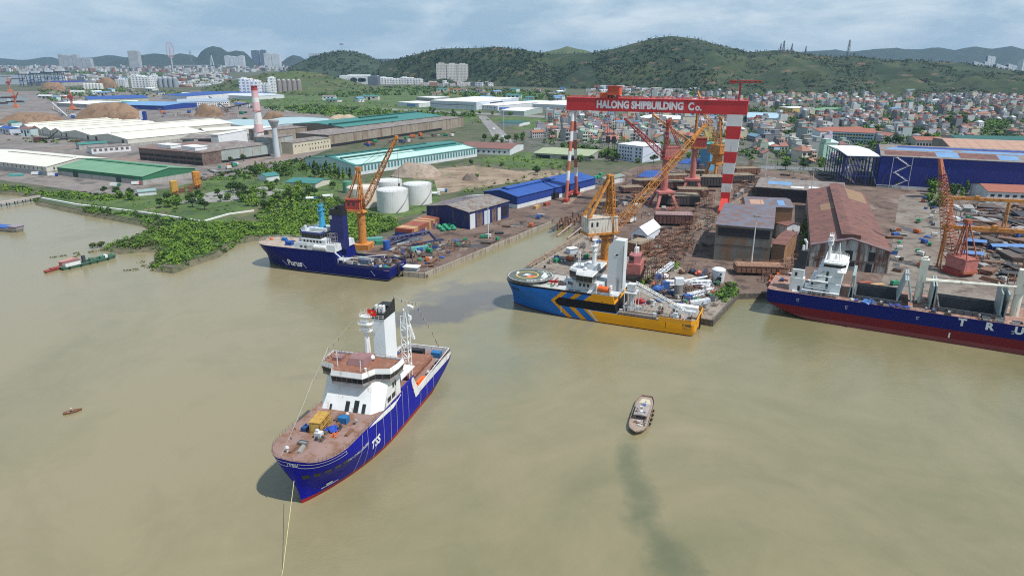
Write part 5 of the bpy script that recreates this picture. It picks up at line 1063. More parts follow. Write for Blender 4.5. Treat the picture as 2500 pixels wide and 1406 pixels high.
def crane(nm, label, base, colh, colr, housez, house, apex_px, foot, tip_px, tipdy, m1, m2, m3, portal=None, rot=None, bw=(3.2, 1.3), k=14, aw=1.0):
    """slewing crane: column (or portal), machinery house, A frame, lattice boom towards the tip pixel at depth base.y+tipdy"""
    b_ = G(*base); r = ray(*tip_px); tY = b_.y+tipdy; q = r*(tY/r.y); tip = Vector((q.x, tY, H+q.z))
    az = math.atan2(tip.y-b_.y, tip.x-b_.x) if rot is None else rot
    t = thing(nm, label, 'crane', b_, az); M = (Matrix.Translation(b_) @ Matrix.Rotation(az, 4, 'Z')).inverted()
    tl = M @ tip; za = ztop(apex_px[0], apex_px[1], b_)-LZ
    if portal:
        w_, hh = portal; p = MB()
        for x in (-w_, w_):
            for y in (-w_, w_): p.prism([(x-1, y-1), (x+1, y-1), (x+1, y+1), (x-1, y+1)], .8, hh, [(x*.55-1, y*.55-1), (x*.55+1, y*.55-1), (x*.55+1, y*.55+1), (x*.55-1, y*.55+1)])
        p.box(-w_*.8, w_*.8, -w_*.8, w_*.8, hh-.01, hh+1.6).box(-w_-1.5, w_+1.5, -w_-1, -w_+1, 0, .9).box(-w_-1.5, w_+1.5, w_-1, w_+1, 0, .9); p.build('portal', m1, t); z0 = hh+1.5
    else:
        MB().box(-5, 5, -5, 5, 0, 3.2).build('plinth', m1, t); z0 = 3.2
    MB().tube((0, 0, z0), (0, 0, colh), colr, colr*.94, 16).lathe([(colr*1.25, colh-.8), (colr*1.45, colh), (colr*1.2, colh+1.4)], 16).build('column', m1, t)
    hx0, hx1, hy, hh = house; hb = MB().box(hx0, hx1, -hy, hy, housez, housez+hh).box(hx0-.3, hx1+.3, -hy-.3, hy+.3, housez+hh, housez+hh+.3); ho = hb.build('machinery_house', m2, t)
    MB().box(hx0-.5, hx1+1, -hy-.5, hy+.5, housez-1.2, housez).rail([(hx0, -hy, housez+hh+.3), (hx1, -hy, housez+hh+.3), (hx1, hy, housez+hh+.3), (hx0, hy, housez+hh+.3)], 1.1, 2, .06, True).build('platform', m3, ho)
    for x in (hx0+1.5, hx0+4.5): MB().box(x, x+1.2, -hy-.06, -hy, housez+hh*.45, housez+hh*.75).build('window', GLASS, ho)
    f = Vector(foot); af = MB(); top = Vector((f.x*.15, 0, za))
    for sg in (-1, 1):
        af.lattice((f.x*.5, sg*hy*.75, housez), (top.x, sg*.9, top.z), 1.3*aw, .9*aw, 7, .14*aw); af.tube((hx0+.5, sg*hy*.8, housez+hh), (top.x, sg*.9, top.z), .38*aw**1.5, .3*aw**1.5, 5)
        af.tube((hx0*.4, sg*hy*.7, housez), top.lerp(Vector((f.x*.5, 0, housez)), .3)+Vector((0, sg*1.2, 0)), .22, None, 4)
    for q_ in (.3, .55, .8): af.tube((f.x*.5*(1-q_)+top.x*q_, -hy*.75*(1-q_)-.9*q_, housez+(za-housez)*q_), (f.x*.5*(1-q_)+top.x*q_, hy*.75*(1-q_)+.9*q_, housez+(za-housez)*q_), .22, None, 4)
    af.box(top.x-1.6, top.x+1.6, -1.4, 1.4, za-1.2, za+.8); af.build('a_frame', m3, t)
    mid = f.lerp(tl, .5); b1 = MB().lattice(f, f.lerp(tl, .12), bw[0]*.5, bw[0], 2, .16).lattice(f.lerp(tl, .12), f.lerp(tl, .86), bw[0], bw[1], k, .15).tube(f.lerp(tl, .86), tl, bw[1]*.7, bw[1]*.5, 6).box(tl.x-.8, tl.x+.8, -.9, .9, tl.z-1, tl.z+.8)
    bo = b1.build('boom', m3, t)
    MB().tube(top+Vector((0, .5, .5)), tl, .09, None, 4).tube(top+Vector((0, -.5, .5)), f.lerp(tl, .8), .09, None, 4).tube(tl, tl-Vector((0, 0, min(26, tl.z*.45))), .08, None, 4).box(tl.x-.4, tl.x+.4, -.4, .4, tl.z-min(27.5, tl.z*.45+1.5), tl.z-min(26, tl.z*.45)).build('cables', CABLE, bo)
    return t
crane('quay_crane', 'rusty orange column crane with red machinery house behind the navy ship', (887, 606), 22, 2.5, 23.6, (-8, 1.5, 2.8, 5.6), (884, 412), (2, 0, 25), (968, 335), -4, ORC, RDB, ORC, None, None, (3.4, 1.6), 15)
crane('quay_crane', 'big ochre crane with pale cabin behind the orange and blue ship', (1478, 646), 16, 2.9, 19.3, (-13, 4.2, 4.4, 7.8), (1492, 430), (4, 0, 19), (1722, 306), 18, OCH, BASEC, OCH, None, None, (4.2, 2.2), 20, 2.0)
crane('shipyard_crane', 'pink column crane with red boom pointing up to the left', (1618, 505), 36, 2.6, 37.5, (-10, 2, 3, 7), (1622, 296), (2, 0, 38), (1527, 291), -6, PNK, PNK, RDB, (8, 11), None, (4, 1.6), 14)
crane('shipyard_crane', 'further pink column crane with a red cab beside the blue tower', (1688, 468), 36, 2.5, 37.5, (-9, 2, 3, 7), (1692, 268), (2, 0, 38), (1594, 280), 8, PNK, RDB, ORC, (8, 10), None, (4, 1.6), 14)
crane('shipyard_crane', 'yellow orange portal crane right behind the striped gantry leg', (1746, 440), 24, 4.5, 26, (-8, 7, 5, 6), (1756, 288), (2, 0, 30), (1704, 224), 30, OCH, OCH, OCH, (8, 15), None, (5, 2), 12)
crane('crawler_crane', 'tall orange red lattice crane with pink cabin beside the freighter cranes', (2338, 668), 3, 3, 3.2, (-7, 5, 4, 6), (2352, 540), (4, 0, 5), (2296, 392), 24, RDB, PNK, mat('lattice_red', (.43, .13, .06), (.36, .10, .05), s=.4, rust=(.3, (.2, .08, .05))), None, None, (6.5, 2.6), 24)
for (x0, y0), (x1, y1), zt_px, lab in (((2312, 560), (2447, 568), 494, 'brown travelling gantry near the red roofed office'), ((2290, 655), (2498, 672), 572, 'brown travelling gantry behind the freighter'),):
    a = G(x0, y0); b_ = G(x1, y1); d = b_-a; hz = ztop(x1, zt_px, b_)-LZ; t = thing('gantry_crane', lab, 'crane', a, math.atan2(d.y, d.x)); L_ = d.length+(9 if x1 < 2460 else 30)
    MB().box(-2, L_+5, -.9, .9, hz, hz+1.9).box(L_*.3, L_*.3+2.2, -1.3, 1.3, hz+1.9, hz+3.2).rail([(-2, -.9, hz+1.9), (L_+5, -.9, hz+1.9)], 1, 2.5, .06).build('girder', OCH, t)
    for x in (0, d.length):
        for y in (-3.2, 3.2): MB().tube((x, y, .8), (x, y*.25, hz), .5, .6, 6).box(x-.5, x+.5, y-1.2, y+1.2, 0, .9).build('leg', OCH, t)
    lm(lab.split(' near')[0].split(' behind')[0], b_[:2])
# ================================================================ sheds and halls
FOOT = []
def blocked(p, pad=5):
    for x, y, th, W, D in FOOT:
        dx, dy = p[0]-x, p[1]-y; u = dx*math.cos(th)+dy*math.sin(th); v = dy*math.cos(th)-dx*math.sin(th)
        if -pad < u < W+pad and -pad < v < D+pad: return True
    return False
def wallm(nm, c, **k): return mat(nm, c, s=k.pop('s', .12), rough=k.pop('rough', .7), **k)
def frm(A, B, Cc, h, left=False):
    a, b_, c = G(*A, h+LZ), G(*B, h+LZ), G(*Cc, h+LZ); d = b_-a; W = math.hypot(d.x, d.y); th = math.atan2(d.y, d.x); n = Vector((-math.sin(th), math.cos(th), 0)); D = abs((c-(a if left else b_)).dot(n))
    return Vector((a.x, a.y, LZ)), th, W, D
def shed(nm, label, cat, A, B, Cc, h, rise, wm, rm, ridge='x', left=False, low=None, lowh=0, vent=None, strips=None, doors=(), wins=(), over=.5, open_=False, lmk=None, flatroof=False, trim=None, bands=None):
    o, th, W, D = frm(A, B, Cc, h, left); t = thing(nm, label, cat, o, th); FOOT.append((o.x, o.y, th, W, D))
    z0 = lowh if low else 0
    if open_:
        cols = MB(); nx = max(2, int(W/8)); ny = max(2, int(D/9))
        for i in range(nx+1):
            for j in range(ny+1): cols.box(W*i/nx-.3, W*i/nx+.3, D*j/ny-.3, D*j/ny+.3, 0, h)
        for z in (h*.33, h*.66, h-.5): cols.box(0, W, -.2, .2, z, z+.5).box(-.2, .2, 0, D, z, z+.5).box(W-.2, W+.2, 0, D, z, z+.5)
        w_ = cols.build('steel_frame', wm, t)
    else:
        wb = MB(); wb.box(0, W, 0, D, z0, h)
        if rise and not flatroof:
            if ridge == 'x':
                for x in (0, W): wb.add([(x, 0, h), (x, D, h), (x, D/2, h+rise)], [(0, 1, 2), (2, 1, 0)][:1] if x else [(2, 1, 0)])
            elif ridge == 'y':
                for y in (0, D): wb.add([(0, y, h), (W, y, h), (W/2, y, h+rise)], [(0, 1, 2)] if y == 0 else [(2, 1, 0)])
        w_ = wb.build('wall', wm, t)
    if low: MB().box(-.05, W+.05, -.05, D+.05, 0, lowh).build('base_wall', low, t)
    rb = MB(); e = over; th_ = .35
    if flatroof or not rise: rb.box(-e, W+e, -e, D+e, h, h+.5)
    elif ridge == 'x':
        s_ = rise/(D/2)
        for sg in (0, 1):
            ys = (-e, D/2) if sg == 0 else (D+e, D/2); zs = (h-e*s_, h+rise)
            v = [(-e, ys[0], zs[0]), (W+e, ys[0], zs[0]), (W+e, ys[1], zs[1]), (-e, ys[1], zs[1])]; rb.add(v+[(a, b_, c+th_) for a, b_, c in v], [(0, 1, 5, 4), (1, 2, 6, 5), (3, 0, 4, 7), (4, 5, 6, 7), (3, 2, 1, 0)] if sg == 0 else [(4, 5, 1, 0), (5, 6, 2, 1), (7, 4, 0, 3), (7, 6, 5, 4), (0, 1, 2, 3)])
    elif ridge == 'y':
        s_ = rise/(W/2)
        for sg in (0, 1):
            xs = (-e, W/2) if sg == 0 else (W+e, W/2); zs = (h-e*s_, h+rise)
            v = [(xs[0], -e, zs[0]), (xs[0], D+e, zs[0]), (xs[1], D+e, zs[1]), (xs[1], -e, zs[1])]; rb.add(v+[(a, b_, c+th_) for a, b_, c in v], [(4, 5, 1, 0), (5, 6, 2, 1), (7, 4, 0, 3), (7, 6, 5, 4), (0, 1, 2, 3)] if sg == 0 else [(0, 1, 5, 4), (1, 2, 6, 5), (3, 0, 4, 7), (4, 5, 6, 7), (3, 2, 1, 0)])
    r_ = rb.build('roof', rm, t)
    if vent:
        vm, vw, vh, sp = vent
        for (f0, f1, off) in sp:
            v = MB()
            if ridge == 'x':
                c = D/2+off*D/2; zc = h+rise*(1-abs(off)); v.box(W*f0, W*f1, c-vw, c+vw, zc-vw*rise/D, zc+vh); v.add([(W*f0-.3, c-vw-.4, zc+vh), (W*f1+.3, c-vw-.4, zc+vh), (W*f1+.3, c, zc+vh+.7), (W*f0-.3, c, zc+vh+.7), (W*f0-.3, c+vw+.4, zc+vh), (W*f1+.3, c+vw+.4, zc+vh)], [(0, 1, 2, 3), (3, 2, 5, 4), (0, 3, 4), (1, 5, 2)])
            else:
                c = W/2+off*W/2; zc = h+rise*(1-abs(off)); v.box(c-vw, c+vw, D*f0, D*f1, zc-vw*rise/W, zc+vh); v.add([(c-vw-.4, D*f0-.3, zc+vh), (c-vw-.4, D*f1+.3, zc+vh), (c, D*f1+.3, zc+vh+.7), (c, D*f0-.3, zc+vh+.7), (c+vw+.4, D*f0-.3, zc+vh), (c+vw+.4, D*f1+.3, zc+vh)], [(3, 2, 1, 0), (4, 5, 2, 3), (0, 4, 3), (1, 2, 5)])
            v.build('ridge_vent', vm, r_)
    if strips:      # translucent or replaced roof sheets: (material, f0, f1, v0, v1) along the ridge and down the front slope
        for sm, f0, f1, v0, v1, sd_ in strips:
            v = MB(); L_ = W if ridge == 'x' else D; S_ = D if ridge == 'x' else W; pts = []
            for f, q in ((f0, v0), (f1, v0), (f1, v1), (f0, v1)):
                c = q*S_/2; z = h+rise*q+th_+.06; c = c if sd_ == 0 else S_-c
                pts.append((L_*f, c, z) if ridge == 'x' else (c, L_*f, z))
            nz = (Vector(pts[1])-Vector(pts[0])).cross(Vector(pts[3])-Vector(pts[0])).z
            v.add(pts, [(0, 1, 2, 3) if nz > 0 else (3, 2, 1, 0)]); v.build('roof_sheet', sm, r_)
    for sd_, u0, u1, za, zb_, dm in doors:
        v = MB(); L_ = W if sd_ in 'fb' else D; a, b_ = u0*L_, u1*L_
        if sd_ == 'f': v.box(a, b_, -.12, -.06 if not low else -.06, za, zb_)
        elif sd_ == 'r': v.box(W+.06, W+.12, a, b_, za, zb_)
        elif sd_ == 'l': v.box(-.12, -.06, a, b_, za, zb_)
        v.build('door_or_gap_shade', dm, w_)  # also builds the dark panels that paint shade into open gaps
    for sd_, n, u0, u1, zc, ww, wh_, gm in wins:
        L_ = W if sd_ == 'f' else D
        for i in range(n):
            u = (u0+(u1-u0)*(i+.5)/n)*L_
            (MB().box(u-ww/2, u+ww/2, -.1, -.05, zc-wh_/2, zc+wh_/2) if sd_ == 'f' else MB().box(W+.05, W+.1, u-ww/2, u+ww/2, zc-wh_/2, zc+wh_/2) if sd_ == 'r' else MB().box(-.1, -.05, u-ww/2, u+ww/2, zc-wh_/2, zc+wh_/2)).build('window', gm, w_)
    if lmk: c = o+Vector((math.cos(th)*W/2-math.sin(th)*D/2, math.sin(th)*W/2+math.cos(th)*D/2, 0)); lm(lmk, c[:2])
    return t, W, D
NAVYW = wallm('navy_cladding', (.010, .024, .23), c2=(.008, .018, .18), rib=(0, 3.2, .05), rust=(.12, (.10, .08, .10)), streak=True)
BLUER = wallm('blue_roofing', (.022, .085, .33), c2=(.018, .065, .26), rib=(0, 5, .03), rust=(.15, (.05, .10, .28)))
BLUEW = wallm('blue_cladding', (.016, .05, .27), c2=(.013, .04, .22), rib=(0, 4, .04))
RUSTR = wallm('rusted_roofing', (.165, .066, .05), c2=(.21, .088, .064), s=.1, rust=(.35, (.09, .045, .04)), rib=(1, 6, .03))
OCHRS = wallm('ochre_sheet', (.27, .165, .09), c2=(.22, .13, .07), s=.2); LILAC = wallm('zinc_blue', (.15, .155, .20), c2=(.115, .115, .14), s=.1, rust=(.45, (.17, .09, .065)))
GREYR = wallm('grey_roofing', (.20, .185, .175), c2=(.26, .24, .22), rust=(.45, (.17, .11, .08)), rib=(0, 4, .03)); WALLG = wallm('stained_cladding', (.42, .46, .44), c2=(.34, .37, .35), rust=(.5, (.13, .055, .035)), streak=True, rib=(0, 2.4, .05))
TALLW = wallm('weathered_cladding', (.19, .22, .205), c2=(.12, .13, .125), s=.07, rust=(.55, (.20, .12, .07)), streak=True, rib=(0, 3, .04)); OCHW = wallm('ochre_cladding', (.36, .20, .10), c2=(.28, .15, .08), rust=(.3, (.22, .11, .06)), rib=(1, 3, .05))
CREAM = wallm('cream_cladding', (.60, .58, .50), c2=(.53, .51, .44), rib=(0, 5, .03)); CREAMR = wallm('cream_roofing', (.66, .645, .565), c2=(.60, .585, .51), s=.06, rib=(0, 7, .02)); GREYB = wallm('blockwork', (.40, .39, .37), c2=(.33, .32, .30), rust=(.3, (.25, .23, .2)), streak=True)
GRNR = wallm('green_roofing', (.155, .30, .185), c2=(.13, .26, .16), s=.08, rib=(0, 6, .02)); GRNW = wallm('green_cladding', (.035, .17, .085), c2=(.03, .14, .07), rib=(0, 3, .04))
TEAL = wallm('teal_roofing', (.045, .205, .185), c2=(.04, .17, .155), s=.08, rib=(0, 6, .03), rust=(.15, (.08, .2, .18))); TEALD = flat('dark_teal', (.02, .11, .095), .6); MINT = wallm('mint_sheet', (.46, .62, .56), c2=(.40, .55, .50), rib=(0, 2, .05)); MINTW = wallm('mint_cladding', (.50, .62, .62), c2=(.42, .53, .54))
BEIGE = wallm('beige_cladding_old', (.34, .30, .245), c2=(.27, .225, .18), s=.06, rust=(.4, (.20, .14, .10)), streak=True, rib=(0, 7, .03)); MINTG = wallm('mint_grey', (.36, .42, .40), c2=(.30, .33, .31), s=.06, rust=(.3, (.28, .24, .18)), streak=True); BRNF = wallm('brown_frame', (.15, .10, .085), c2=(.20, .145, .12), s=.2, rust=(.4, (.10, .06, .05))); MESSR = soil('littered_roof', [(.17, .13, .11), (.24, .20, .18), (.33, .32, .32), (.12, .09, .08)], .09)
WHR = wallm('white_roofing', (.74, .76, .77), c2=(.66, .68, .70), rib=(0, 6, .02)); WHW = wallm('white_wall', (.66, .68, .70), c2=(.56, .58, .60), rust=(.15, (.4, .38, .35)), streak=True); TERR = wallm('terracotta', (.33, .115, .07), c2=(.27, .09, .06), s=.4); BRNR = wallm('maroon_roofing', (.22, .10, .08), c2=(.17, .08, .065)); DOORGAP = flat('doorway_gap_shade', (.018, .018, .022)); DOORG = flat('green_door', (.02, .07, .05)); TANR = wallm('tan_roofing', (.44, .27, .19), c2=(.38, .22, .16), rib=(0, 9, .05)); SKYR = wallm('skylight_blue', (.16, .30, .50), c2=(.12, .24, .42)); DARKG = flat('window_dark', (.03, .035, .045), .2); PALEB = wallm('pale_blue_wall', (.52, .58, .66), c2=(.45, .50, .58))
shed('shipyard_hall', 'huge navy blue shipyard hall with zigzag stairs at right', 'hall', (2152, 381), (2640, 405), (2665, 376), 27, 5, NAVYW, GREYR, 'x', low=WHW, lowh=2.5, doors=[('f', .10, .125, 2.6, 6, DOORGAP)], strips=[(RUSTR, .02, .30, .1, .45, 0), (SKYR, .30, .42, .1, .5, 0), (RUSTR, .42, .62, .1, .5, 0), (SKYR, .62, .72, .1, .45, 0), (SKYR, .04, .4, .55, .72, 0), (SKYR, .45, .95, .55, .7, 0), (BLUEW, .1, .95, .76, .9, 0)], wins=[('f', 14, .0, .1, 1.3, .8, .9, DARKG)], lmk='the navy blue hall')
o, th, W, D = frm((2152, 381), (2640, 405), (2665, 376), 27); st = thing('staircase', 'white zigzag stairs on the front of the navy hall', 'stairs', o, th)
sm = MB()
for x in (9.5, 24): sm.box(x-.2, x+.2, -1.8, -1.4, 0, 27)
for i, (a, b_) in enumerate(((12, 22), (22, 12), (12, 22), (22, 12))): sm.tube((a, -1.2, 1+6.3*i), (b_, -1.2, 7.3+6.3*i), .3, None, 4).tube((a, -1.2, 2+6.3*i), (b_, -1.2, 8.3+6.3*i), .08, None, 4).box(min(b_, 22)-1.2, b_+1.2, -2, -.4, 7.2+6.3*i, 7.4+6.3*i)
sm.build('flights', WHW, st)
shed('storage_hall', 'tan roofed hall behind the navy blue hall', 'hall', (2325, 365), (2700, 380), (2700, 352), 24, 4, BEIGE, TANR, 'x', lmk='the tan roofed hall')
shed('open_hall', 'open steel frame with bright white roof left of the navy hall', 'hall', (2070, 381), (2150, 383), (2166, 359), 26, 1.5, NAVYW, WHR, 'x', open_=True, lmk='the white roofed frame')
shed('fabrication_hall', 'long hall with rusty brown roof and stained white gable', 'hall', (1981, 599), (2175, 616), (2200, 479), 12, 5, WALLG, RUSTR, 'y', vent=(RUSTR, 4.5, 1.6, [(.02, .98, 0)]), strips=[(OCHRS, .50, .62, .35, .78, 0), (OCHRS, .74, .99, .05, .68, 1), (LILAC, .40, .47, .80, .95, 0), (LILAC, .0, .02, 0, 1, 0), (LILAC, 0, .02, 0, 1, 1), (OCHRS, .1, .95, .70, .74, 1)], doors=[('f', .44, .54, 6, 11, DOORGAP), ('f', .74, .82, 6, 11, DOORGAP), ('f', .44, .58, 2.6, 5, DOORGAP), ('f', .72, .80, 0, 4.8, DOORGAP), ('f', .03, .97, 5.1, 5.8, BRNF)], lmk='the rusty roofed hall')
shed('assembly_hall', 'tall weathered shed with slate coloured roof beside the slipway rails', 'hall', (1749, 549), (1887, 560), (1932, 508), 20, 1.6, TALLW, LILAC, 'x', doors=[('f', .04, .96, 14.2, 19, DOORGAP), ('f', .03, .97, 9.0, 9.3, DOORGAP)], lmk='the tall weathered shed')
shed('assembly_hall', 'brown shed with white end wall behind the tall weathered shed', 'hall', (1822, 503), (1936, 508), (1968, 487), 19, 2, OCHW, LILAC, 'x', strips=[(TANR, .1, .4, .2, .8, 0), (SKYR, .7, .85, .2, .8, 0)])
shed('lean_to', 'brown corrugated lean-to beside the tall weathered shed', 'shed', (1886, 596), (1917, 600), (1938, 566), 11, .8, OCHW, RUSTR, 'x')
shed('outbuilding', 'small white outbuilding with brown roof beside the dark trees', 'building', (1922, 552), (1954, 548), (1962, 530), 9, 1.5, WHW, BRNR, 'y', wins=[('f', 1, .3, .7, 5, 1.6, 2, DARKG)])
shed('open_shed', 'long low open shed with wavy grey roof behind the brown sheds', 'shed', (1845, 457), (2062, 472), (2088, 449), 10, 1.6, flat('shed_dark', (.045, .05, .055)), GREYR, 'x', strips=[(SKYR, .12, .4, .5, .95, 0), (WHR, .4, .55, .2, .4, 0), (WHR, .6, .8, .3, .5, 0)], doors=[('f', .02, .98, .4, 8.5, DOORGAP)], lmk='the long open shed')  # near full-width dark panel paints the shade of the open front
shed('office', 'white office with terracotta roof in front of the navy hall', 'building', (2413, 468), (2560, 474), (2565, 456), 9, 3, WHW, TERR, 'x', wins=[('f', 7, .02, .9, 6.2, 2.6, 1.8, DARKG), ('f', 7, .02, .9, 2.2, 2.6, 1.8, DARKG)], lmk='the terracotta roofed office')
shed('storage_shed', 'shed with navy gable and worn grey roof on the left quay', 'shed', (1041, 503), (1145, 519), (1240, 491), 11.5, 2.6, wallm('navy_gable', (.014, .022, .125), c2=(.011, .016, .09), rib=(0, 3, .05), rust=(.2, (.10, .08, .09)), streak=True), GREYR, 'y', strips=[(LILAC, .1, .95, .1, .95, 0), (WHR, .55, .75, .35, .95, 0), (WHR, .78, .98, .3, .9, 0)], doors=[('r', .02, .14, 0, 10, WHW), ('r', .18, .32, 0, 9, BRNF), ('r', .36, .5, 0, 9.5, PALEB), ('r', .55, .66, 0, 9, BRNF), ('r', .7, .78, 0, 9, CREAM), ('r', .82, .95, 2, 9, DOORGAP)], lmk='the navy gabled shed')
shed('workshop', 'long bright blue roofed workshop left of the gantry crane', 'shed', (1263, 481), (1454, 435), (1188, 467), 9, 3, BLUEW, BLUER, 'x', left=True, low=WHW, lowh=3, vent=(BLUER, 3, 1.0, [(.05, .62, 0)]), doors=[('f', .4, .5, 0, 5, DOORGAP), ('f', .7, .78, 0, 5, DOORGAP)], lmk='the blue roofed workshop')
shed('tent', 'white gabled tent on the slipway yard', 'tent', (1541, 569), (1580, 574), (1612, 554), 5.5, 4.2, wallm('tent_white', (.72, .76, .84), c2=(.64, .68, .76)), wallm('tent_roof', (.70, .74, .80)), 'y', doors=[('f', .15, .85, 0, 4.8, DARKG)], lmk='the white tent')
shed('shelter', 'small blue roofed shelter on the slipway yard', 'shed', (1557, 432), (1608, 436), (1612, 418), 5, 1.8, GREYB, BLUER, 'x')
shed('shelter', 'blue roofed shelter between the pink cranes', 'shed', (1655, 398), (1690, 402), (1700, 388), 6, 2, WHW, BLUER, 'x')
shed('tower_block', 'tall light blue clad tower beside the pink crane', 'tower', (1712, 352), (1736, 354), (1742, 348), 26, 0, wallm('sky_cladding', (.10, .30, .50), rib=(2, 4, .06)), wallm('turquoise', (.03, .36, .34)), 'x', flatroof=True, lmk='the light blue tower')
shed('cabin', 'small grey roofed hut behind the blue workshop', 'shed', (1458, 437), (1480, 440), (1502, 427), 5, 1.6, WHW, wallm('moss_roof', (.22, .26, .22)), 'y', wins=[('f', 2, .1, .9, 2.8, 1, 1.2, DARKG)])
shed('apartment_building', 'white apartment block with dark windows left of the red boom', 'building', (1509, 352), (1570, 359), (1584, 350), 17, 0, wallm('pale_render', (.60, .64, .74), c2=(.54, .58, .68)), WHR, 'x', flatroof=True, wins=[('f', 5, .04, .60, z, 1.7, 1.9, DARKG) for z in (2.4, 6.2, 10, 13.8)]+[('f', 2, .68, .98, z, 2.2, 1.9, DARKG) for z in (2.4, 6.2, 10, 13.8)], lmk='the white apartment block')
shed('storehouse', 'long low building with pale green roof behind the blue workshop', 'building', (1303, 374), (1440, 382), (1450, 366), 5.5, 2.5, GREYB, wallm('pale_green_roof', (.34, .38, .24), c2=(.29, .33, .2)), 'x', doors=[('f', .05, .3, 0, 4, DOORGAP), ('f', .5, .8, 0, 4, DOORGAP)], lmk='the pale green roofed storehouse')
shed('office', 'long maroon roofed office with white end above the dirt lot', 'building', (1118, 360), (1245, 365), (1286, 352), 7, 3, WHW, BRNR, 'x', wins=[('f', 9, .05, .95, 3.5, 2.4, 2, DARKG)], lmk='the maroon roofed office')
shed('warehouse', 'green roofed warehouse with grey base wall by the river', 'warehouse', (139, 409), (347, 432), (476, 411), 7.5, 4.2, GRNW, GRNR, 'x', low=GREYB, lowh=4.2, vent=(GRNW, 1.4, .7, [(.03, .97, 0)]), doors=[('f', .19, .25, 0, 5.5, DOORG), ('f', .70, .76, 0, 5.5, DOORG)], lmk='the green roofed warehouse')
shed('warehouse', 'cream roofed warehouse at the left edge beside the green one', 'warehouse', (-120, 383), (112, 408), (196, 381), 8.5, 4.4, CREAM, CREAMR, 'x', low=GREYB, lowh=4.2, vent=(CREAMR, 1.5, 1.0, [(.3, .97, 0)]), wins=[('f', 16, .3, .98, 6.2, 1.2, 2.6, DARKG), ('r', 7, .05, .95, 6.4, 1.2, 2.6, DARKG)], lmk='the cream warehouse')
for i, (a, b_, c) in enumerate((((223, 331), (311, 341), (493, 322)), ((152, 323), (223, 331), (560, 300)), ((125, 319.5), (152, 323), (348, 301)), ((100, 316.5), (125, 319.5), (318, 298)), ((74, 313.5), (100, 316.5), (270, 297)), ((48, 310.5), (74, 313.5), (240, 294)))):
    shed('warehouse', ('widest cream warehouse bay facing the demolished works', 'second widest cream warehouse bay, longest of the row', 'narrow cream warehouse bay beside the two wide bays', 'third narrow bay from the left end of the cream warehouse row', 'second narrow bay from the left end of the cream warehouse row', 'leftmost narrow bay of the cream warehouse row')[i], 'warehouse', a, b_, c, 9, 4.5, CREAM, CREAMR, 'y', low=GREYB, lowh=3.6, vent=(CREAMR, 1.5, 1.2, [(.04, .97, 0)]), doors=[('f', .1, .16, 3, 8, DARKG), ('f', .84, .9, 3, 8, DARKG), ('f', .45, .55, 0, 4, GREYB)], lmk='the cream warehouse row' if i == 1 else None)
shed('warehouse', 'low white roofed bay behind the widest cream bay', 'warehouse', (484, 316), (500, 321), (602, 305), 7, 2.6, CREAM, CREAMR, 'y')
shed('storage_shed', 'pale blue roofed store left of the chimney', 'shed', (520, 300), (640, 312), (655, 294), 7, 2.5, PALEB, wallm('pale_teal_roof', (.36, .48, .50), c2=(.3, .42, .45)), 'x'); shed('storage_shed', 'pale blue roofed store right of the chimney', 'shed', (640, 296), (775, 304), (765, 288), 7, 2.5, PALEB, mat('pale_teal_roof'), 'x')
shed('derelict_works', 'derelict works with long stained grey wall beside the chimney', 'factory', (493, 373), (658, 352), (655, 335), 13.5, 0, MINTG, MESSR, 'x', flatroof=True, doors=[('f', .25, .98, 0, 2.6, DOORGAP)], lmk='the derelict works')  # long dark strip paints the shaded gap at the wall foot
shed('derelict_works', 'open brown steel frame of the derelict works', 'factory', (338, 362), (492, 375), (530, 350), 13, 0, BRNF, wallm('red_brown_roof', (.22, .13, .105), c2=(.17, .10, .085)), 'x', flatroof=True, doors=[('f', .01+.125*i, .12+.125*i, z0_, z1_, DOORGAP) for i in range(8) for z0_, z1_ in ((.2, 3.6), (5.4, 8.2))])  # solid box; dark panels paint the shade inside the open frame
for a, b_, c, lb in (((384, 353), (416, 356), (420, 351), 'long white rooflight box on the brown works frame'), ((444, 357), (476, 361), (482, 355), 'white rooflight box nearest the stained grey wall'), ((532, 330), (602, 318), (606, 314), 'long white shed roof beside the chimney'), ((640, 314), (672, 310), (674, 306), 'white shed roof right behind the chimney')):
    shed('rooflight', lb, 'rooflight', a, b_, c, 17, 0, WHR, WHR, 'x', flatroof=True)
shed('derelict_works', 'roofless grey block with pipe racks behind the works', 'factory', (440, 340), (535, 338), (560, 328), 10, 0, GREYB, MESSR, 'x', flatroof=True, doors=[('f', .05, .35, 1, 9, DOORG), ('f', .36, .38, 0, 9, WHW), ('f', .45, .8, 1, 9, DOORGAP)])
shed('derelict_works', 'beige block of the works behind the water tower', 'factory', (655, 320), (762, 309), (770, 300), 14, 0, BEIGE, MESSR, 'x', flatroof=True)
shed('derelict_works', 'mint and beige block right of the water tower', 'factory', (668, 338), (714, 331), (712, 322), 19, 0, MINTG, MESSR, 'x', flatroof=True, wins=[('f', 3, .3, .9, 6, 1.4, 2, DARKG)])
shed('office', 'cream office with two rows of windows beside the works', 'building', (714, 350), (806, 337), (800, 330), 13, 0, wallm('cream_render', (.58, .53, .40), c2=(.50, .45, .33)), MESSR, 'x', flatroof=True, wins=[('f', 11, .03, .97, 9, 1.6, 1.6, DARKG), ('f', 8, .4, .97, 3.5, 1.6, 2.8, BRNF)], lmk='the cream office')
shed('derelict_works', 'very long beige factory wall above the mint hall', 'factory', (802, 331), (1131, 287), (1100, 279), 15, 0, BEIGE, MESSR, 'x', flatroof=True, doors=[('f', 0, .8, 0, 3.5, DOORGAP)], lmk='the long beige factory')
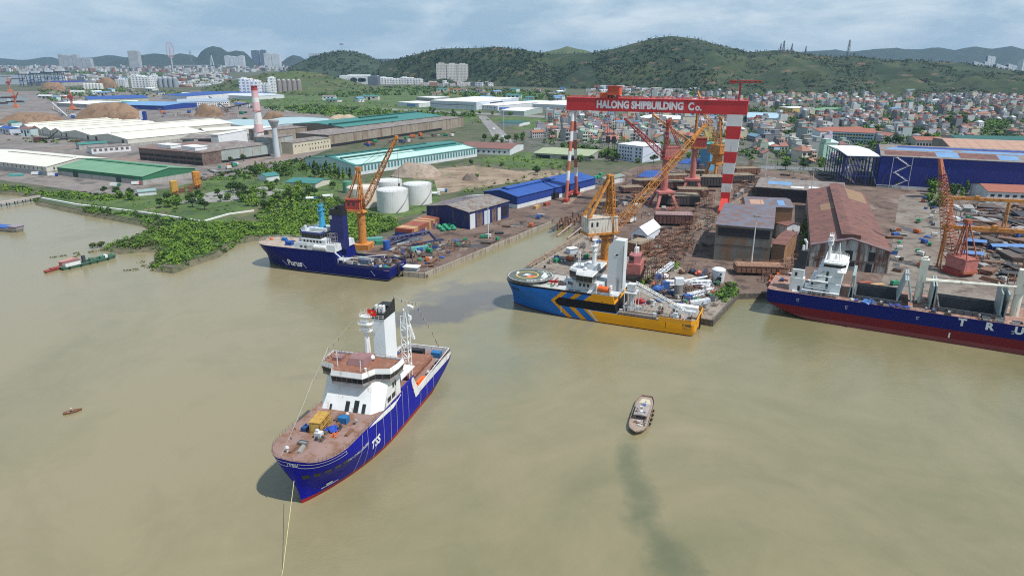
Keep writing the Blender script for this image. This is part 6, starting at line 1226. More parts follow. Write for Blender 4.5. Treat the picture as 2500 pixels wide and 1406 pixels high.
shed('factory_hall', 'dark teal roofed hall behind the long beige factory', 'hall', (838, 311), (1082, 283), (1000, 274), 17, 3, BEIGE, TEAL, 'x', vent=(TEALD, 3, 2, [(.0, .62, -.5), (.42, 1, .2)]), lmk='the dark teal roof')
shed('factory_hall', 'mint walled hall with teal roof and pale skylights', 'hall', (866, 405), (1164, 362), (753, 386), 9.5, 5, MINTW, TEAL, 'x', left=True, low=WHW, lowh=2.6, vent=(TEALD, 1.5, 1.2, [(.03, .96, -.32), (.0, .78, .1)]), strips=[(MINT, .02, .98, .03, .46, 0), (MINT, .03, .56, .52, .64, 0), (MINT, .03, .50, .76, .9, 0)], wins=[('f', 40, .01, .99, 5.8, 2.1, 5.2, wallm('teal_glazing', (.07, .20, .22))), ('l', 12, .05, .95, 4, 1.8, 4.5, wallm('steel_blue_glazing', (.12, .20, .30)))], lmk='the mint walled hall')
shed('cottage', 'small teal roofed cottage among the riverside trees', 'building', (696, 445), (770, 449), (792, 437), 4, 1.6, CREAM, TEAL, 'x'); shed('shed', 'teal shed with white gable near the silos', 'shed', (628, 428), (650, 432), (662, 424), 4.5, 2, WHW, TEAL, 'y'); shed('hut', 'white hut with grey green roof beside the yellow silos', 'building', (337, 470), (381, 466), (378, 460), 3.2, 1, WHW, wallm('greygreen_roof', (.25, .36, .34)), 'x')
shed('shed', 'green roofed sheds among the rubble near the works', 'shed', (192, 354), (262, 349), (290, 344), 6, 1.6, GREYB, TEAL, 'x'); shed('ruin', 'white roofless ruin with square window gaps', 'building', (222, 362), (318, 355), (318, 350), 7, 0, WHW, MESSR, 'x', flatroof=True, wins=[('f', 7, .02, .98, 4, 3, 3, BRNF)])
# distant works and halls
shed('factory_hall', 'huge white factory with flat white roof in the green fields', 'factory', (1050, 246), (1163, 250), (1280, 240), 17, 0, wallm('white_cladding', (.62, .66, .72), rib=(2, 6, .1)), WHR, 'x', flatroof=True, doors=[('f', .02, .95, 9.5, 10.5, DARKG), ('r', .3, .6, 2, 14, DARKG)], lmk='the huge white factory')
shed('factory_hall', 'lower white hall right of the huge white factory', 'factory', (1165, 256), (1215, 259), (1300, 245), 10, 1, WHW, WHR, 'x', wins=[('f', 5, .05, .95, 6, 3, 2, DARKG)]); shed('factory_hall', 'grey green hall between the white factory and gantry', 'hall', (1222, 270), (1280, 272), (1305, 264), 9, 2, wallm('sage_wall', (.38, .46, .42)), WHR, 'x'); shed('factory_hall', 'long white hall behind the gantry girder left end', 'hall', (1300, 254), (1400, 258), (1400, 246), 11, 2, WHW, WHR, 'x'); shed('pavilion', 'small dark roofed pavilion beside the pale road', 'building', (1218, 300), (1268, 302), (1280, 296), 5, 1, WHW, TEALD, 'x')
shed('gatehouse', 'white gatehouse with blue screen wall left of the white factory', 'building', (970, 250), (1022, 253), (1020, 247), 9, 0, WHW, WHR, 'x', flatroof=True, doors=[('f', .45, .85, 1, 7, SKYR)]); shed('office', 'grey block behind the gatehouse in the fields', 'building', (1016, 238), (1060, 240), (1062, 236), 9, 0, GREYB, WHR, 'x', flatroof=True)
shed('warehouse', 'long blue and white roofed warehouse near the sand heaps', 'warehouse', (214, 244), (362, 240), (365, 232), 12, 3, wallm('straw_wall', (.45, .48, .36)), BLUER, 'x', lmk='the blue and white warehouse'); shed('warehouse', 'light blue roofed shed in front of the blue and white warehouse', 'warehouse', (275, 256), (400, 259), (410, 249), 9, 2.5, BLUEW, wallm('light_blue_roof', (.16, .32, .55)), 'x'); shed('warehouse', 'bright blue roofed shed left of the grassy hill', 'warehouse', (395, 232), (455, 236), (484, 217), 11, 4, WHW, BLUER, 'x', lmk='the bright blue shed')
shed('warehouse', 'white roofed sheds left of the orange harbour crane', 'warehouse', (138, 252), (212, 255), (215, 246), 8, 2, GREYB, WHR, 'x'); shed('office', 'long pale office block in front of the grassy hill', 'building', (432, 250), (560, 247), (566, 240), 12, 0, WHW, wallm('blue_grey_roof', (.35, .42, .5)), 'x', flatroof=True, wins=[('f', 24, .02, .98, z, 2, 2, DARKG) for z in (3.5, 8)]); shed('warehouse', 'long navy roof at the harbour behind the sand heaps', 'warehouse', (150, 202), (233, 199), (236, 195), 14, 2, GREYB, NAVYW, 'x'); shed('warehouse', 'white flat store left of the silo complex', 'warehouse', (548, 233), (618, 236), (622, 229), 9, 0, WHW, PALEB, 'x', flatroof=True)
shed('school', 'white school with pink red roof at the town edge', 'building', (1962, 316), (2004, 322), (2026, 306), 14, 3, WHW, TERR, 'y', wins=[('r', 8, .05, .95, z, 2.6, 1.6, DARKG) for z in (3, 7, 11)], lmk='the white school'); shed('school', 'long yellow and blue school with red roof in the town', 'building', (2016, 321), (2136, 326), (2143, 315), 14, 3, wallm('school_blue', (.42, .58, .66)), TERR, 'x', wins=[('f', 16, .02, .98, z, 2.6, 1.8, DARKG) for z in (3, 7, 11)], doors=[('f', .2, .8, 8.8, 10, wallm('school_yellow', (.60, .52, .22)))], lmk='the long school')
shed('market_hall', 'long white canopy behind the red booms', 'hall', (1556, 288), (1700, 294), (1704, 285), 7, 1, WHW, WHR, 'x', lmk='the long white canopy'); shed('factory_hall', 'pale blue roofed works right of the gantry in the town', 'factory', (1824, 288), (1906, 290), (1912, 277), 8, 2, WHW, wallm('pale_sky_roof', (.36, .52, .62)), 'x', lmk='the pale blue works'); shed('factory_hall', 'green roofed hall below the bright hillside meadow', 'hall', (1974, 268), (2012, 271), (2022, 262), 9, 3, GRNW, GRNR, 'x'); shed('office', 'yellow office below the bright hillside meadow', 'building', (1902, 262), (1936, 265), (1940, 260), 10, 0, wallm('ochre_render', (.6, .46, .16)), WHR, 'x', flatroof=True, wins=[('f', 6, .02, .98, z, 2, 1.6, DARKG) for z in (3, 7)]); shed('dormitory', 'white dormitory with teal roof on the hillside', 'building', (2152, 216), (2216, 219), (2218, 214), 13, 2, WHW, TEAL, 'x', wins=[('f', 10, .03, .97, z, 2.6, 2.2, DARKG) for z in (3, 8)], lmk='the white hillside dormitory'); shed('apartment_building', 'cream block with terracotta gallery near the navy hall', 'building', (2238, 343), (2308, 345), (2312, 336), 9, 2.5, CREAM, TERR, 'x', wins=[('f', 9, .02, .98, 4, 2.2, 3, DARKG)]); shed('hall', 'hall with dark teal roof behind the tan roofed hall', 'hall', (2340, 342), (2560, 346), (2560, 336), 14, 3, GREYB, TEALD, 'x')
# storage tanks
TKW = mat('tank_white', (.70, .71, .70), (.62, .62, .60), s=.12, rough=.45, rust=(.18, (.5, .44, .36)), streak=True)
def tank(px, r_px, ytop, label, m, stair=True):
    b_ = G(*px); sc_ = FP/(b_.y*cP+H*sP); r = r_px/sc_; h_ = ztop(px[0], ytop, b_)-LZ
    t = thing('storage_tank', label, 'tank', b_, R(-60)); MB().lathe([(r, 0), (r, h_), (r*.02, h_+r*.07)], 40, cap=False).build('shell', m, t, False)
    MB().rail([(r*.97*math.cos(i*math.pi/12), r*.97*math.sin(i*math.pi/12), h_) for i in range(24)], 1.1, 4, .06, True).build('railing', STEEL, t)
    if stair:
        s_ = MB(); 
        for i in range(14):
            a, a2 = -.2+i*.1, -.1+i*.1; s_.tube(((r+.4)*math.cos(a), (r+.4)*math.sin(a), h_*(i/14)), ((r+.4)*math.cos(a2), (r+.4)*math.sin(a2), h_*((i+1)/14)), .28, None, 4)
        s_.build('stairs', STEEL, t)
    return t
tank((960, 513), 38, 462, 'white storage tank nearest the navy ship', TKW); tank((1020, 495), 35, 448, 'white storage tank with brown streaks at the right of the tank group', TKW); tank((950, 479), 33, 440, 'white storage tank at the back of the tank group', TKW, False); tank((888, 502), 38, 456, 'yellowish white storage tank behind the rusty orange crane', mat('tank_cream', (.66, .58, .48), (.62, .56, .5), s=.12, rough=.5), False); tank((851, 470), 13, 443, 'slim green storage tank left of the white tanks', flat('tank_green', (.10, .32, .19)), False)
lm('the white tanks', G(960, 490)[:2])
# chimney, water tower, silos
b_ = G(636, 350); hc_ = ztop(622, 210, b_)-LZ; t = thing('chimney', 'tall tapering white chimney with faded red bands', 'chimney', b_)
c_ = MB(); bd = [0, .22, .34, .56, .72, .80, .92, 1]; r0, r1 = 6.2, 3.9
for i, (a, e_) in enumerate(zip(bd, bd[1:])): c_.cm = (1, 2, 1, 2, 1, 2, 0)[i]; c_.tube((0, 0, hc_*a), (0, 0, hc_*e_), r0+(r1-r0)*a, r0+(r1-r0)*e_, 20, False)
c_.cm = 0; c_.lathe([(r1, hc_*.985), (r1+.8, hc_*.99), (r1+.8, hc_), (r1*.7, hc_)], 20, cap=False); c_.build('shaft', [flat('band_red', (.42, .06, .07)), CWHT, mat('band_pink', (.64, .36, .37), (.70, .52, .52), s=.1)], t); MB().lathe([(5.8, hc_*.565), (6.0, hc_*.57), (5.4, hc_*.575)], 20, cap=False).lathe([(6.1, hc_*.2), (6.6, hc_*.205), (6, hc_*.21)], 20, cap=False).build('platform', RDB, t); lm('the striped chimney', b_[:2])
b_ = G(677, 383); hc_ = ztop(676, 293, b_)-LZ; t = thing('water_tower', 'pale grey water tower with flared top', 'tower', b_); WT = mat('tower_grey', (.52, .56, .60), (.45, .49, .53), s=.1); MB().lathe([(3.6, 0), (2.7, hc_*.72), (2.7, hc_*.8)], 18).build('shaft', WT, t)
MB().lathe([(2.6, hc_*.78), (5.8, hc_*.96), (5.8, hc_), (5.4, hc_)], 18).build('basin', mat('basin_grey', (.42, .40, .40)), t); lm('the water tower', b_[:2])
for px, yt, rr_, lab in (((425, 478), 441, 2.2, 'yellow'), ((480, 462), 418, 2.5, 'orange')):
    for k in range(2):
        p = G(px[0]+k*6, px[1]-k*2); h_ = ztop(px[0], yt, p)-LZ; t = thing('silo', f'{lab} cement silo, {("front", "rear")[k]} one of the pair', 'silo', p, 0, 'cement silos'); MB().lathe([(.4, 1.2), (rr_*.9, 3.4), (rr_*.9, h_-.6), (rr_*.3, h_)], 12).build('drum', mat('silo_yellow', (.55, .33, .06), (.45, .25, .05), s=.5, rust=(.3, (.3, .14, .06))) if lab == 'yellow' else OCH, t)
        lg = MB(); [lg.tube((rr_*.7*sx, rr_*.7*sy, 0), (rr_*.7*sx, rr_*.7*sy, 4), .18, None, 4) for sx in (-1, 1) for sy in (-1, 1)]; lg.build('leg_frame', RDB, t)
p = G(455, 470); t = thing('batching_plant', 'rusty conveyor frame between the yellow and orange silos', 'machine', p, .2); MB().lattice((-6, 0, 1), (7, 2, 7), 1.2, 1.2, 8, .12).box(-5, -1, -1.5, 1.5, 1, 4).box(2, 5, -1, 2, .2, 5).tube((-4, 0, 0), (-4, 0, 4), .2).tube((4, 1, 0), (4, 1, 6), .2).build('frame', RUSTY, t); lm('the cement silos', p[:2])
# ================================================================ houses of the town
HW = mat('house_render', obj=True, s=.35, rough=.75); HR = mat('house_roof', obj=True, s=.5, rough=.8)
def hproto(kind):
    t = thing('house', 'x', 'house', (0, -600, -60)); w_, d, h = {'tube': (5.2, 13, 10.5), 'tall': (5.5, 14, 15), 'gable': (8, 11, 4.4), 'villa': (9, 10, 7.4), 'long': (22, 9, 7)}[kind]
    b_ = MB().box(-w_/2, w_/2, -d/2, d/2, 0, h); r_ = MB()
    if kind in ('tube', 'tall'):
        b_.box(-w_/2, w_/2, d*.05, d*.4, h, h+2.8)
        r_.box(-w_/2-.15, w_/2+.15, -d/2-.15, d/2+.15, h-.25, h+.12); b_.box(-w_/2-.1, w_/2+.1, d*.03, d*.42, h+2.8, h+3.0).box(-w_/2, w_/2, -d/2-1.1, -d/2, h*.34, h*.37).box(-w_/2, w_/2, -d/2-1.1, -d/2, h*.66, h*.69)
    elif kind == 'gable' or kind == 'long':
        b_.add([(-w_/2, -d/2, h), (-w_/2, d/2, h), (-w_/2, 0, h+2.6)], [(2, 1, 0)]).add([(w_/2, -d/2, h), (w_/2, d/2, h), (w_/2, 0, h+2.6)], [(0, 1, 2)])
        e = .5; r_.add([(-w_/2-e, -d/2-e, h-.25), (w_/2+e, -d/2-e, h-.25), (w_/2+e, 0, h+2.75), (-w_/2-e, 0, h+2.75), (-w_/2-e, d/2+e, h-.25), (w_/2+e, d/2+e, h-.25)], [(0, 1, 2, 3), (3, 2, 5, 4)])
    else:
        e = .6; r_.add([(-w_/2-e, -d/2-e, h), (w_/2+e, -d/2-e, h), (w_/2+e, d/2+e, h), (-w_/2-e, d/2+e, h), (-w_*.12, 0, h+3), (w_*.12, 0, h+3)], [(0, 1, 5, 4), (1, 2, 5), (2, 3, 4, 5), (3, 0, 4)]); b_.box(-w_/2-.4, w_/2+.4, -d/2-1.2, -d/2, h*.45, h*.49)
    wo = b_.build('wall', HW, t); r_.build('roof', HR, t)
    fl = max(1, int(h/3.4)); n = 6 if kind == 'long' else 2
    for k in range(fl):
        for i in range(n):
            x = -w_/2+w_*(i+.5)/n; ww = w_/n*.28; z = 1.9+k*3.4
            MB().box(x-ww, x+ww, -d/2-.06, -d/2-.03, z-.8, z+.8).build('window', DARKG, wo)
    return t
HP = {k: hproto(k) for k in ('tube', 'tall', 'gable', 'villa', 'long')}
WC = {'white': (.54, .55, .55), 'cream': (.56, .52, .40), 'grey': (.33, .34, .35), 'pale blue': (.36, .46, .56), 'mint': (.38, .52, .46), 'pink': (.55, .40, .36), 'yellow': (.56, .46, .20), 'dark grey': (.18, .185, .20)}
RC = {'red': (.30, .10, .07), 'orange': (.33, .14, .085), 'grey': (.24, .25, .27), 'maroon': (.20, .09, .08), 'teal': (.10, .25, .24), 'white': (.58, .60, .62), 'blue': (.12, .24, .40)}
HN = {'tube': 'three storey row house', 'tall': 'tall narrow house', 'gable': 'low gabled cottage', 'villa': 'square villa', 'long': 'long terrace building'}
hused = set()
def house(p, kind, rot, wc, rc, s=1.0):
    base = f'{wc} {HN[kind]} with {rc} roof'; lab = uniq(base, p)
    cols = {'wall': tuple(v*rnd.uniform(.85, 1.1) for v in WC[wc]), 'roof': tuple(v*rnd.uniform(.8, 1.15) for v in RC[rc])}
    hused.add(kind)
    return dup(HP[kind], p, rot, lab, 'town houses', (s*rnd.uniform(.85, 1.2), s*rnd.uniform(.85, 1.15), s*rnd.uniform(.85, 1.15)), cols)
TOWN = [[(1300, 335), (1330, 312), (1400, 302), (1800, 300), (1815, 345), (1700, 352), (1600, 347), (1500, 348), (1420, 352)], [(1832, 300), (1960, 296), (2050, 332), (2075, 360), (2060, 392), (1980, 402), (1850, 385)], [(2060, 335), (2130, 332), (2190, 270), (2240, 246), (2540, 244), (2560, 335), (2330, 338), (2200, 350), (2080, 352)],
        [(1420, 292), (1600, 282), (1800, 268), (1810, 292), (1600, 300)], [(1880, 292), (2000, 280), (2150, 268), (2140, 325), (2030, 312)], [(1300, 300), (1420, 270), (1500, 276), (1420, 300)]]
FAR = [[(1440, 232), (1600, 229), (1800, 232), (1800, 240), (1440, 240)], [(1830, 238), (2040, 234), (2160, 238), (2200, 250), (2140, 262), (1840, 262)], [(1560, 244), (1700, 244), (1700, 262), (1500, 262)], [(2200, 240), (2560, 236), (2560, 246), (2230, 250)], [(1690, 240), (1810, 240), (1810, 264), (1700, 264)], [(1300, 262), (1420, 256), (1500, 262), (1420, 272)]]
spots = []
for poly, n in zip(TOWN, (350, 190, 460, 100, 200, 60)): spots += [(q, 0) for q in scatter(poly, n, LZ, 8.5) if not blocked(q, 4)]
for poly, n in zip(FAR, (110, 200, 90, 170, 90, 60)): spots += [(q, 1) for q in scatter(poly, n, LZ, 11) if not blocked(q, 4)]
PK = lambda p: noise.noise(Vector((p.x/75, p.y/95, 2.2)))+.4*noise.noise(Vector((p.x/28, p.y/28, 7)))
spots = [q for q in spots if PK(q[0]) < .24]
spots.sort(key=lambda s_: s_[0].y)
for nm, q in (('the pale road bend', G(1215, 325)), ('the bright hillside meadow', G(1940, 222)), ('the dirt lot', G(1200, 430)), ('the far town edge', G(2400, 246)), ('the hill foot', G(1700, 236)), ('the town main street', G(2180, 310))): lm(nm, q[:2])
many = MB(); MM = []
def mk_(c): MM.append(c); return len(MM)-1
wm_ = [mk_(wallm('far_wall_'+k.replace(' ', '_'), c)) for k, c in WC.items()]; rm_ = [mk_(wallm('far_roof_'+k, c)) for k, c in RC.items()]; gm_ = mk_(DARKG)
for i, (p, far) in enumerate(spots):
    kind = rnd.choices(('tube', 'tall', 'gable', 'villa', 'long'), (36, 8, 34, 18, 4))[0]; rot = rnd.choice((.25, .25, 1.82, -1.32, .25))+rnd.gauss(0, .12)
    wc = rnd.choices(list(WC), (36, 12, 24, 4, 2, 3, 2, 16))[0]; rc = rnd.choices(list(RC), (26, 24, 18, 18, 4, 12, 3) if kind in ('gable', 'villa', 'long') else (16, 14, 38, 10, 2, 20, 2))[0]
    if i < 295: house(p, kind, rot, wc, rc, rnd.choice((.75, .9, 1, 1, 1.15, 1.5)))
    else:
        w_, d, h = {'tube': (5.2, 13, 11), 'tall': (6, 14, 15), 'gable': (8, 11, 5), 'villa': (9, 10, 8), 'long': (22, 9, 7)}[kind]; many.T = Matrix.Translation(p) @ Matrix.Rotation(rot, 4, 'Z'); f = rnd.choice((.7, .85, 1, 1.1, 1.3))*rnd.uniform(.85, 1.15); w_ *= f; h *= f
        many.cm = wm_[list(WC).index(wc)]; many.box(-w_/2, w_/2, -d/2, d/2, 0, h); many.cm = rm_[list(RC).index(rc)]
        if kind in ('gable', 'villa', 'long'): many.add([(-w_/2-.4, -d/2-.4, h), (w_/2+.4, -d/2-.4, h), (w_/2*.7, 0, h+2.6), (-w_/2*.7, 0, h+2.6), (-w_/2-.4, d/2+.4, h), (w_/2+.4, d/2+.4, h)], [(0, 1, 2, 3), (3, 2, 5, 4), (0, 3, 4), (1, 5, 2)])
        else: many.box(-w_/2-.1, w_/2+.1, -d/2-.1, d/2+.1, h+.02, h+.25); many.box(-w_/2+.2, w_/2-.2, 0, d*.35, h+.25, h+3)
        many.cm = gm_
        for k in range(int(h/3.4)):
            for x in (-.25, .25): many.box(w_*x-.7, w_*x+.7, -d/2-.1, -d/2-.04, 1.1+3.4*k, 2.8+3.4*k)
many.T = None
tag(many.build('distant_houses', MM), 'mass of small houses filling the far side of the town', 'houses', kind='stuff')
for k in HP:
    for c in kids(HP[k]):
        for c2 in kids(c): bpy.data.objects.remove(c2)
        bpy.data.objects.remove(c)
    bpy.data.objects.remove(HP[k])
# ================================================================ far city
def block(nm, label, px, wpx, ytop, ybase, m, dep=22, notch=0, top=None, cat='building', rot=0, parts=1):
    b_ = G(px, ybase); sc_ = FP/(b_.y*cP+H*sP); W = wpx/sc_; h_ = ztop(px, ytop, b_)-LZ; t = thing(nm, label, cat, b_, rot)
    for k in range(parts):
        x0 = -W/2+W*k/parts; x1 = x0+W/parts*(.94 if parts > 1 else 1); hh = h_*(1-notch*((k*7) % 3)/3)
        mb = MB().box(x0, x1, -dep/2, dep/2, 0, hh)
        if parts > 1: mb.box(x0, x1+W/parts*.07, -dep*.35, dep*.35, 0, hh*.98)
        w_ = mb.build('wing' if parts > 1 else 'wall', m, t); MB().box(x0+.2*(x1-x0), x0+.8*(x1-x0), -dep*.25, dep*.25, hh, hh+3.5).build('roof_house', top or m, w_)
    return t
FW = lambda nm, c, p=9, f=7, sh=.5: mat(nm, c, s=.02, rough=.7, win=(p, f, sh, (.16, .18, .22)))
F1 = FW('far_white', (.74, .76, .78)); F2 = FW('far_grey', (.52, .52, .53)); F3 = FW('far_cream', (.70, .66, .60), 6, 6.4); F4 = FW('far_blue', (.12, .15, .19)); F5 = FW('far_pale', (.80, .81, .82), 12, 8)
block('apartment_building', 'white three winged apartment tower before the green hill', 1105, 76, 156, 205, F3, 30, .04, None, 'building', 0, 3); lm('the three winged apartment tower', G(1105, 205)[:2])
block('apartment_building', 'wide row of grey apartment towers far left', 174, 46, 134, 168, F2, 60, .12, None, 'building', 0, 4); block('apartment_building', 'pale lower apartment tower at the end of the far left row', 212, 32, 142, 168, F2, 50, .1, None, 'building', 0, 3)
block('tower_block', 'lone tall grey tower standing before the karst ridge', 334, 24, 125, 173, F2, 50); block('apartment_building', 'row of white towers below the karst hill', 576, 46, 137, 166, F1, 60, .15, None, 'building', 0, 4); block('tower_block', 'dark slim tower right of the karst hill', 627, 17, 124, 164, F4, 50); block('tower_block', 'dark tower under construction behind the white pair', 646, 13, 123, 164, F4, 50)
block('apartment_building', 'pair of pale slab towers before the karst peak', 668, 38, 131, 166, F1, 60, .06, None, 'building', 0, 2); block('apartment_building', 'grey apartment slab at the left foot of the western hill', 768, 26, 131, 150, F2, 60)
block('hotel', 'dark tower rising from the wide white hotel on the right', 2231, 26, 121, 148, F4, 50, cat='building'); block('hotel', 'wide white hotel behind the right hill crest', 2236, 76, 137, 154, F1, 50, .2, None, 'building', 0, 5); block('apartment_building', 'pale block right of the wide hotel', 2333, 24, 145, 158, F1, 50, .2, None, 'building', 0, 2); block('tower_block', 'blue white tower near the right edge skyline', 2414, 20, 138, 165, F5, 50, .2, None, 'building', 0, 2); block('apartment_building', 'long sawtooth white block at the right skyline', 2395, 44, 152, 166, F1, 50, .5, None, 'building', 0, 5); block('apartment_building', 'white block cluster right of the sawtooth block', 2455, 60, 158, 176, F1, 50, .5, None, 'building', 0, 6); block('tower_block', 'tall white tower cut by the right edge', 2497, 22, 148, 180, F5, 50)
block('shopping_mall', 'long white mall with dark round openings at the hill foot', 878, 88, 185, 206, wallm('mall_white', (.72, .74, .76)), 60, cat='mall'); t = bpy.data.objects[-1] if False else None
b_ = G(878, 206); sc_ = FP/(b_.y*cP+H*sP)
for px, r in ((868, 7), (885, 6), (892, 5)):
    o = MB().lathe([(0, 0), (r/sc_, 0), (r/sc_, .6), (0, .6)], 16, cap=False).build('opening', DARKG, [x for x in bpy.data.objects if x.name.startswith('shopping_mall')][0]); o.rotation_euler = (R(90), 0, 0); o.scale = (1.25, .8, 1); o.location = ((px-878)/sc_, -30.2, 18)
block('shopping_mall', 'dark glazed middle block of the white mall', 914, 24, 187, 208, F4, 60, cat='mall'); block('shopping_mall', 'right white wing of the mall with white rooftop boxes', 980, 104, 190, 206, F5, 60, .35, None, 'mall', 0, 6)
block('silo_complex', 'tall white mill building of the silo complex', 615, 44, 192, 236, F5, 40, .2, None, 'factory', 0, 3); block('silo_complex', 'white slim elevator tower beside the grey silos', 667, 15, 190, 232, F5, 22, cat='tower'); block('silo_complex', 'lower white block between mill and elevator tower', 645, 32, 205, 233, F1, 40, .1, None, 'factory', 0, 2)
SILO = mat('silo_grey', (.36, .33, .32), (.30, .27, .26), s=.05, streak=True, rust=(.4, (.24, .2, .19)))
for k in range(5):
    for r_ in range(1):
        p = G(684+k*12, 231-k*.4); h_ = ztop(684, 197, p)-LZ; t = thing('silo', ('leftmost', 'second', 'middle', 'fourth', 'rightmost')[k]+' concrete silo of the five beside the white mill', 'silo', p, 0, 'concrete silos'); MB().lathe([(7.3, 0), (7.3, h_)], 14).build('drum', SILO, t); MB().box(-3, 3, -3, 3, h_, h_+4).build('headhouse', F1, t)
lm('the concrete silos', G(708, 231)[:2])
for k in range(4):
    p = G(394+k*12, 214); h_ = ztop(394, 188, p)-LZ; t = thing('silo', ('first', 'second', 'third', 'last')[k]+' from the left of four steel grain silos at the harbour', 'silo', p, 0, 'steel grain silos'); MB().lathe([(9, 0), (9, h_*.85), (2, h_)], 14).build('drum', mat('grain_steel', (.30, .34, .38), (.24, .28, .32), s=.05), t)
block('mill', 'white mill building left of the steel grain silos', 352, 46, 184, 215, F5, 40, .25, None, 'factory', 0, 3); block('mill', 'small white mill tower beside the steel silos', 380, 12, 183, 214, F5, 26, cat='tower'); block('warehouse', 'white blunt store left of the white mill', 300, 20, 194, 214, F1, 30)
for k in range(6):
    p = G(208+k*8, 218); t = tag(MB().lathe([(7, 0), (7, 17), (.2, 19.5)], 14, cap=False).build('storage_tank', TKW), ('first', 'second', 'third', 'fourth', 'fifth', 'last')[k]+' white tank from the left in the harbour tank row', 'tank', 'harbour tanks'); t.location = p
# bridge pylon, big wheel mast, pylons
p = G(519, 166); h_ = ztop(517, 135, p)-LZ; t = thing('bridge_pylon', 'white pointed cable bridge pylon far left', 'bridge', p); MB().add([(-24, 0, 0), (-15, 0, 0), (3, 0, h_), (-3, 0, h_), (-24, 8, 0), (-15, 8, 0), (3, 8, h_), (-3, 8, h_)], [(0, 1, 2, 3), (7, 6, 5, 4), (0, 3, 7, 4), (1, 5, 6, 2)]).add([(15, 0, 0), (24, 0, 0), (3, 0, h_), (-3, 0, h_), (15, 8, 0), (24, 8, 0), (3, 8, h_), (-3, 8, h_)], [(0, 1, 2, 3), (7, 6, 5, 4), (0, 3, 7, 4), (1, 5, 6, 2)]).build('legs', WHW, t)
MB().box(-420, 330, -6, 8, 22, 28).build('bridge_deck', F1, t)
p = G(423, 178); hm_ = ztop(421, 143, p)-LZ; ht = ztop(420, 103, p)-LZ; t = thing('ferris_wheel_tower', 'pale pink narrow observation wheel on a tall mast', 'ferris wheel', p); wr = (ht-hm_)/2; cz = hm_+wr; MB().tube((0, 0, 0), (0, 0, cz), 7, 4, 8).tube((-16, 0, 0), (0, 0, cz*.6), 3, 2, 6).build('mast', F2, t)
wl = MB(); 
for k in range(24):
    a, b2 = k*math.pi/12, (k+1)*math.pi/12; f = lambda a: (.34*wr*math.cos(a), .94*wr*math.cos(a)*.3, cz+wr*math.sin(a)); wl.tube(f(a), f(b2), 2.2, None, 5)
    if k % 2 == 0: wl.tube((0, 0, cz), f(a), .9, None, 4)
wl.build('wheel', flat('wheel_pink', (.55, .30, .34)), t)
def pylon(px, yb, yt, dist, label):
    r = ray(px, yb); t_ = dist/r.y; b_ = Vector((r.x*t_, dist, H+r.z*t_-3)); h_ = ztop(px, yt, b_)-b_.z; w_ = h_*.09; t = thing('pylon', label, 'pylon', b_, rnd.random()); mb = MB().lattice((0, 0, 0), (0, 0, h_), w_*2, w_*.35, 8, .55)
    for f in (.7, .82, .93): mb.tube((-w_*1.6, 0, h_*f), (w_*1.6, 0, h_*f), .6, None, 4)
    mb.build('lattice', flat('pylon_grey', (.22, .24, .26)), t)
for a in ((1905, 128, 106, 3020, 'leftmost lattice pylon on the hill crest'), (1912, 128, 100, 3040, 'tallest of the three close pylons on the hill crest'), (1932, 130, 107, 3050, 'right one of the three close pylons on the crest'), (1966, 133, 113, 3040, 'short lone pylon right of the three crest pylons'), (2069, 142, 98, 3010, 'lone tall lattice pylon on the right hill shoulder'), (467, 152, 124, 6400, 'thin lattice mast between big wheel and karst hill'), (1650, 218, 196, 2560, 'small pylon on the lower hill slope')): pylon(*a)
r = ray(835, 126); t_ = 4290/r.y; p = Vector((r.x*t_, 4290, H+r.z*t_-6)); hh = ztop(835, 109, p)-p.z; t = thing('observation_mast', 'dark flat disc on a hair thin mast above the western hill', 'mast', p); MB().lathe([(2, hh-2), (17, hh), (14, hh+2.5), (3, hh+5)], 16).build('disc', flat('disc_dark', (.10, .13, .15)), t); MB().tube((0, 0, 0), (0, 0, hh), .5, .4, 5).build('pole', flat('pylon_grey', (.22, .24, .26)), t)
# moored harbour barges
for k, (px, py, L_) in enumerate(((15, 240, 60), (38, 250, 46), (-5, 254, 50), (40, 194, 90), (110, 190, 110), (10, 188, 80))):
    t = thing('barge', 'dark moored barge, '+('upper in the harbour basin', 'lower right in the harbour basin', 'cut by the left edge in the harbour basin', 'near the blue container cranes', 'far behind the blue container cranes', 'farthest left on the bay')[k], 'boat', G(px, py, LZ), .05); mb = MB(); hull_small(mb, L_, L_*.16, 0, 3, .2, .1); mb.build('hull', flat('barge_dark', (.08, .06, .06)), t); MB().box(-L_*.42, -L_*.28, -L_*.05, L_*.05, 2.6, 8).build('cabin', WHW, t); MB().box(-L_*.2, L_*.35, -L_*.06, L_*.06, 2.6, 4).build('cargo', CLUT[0], t)
# harbour cranes
BLU = flat('harbour_blue', (.03, .06, .14))
for k, (px, yb, yt) in enumerate(((64, 212, 178), (91, 210, 176), (124, 207, 174), (150, 205, 172))):
    p = G(px, yb); h_ = (ztop(px, yt, p)-LZ); t = thing('harbour_crane', ('first', 'second', 'third', 'fourth')[k]+' from the left of the dark blue container cranes', 'crane', p, 0, 'dark blue container cranes'); mb = MB()
    for x in (-15, 15):
        for y in (-9, 9): mb.tube((x, y, 0), (x*.9, y, h_*.9), 1.5, None, 4)
        mb.tube((x, -9, h_*.45), (x, 9, h_*.45), 1.2, None, 4).tube((x, -9, 0), (x*.95, 9, h_*.5), .9, None, 4)
    mb.tube((-14, -9, h_*.4), (14, -9, h_*.4), 1.2, None, 4).tube((-14, 9, h_*.45), (14, -9, h_*.85), .9, None, 4).tube((-34, 0, h_*.9), (40, 0, h_*.9), 1.8, None, 4).build('portal', BLU, t); MB().box(-12, 18, -5, 5, h_*.92, h_*1.06).build('machinery_house', WHW, t)
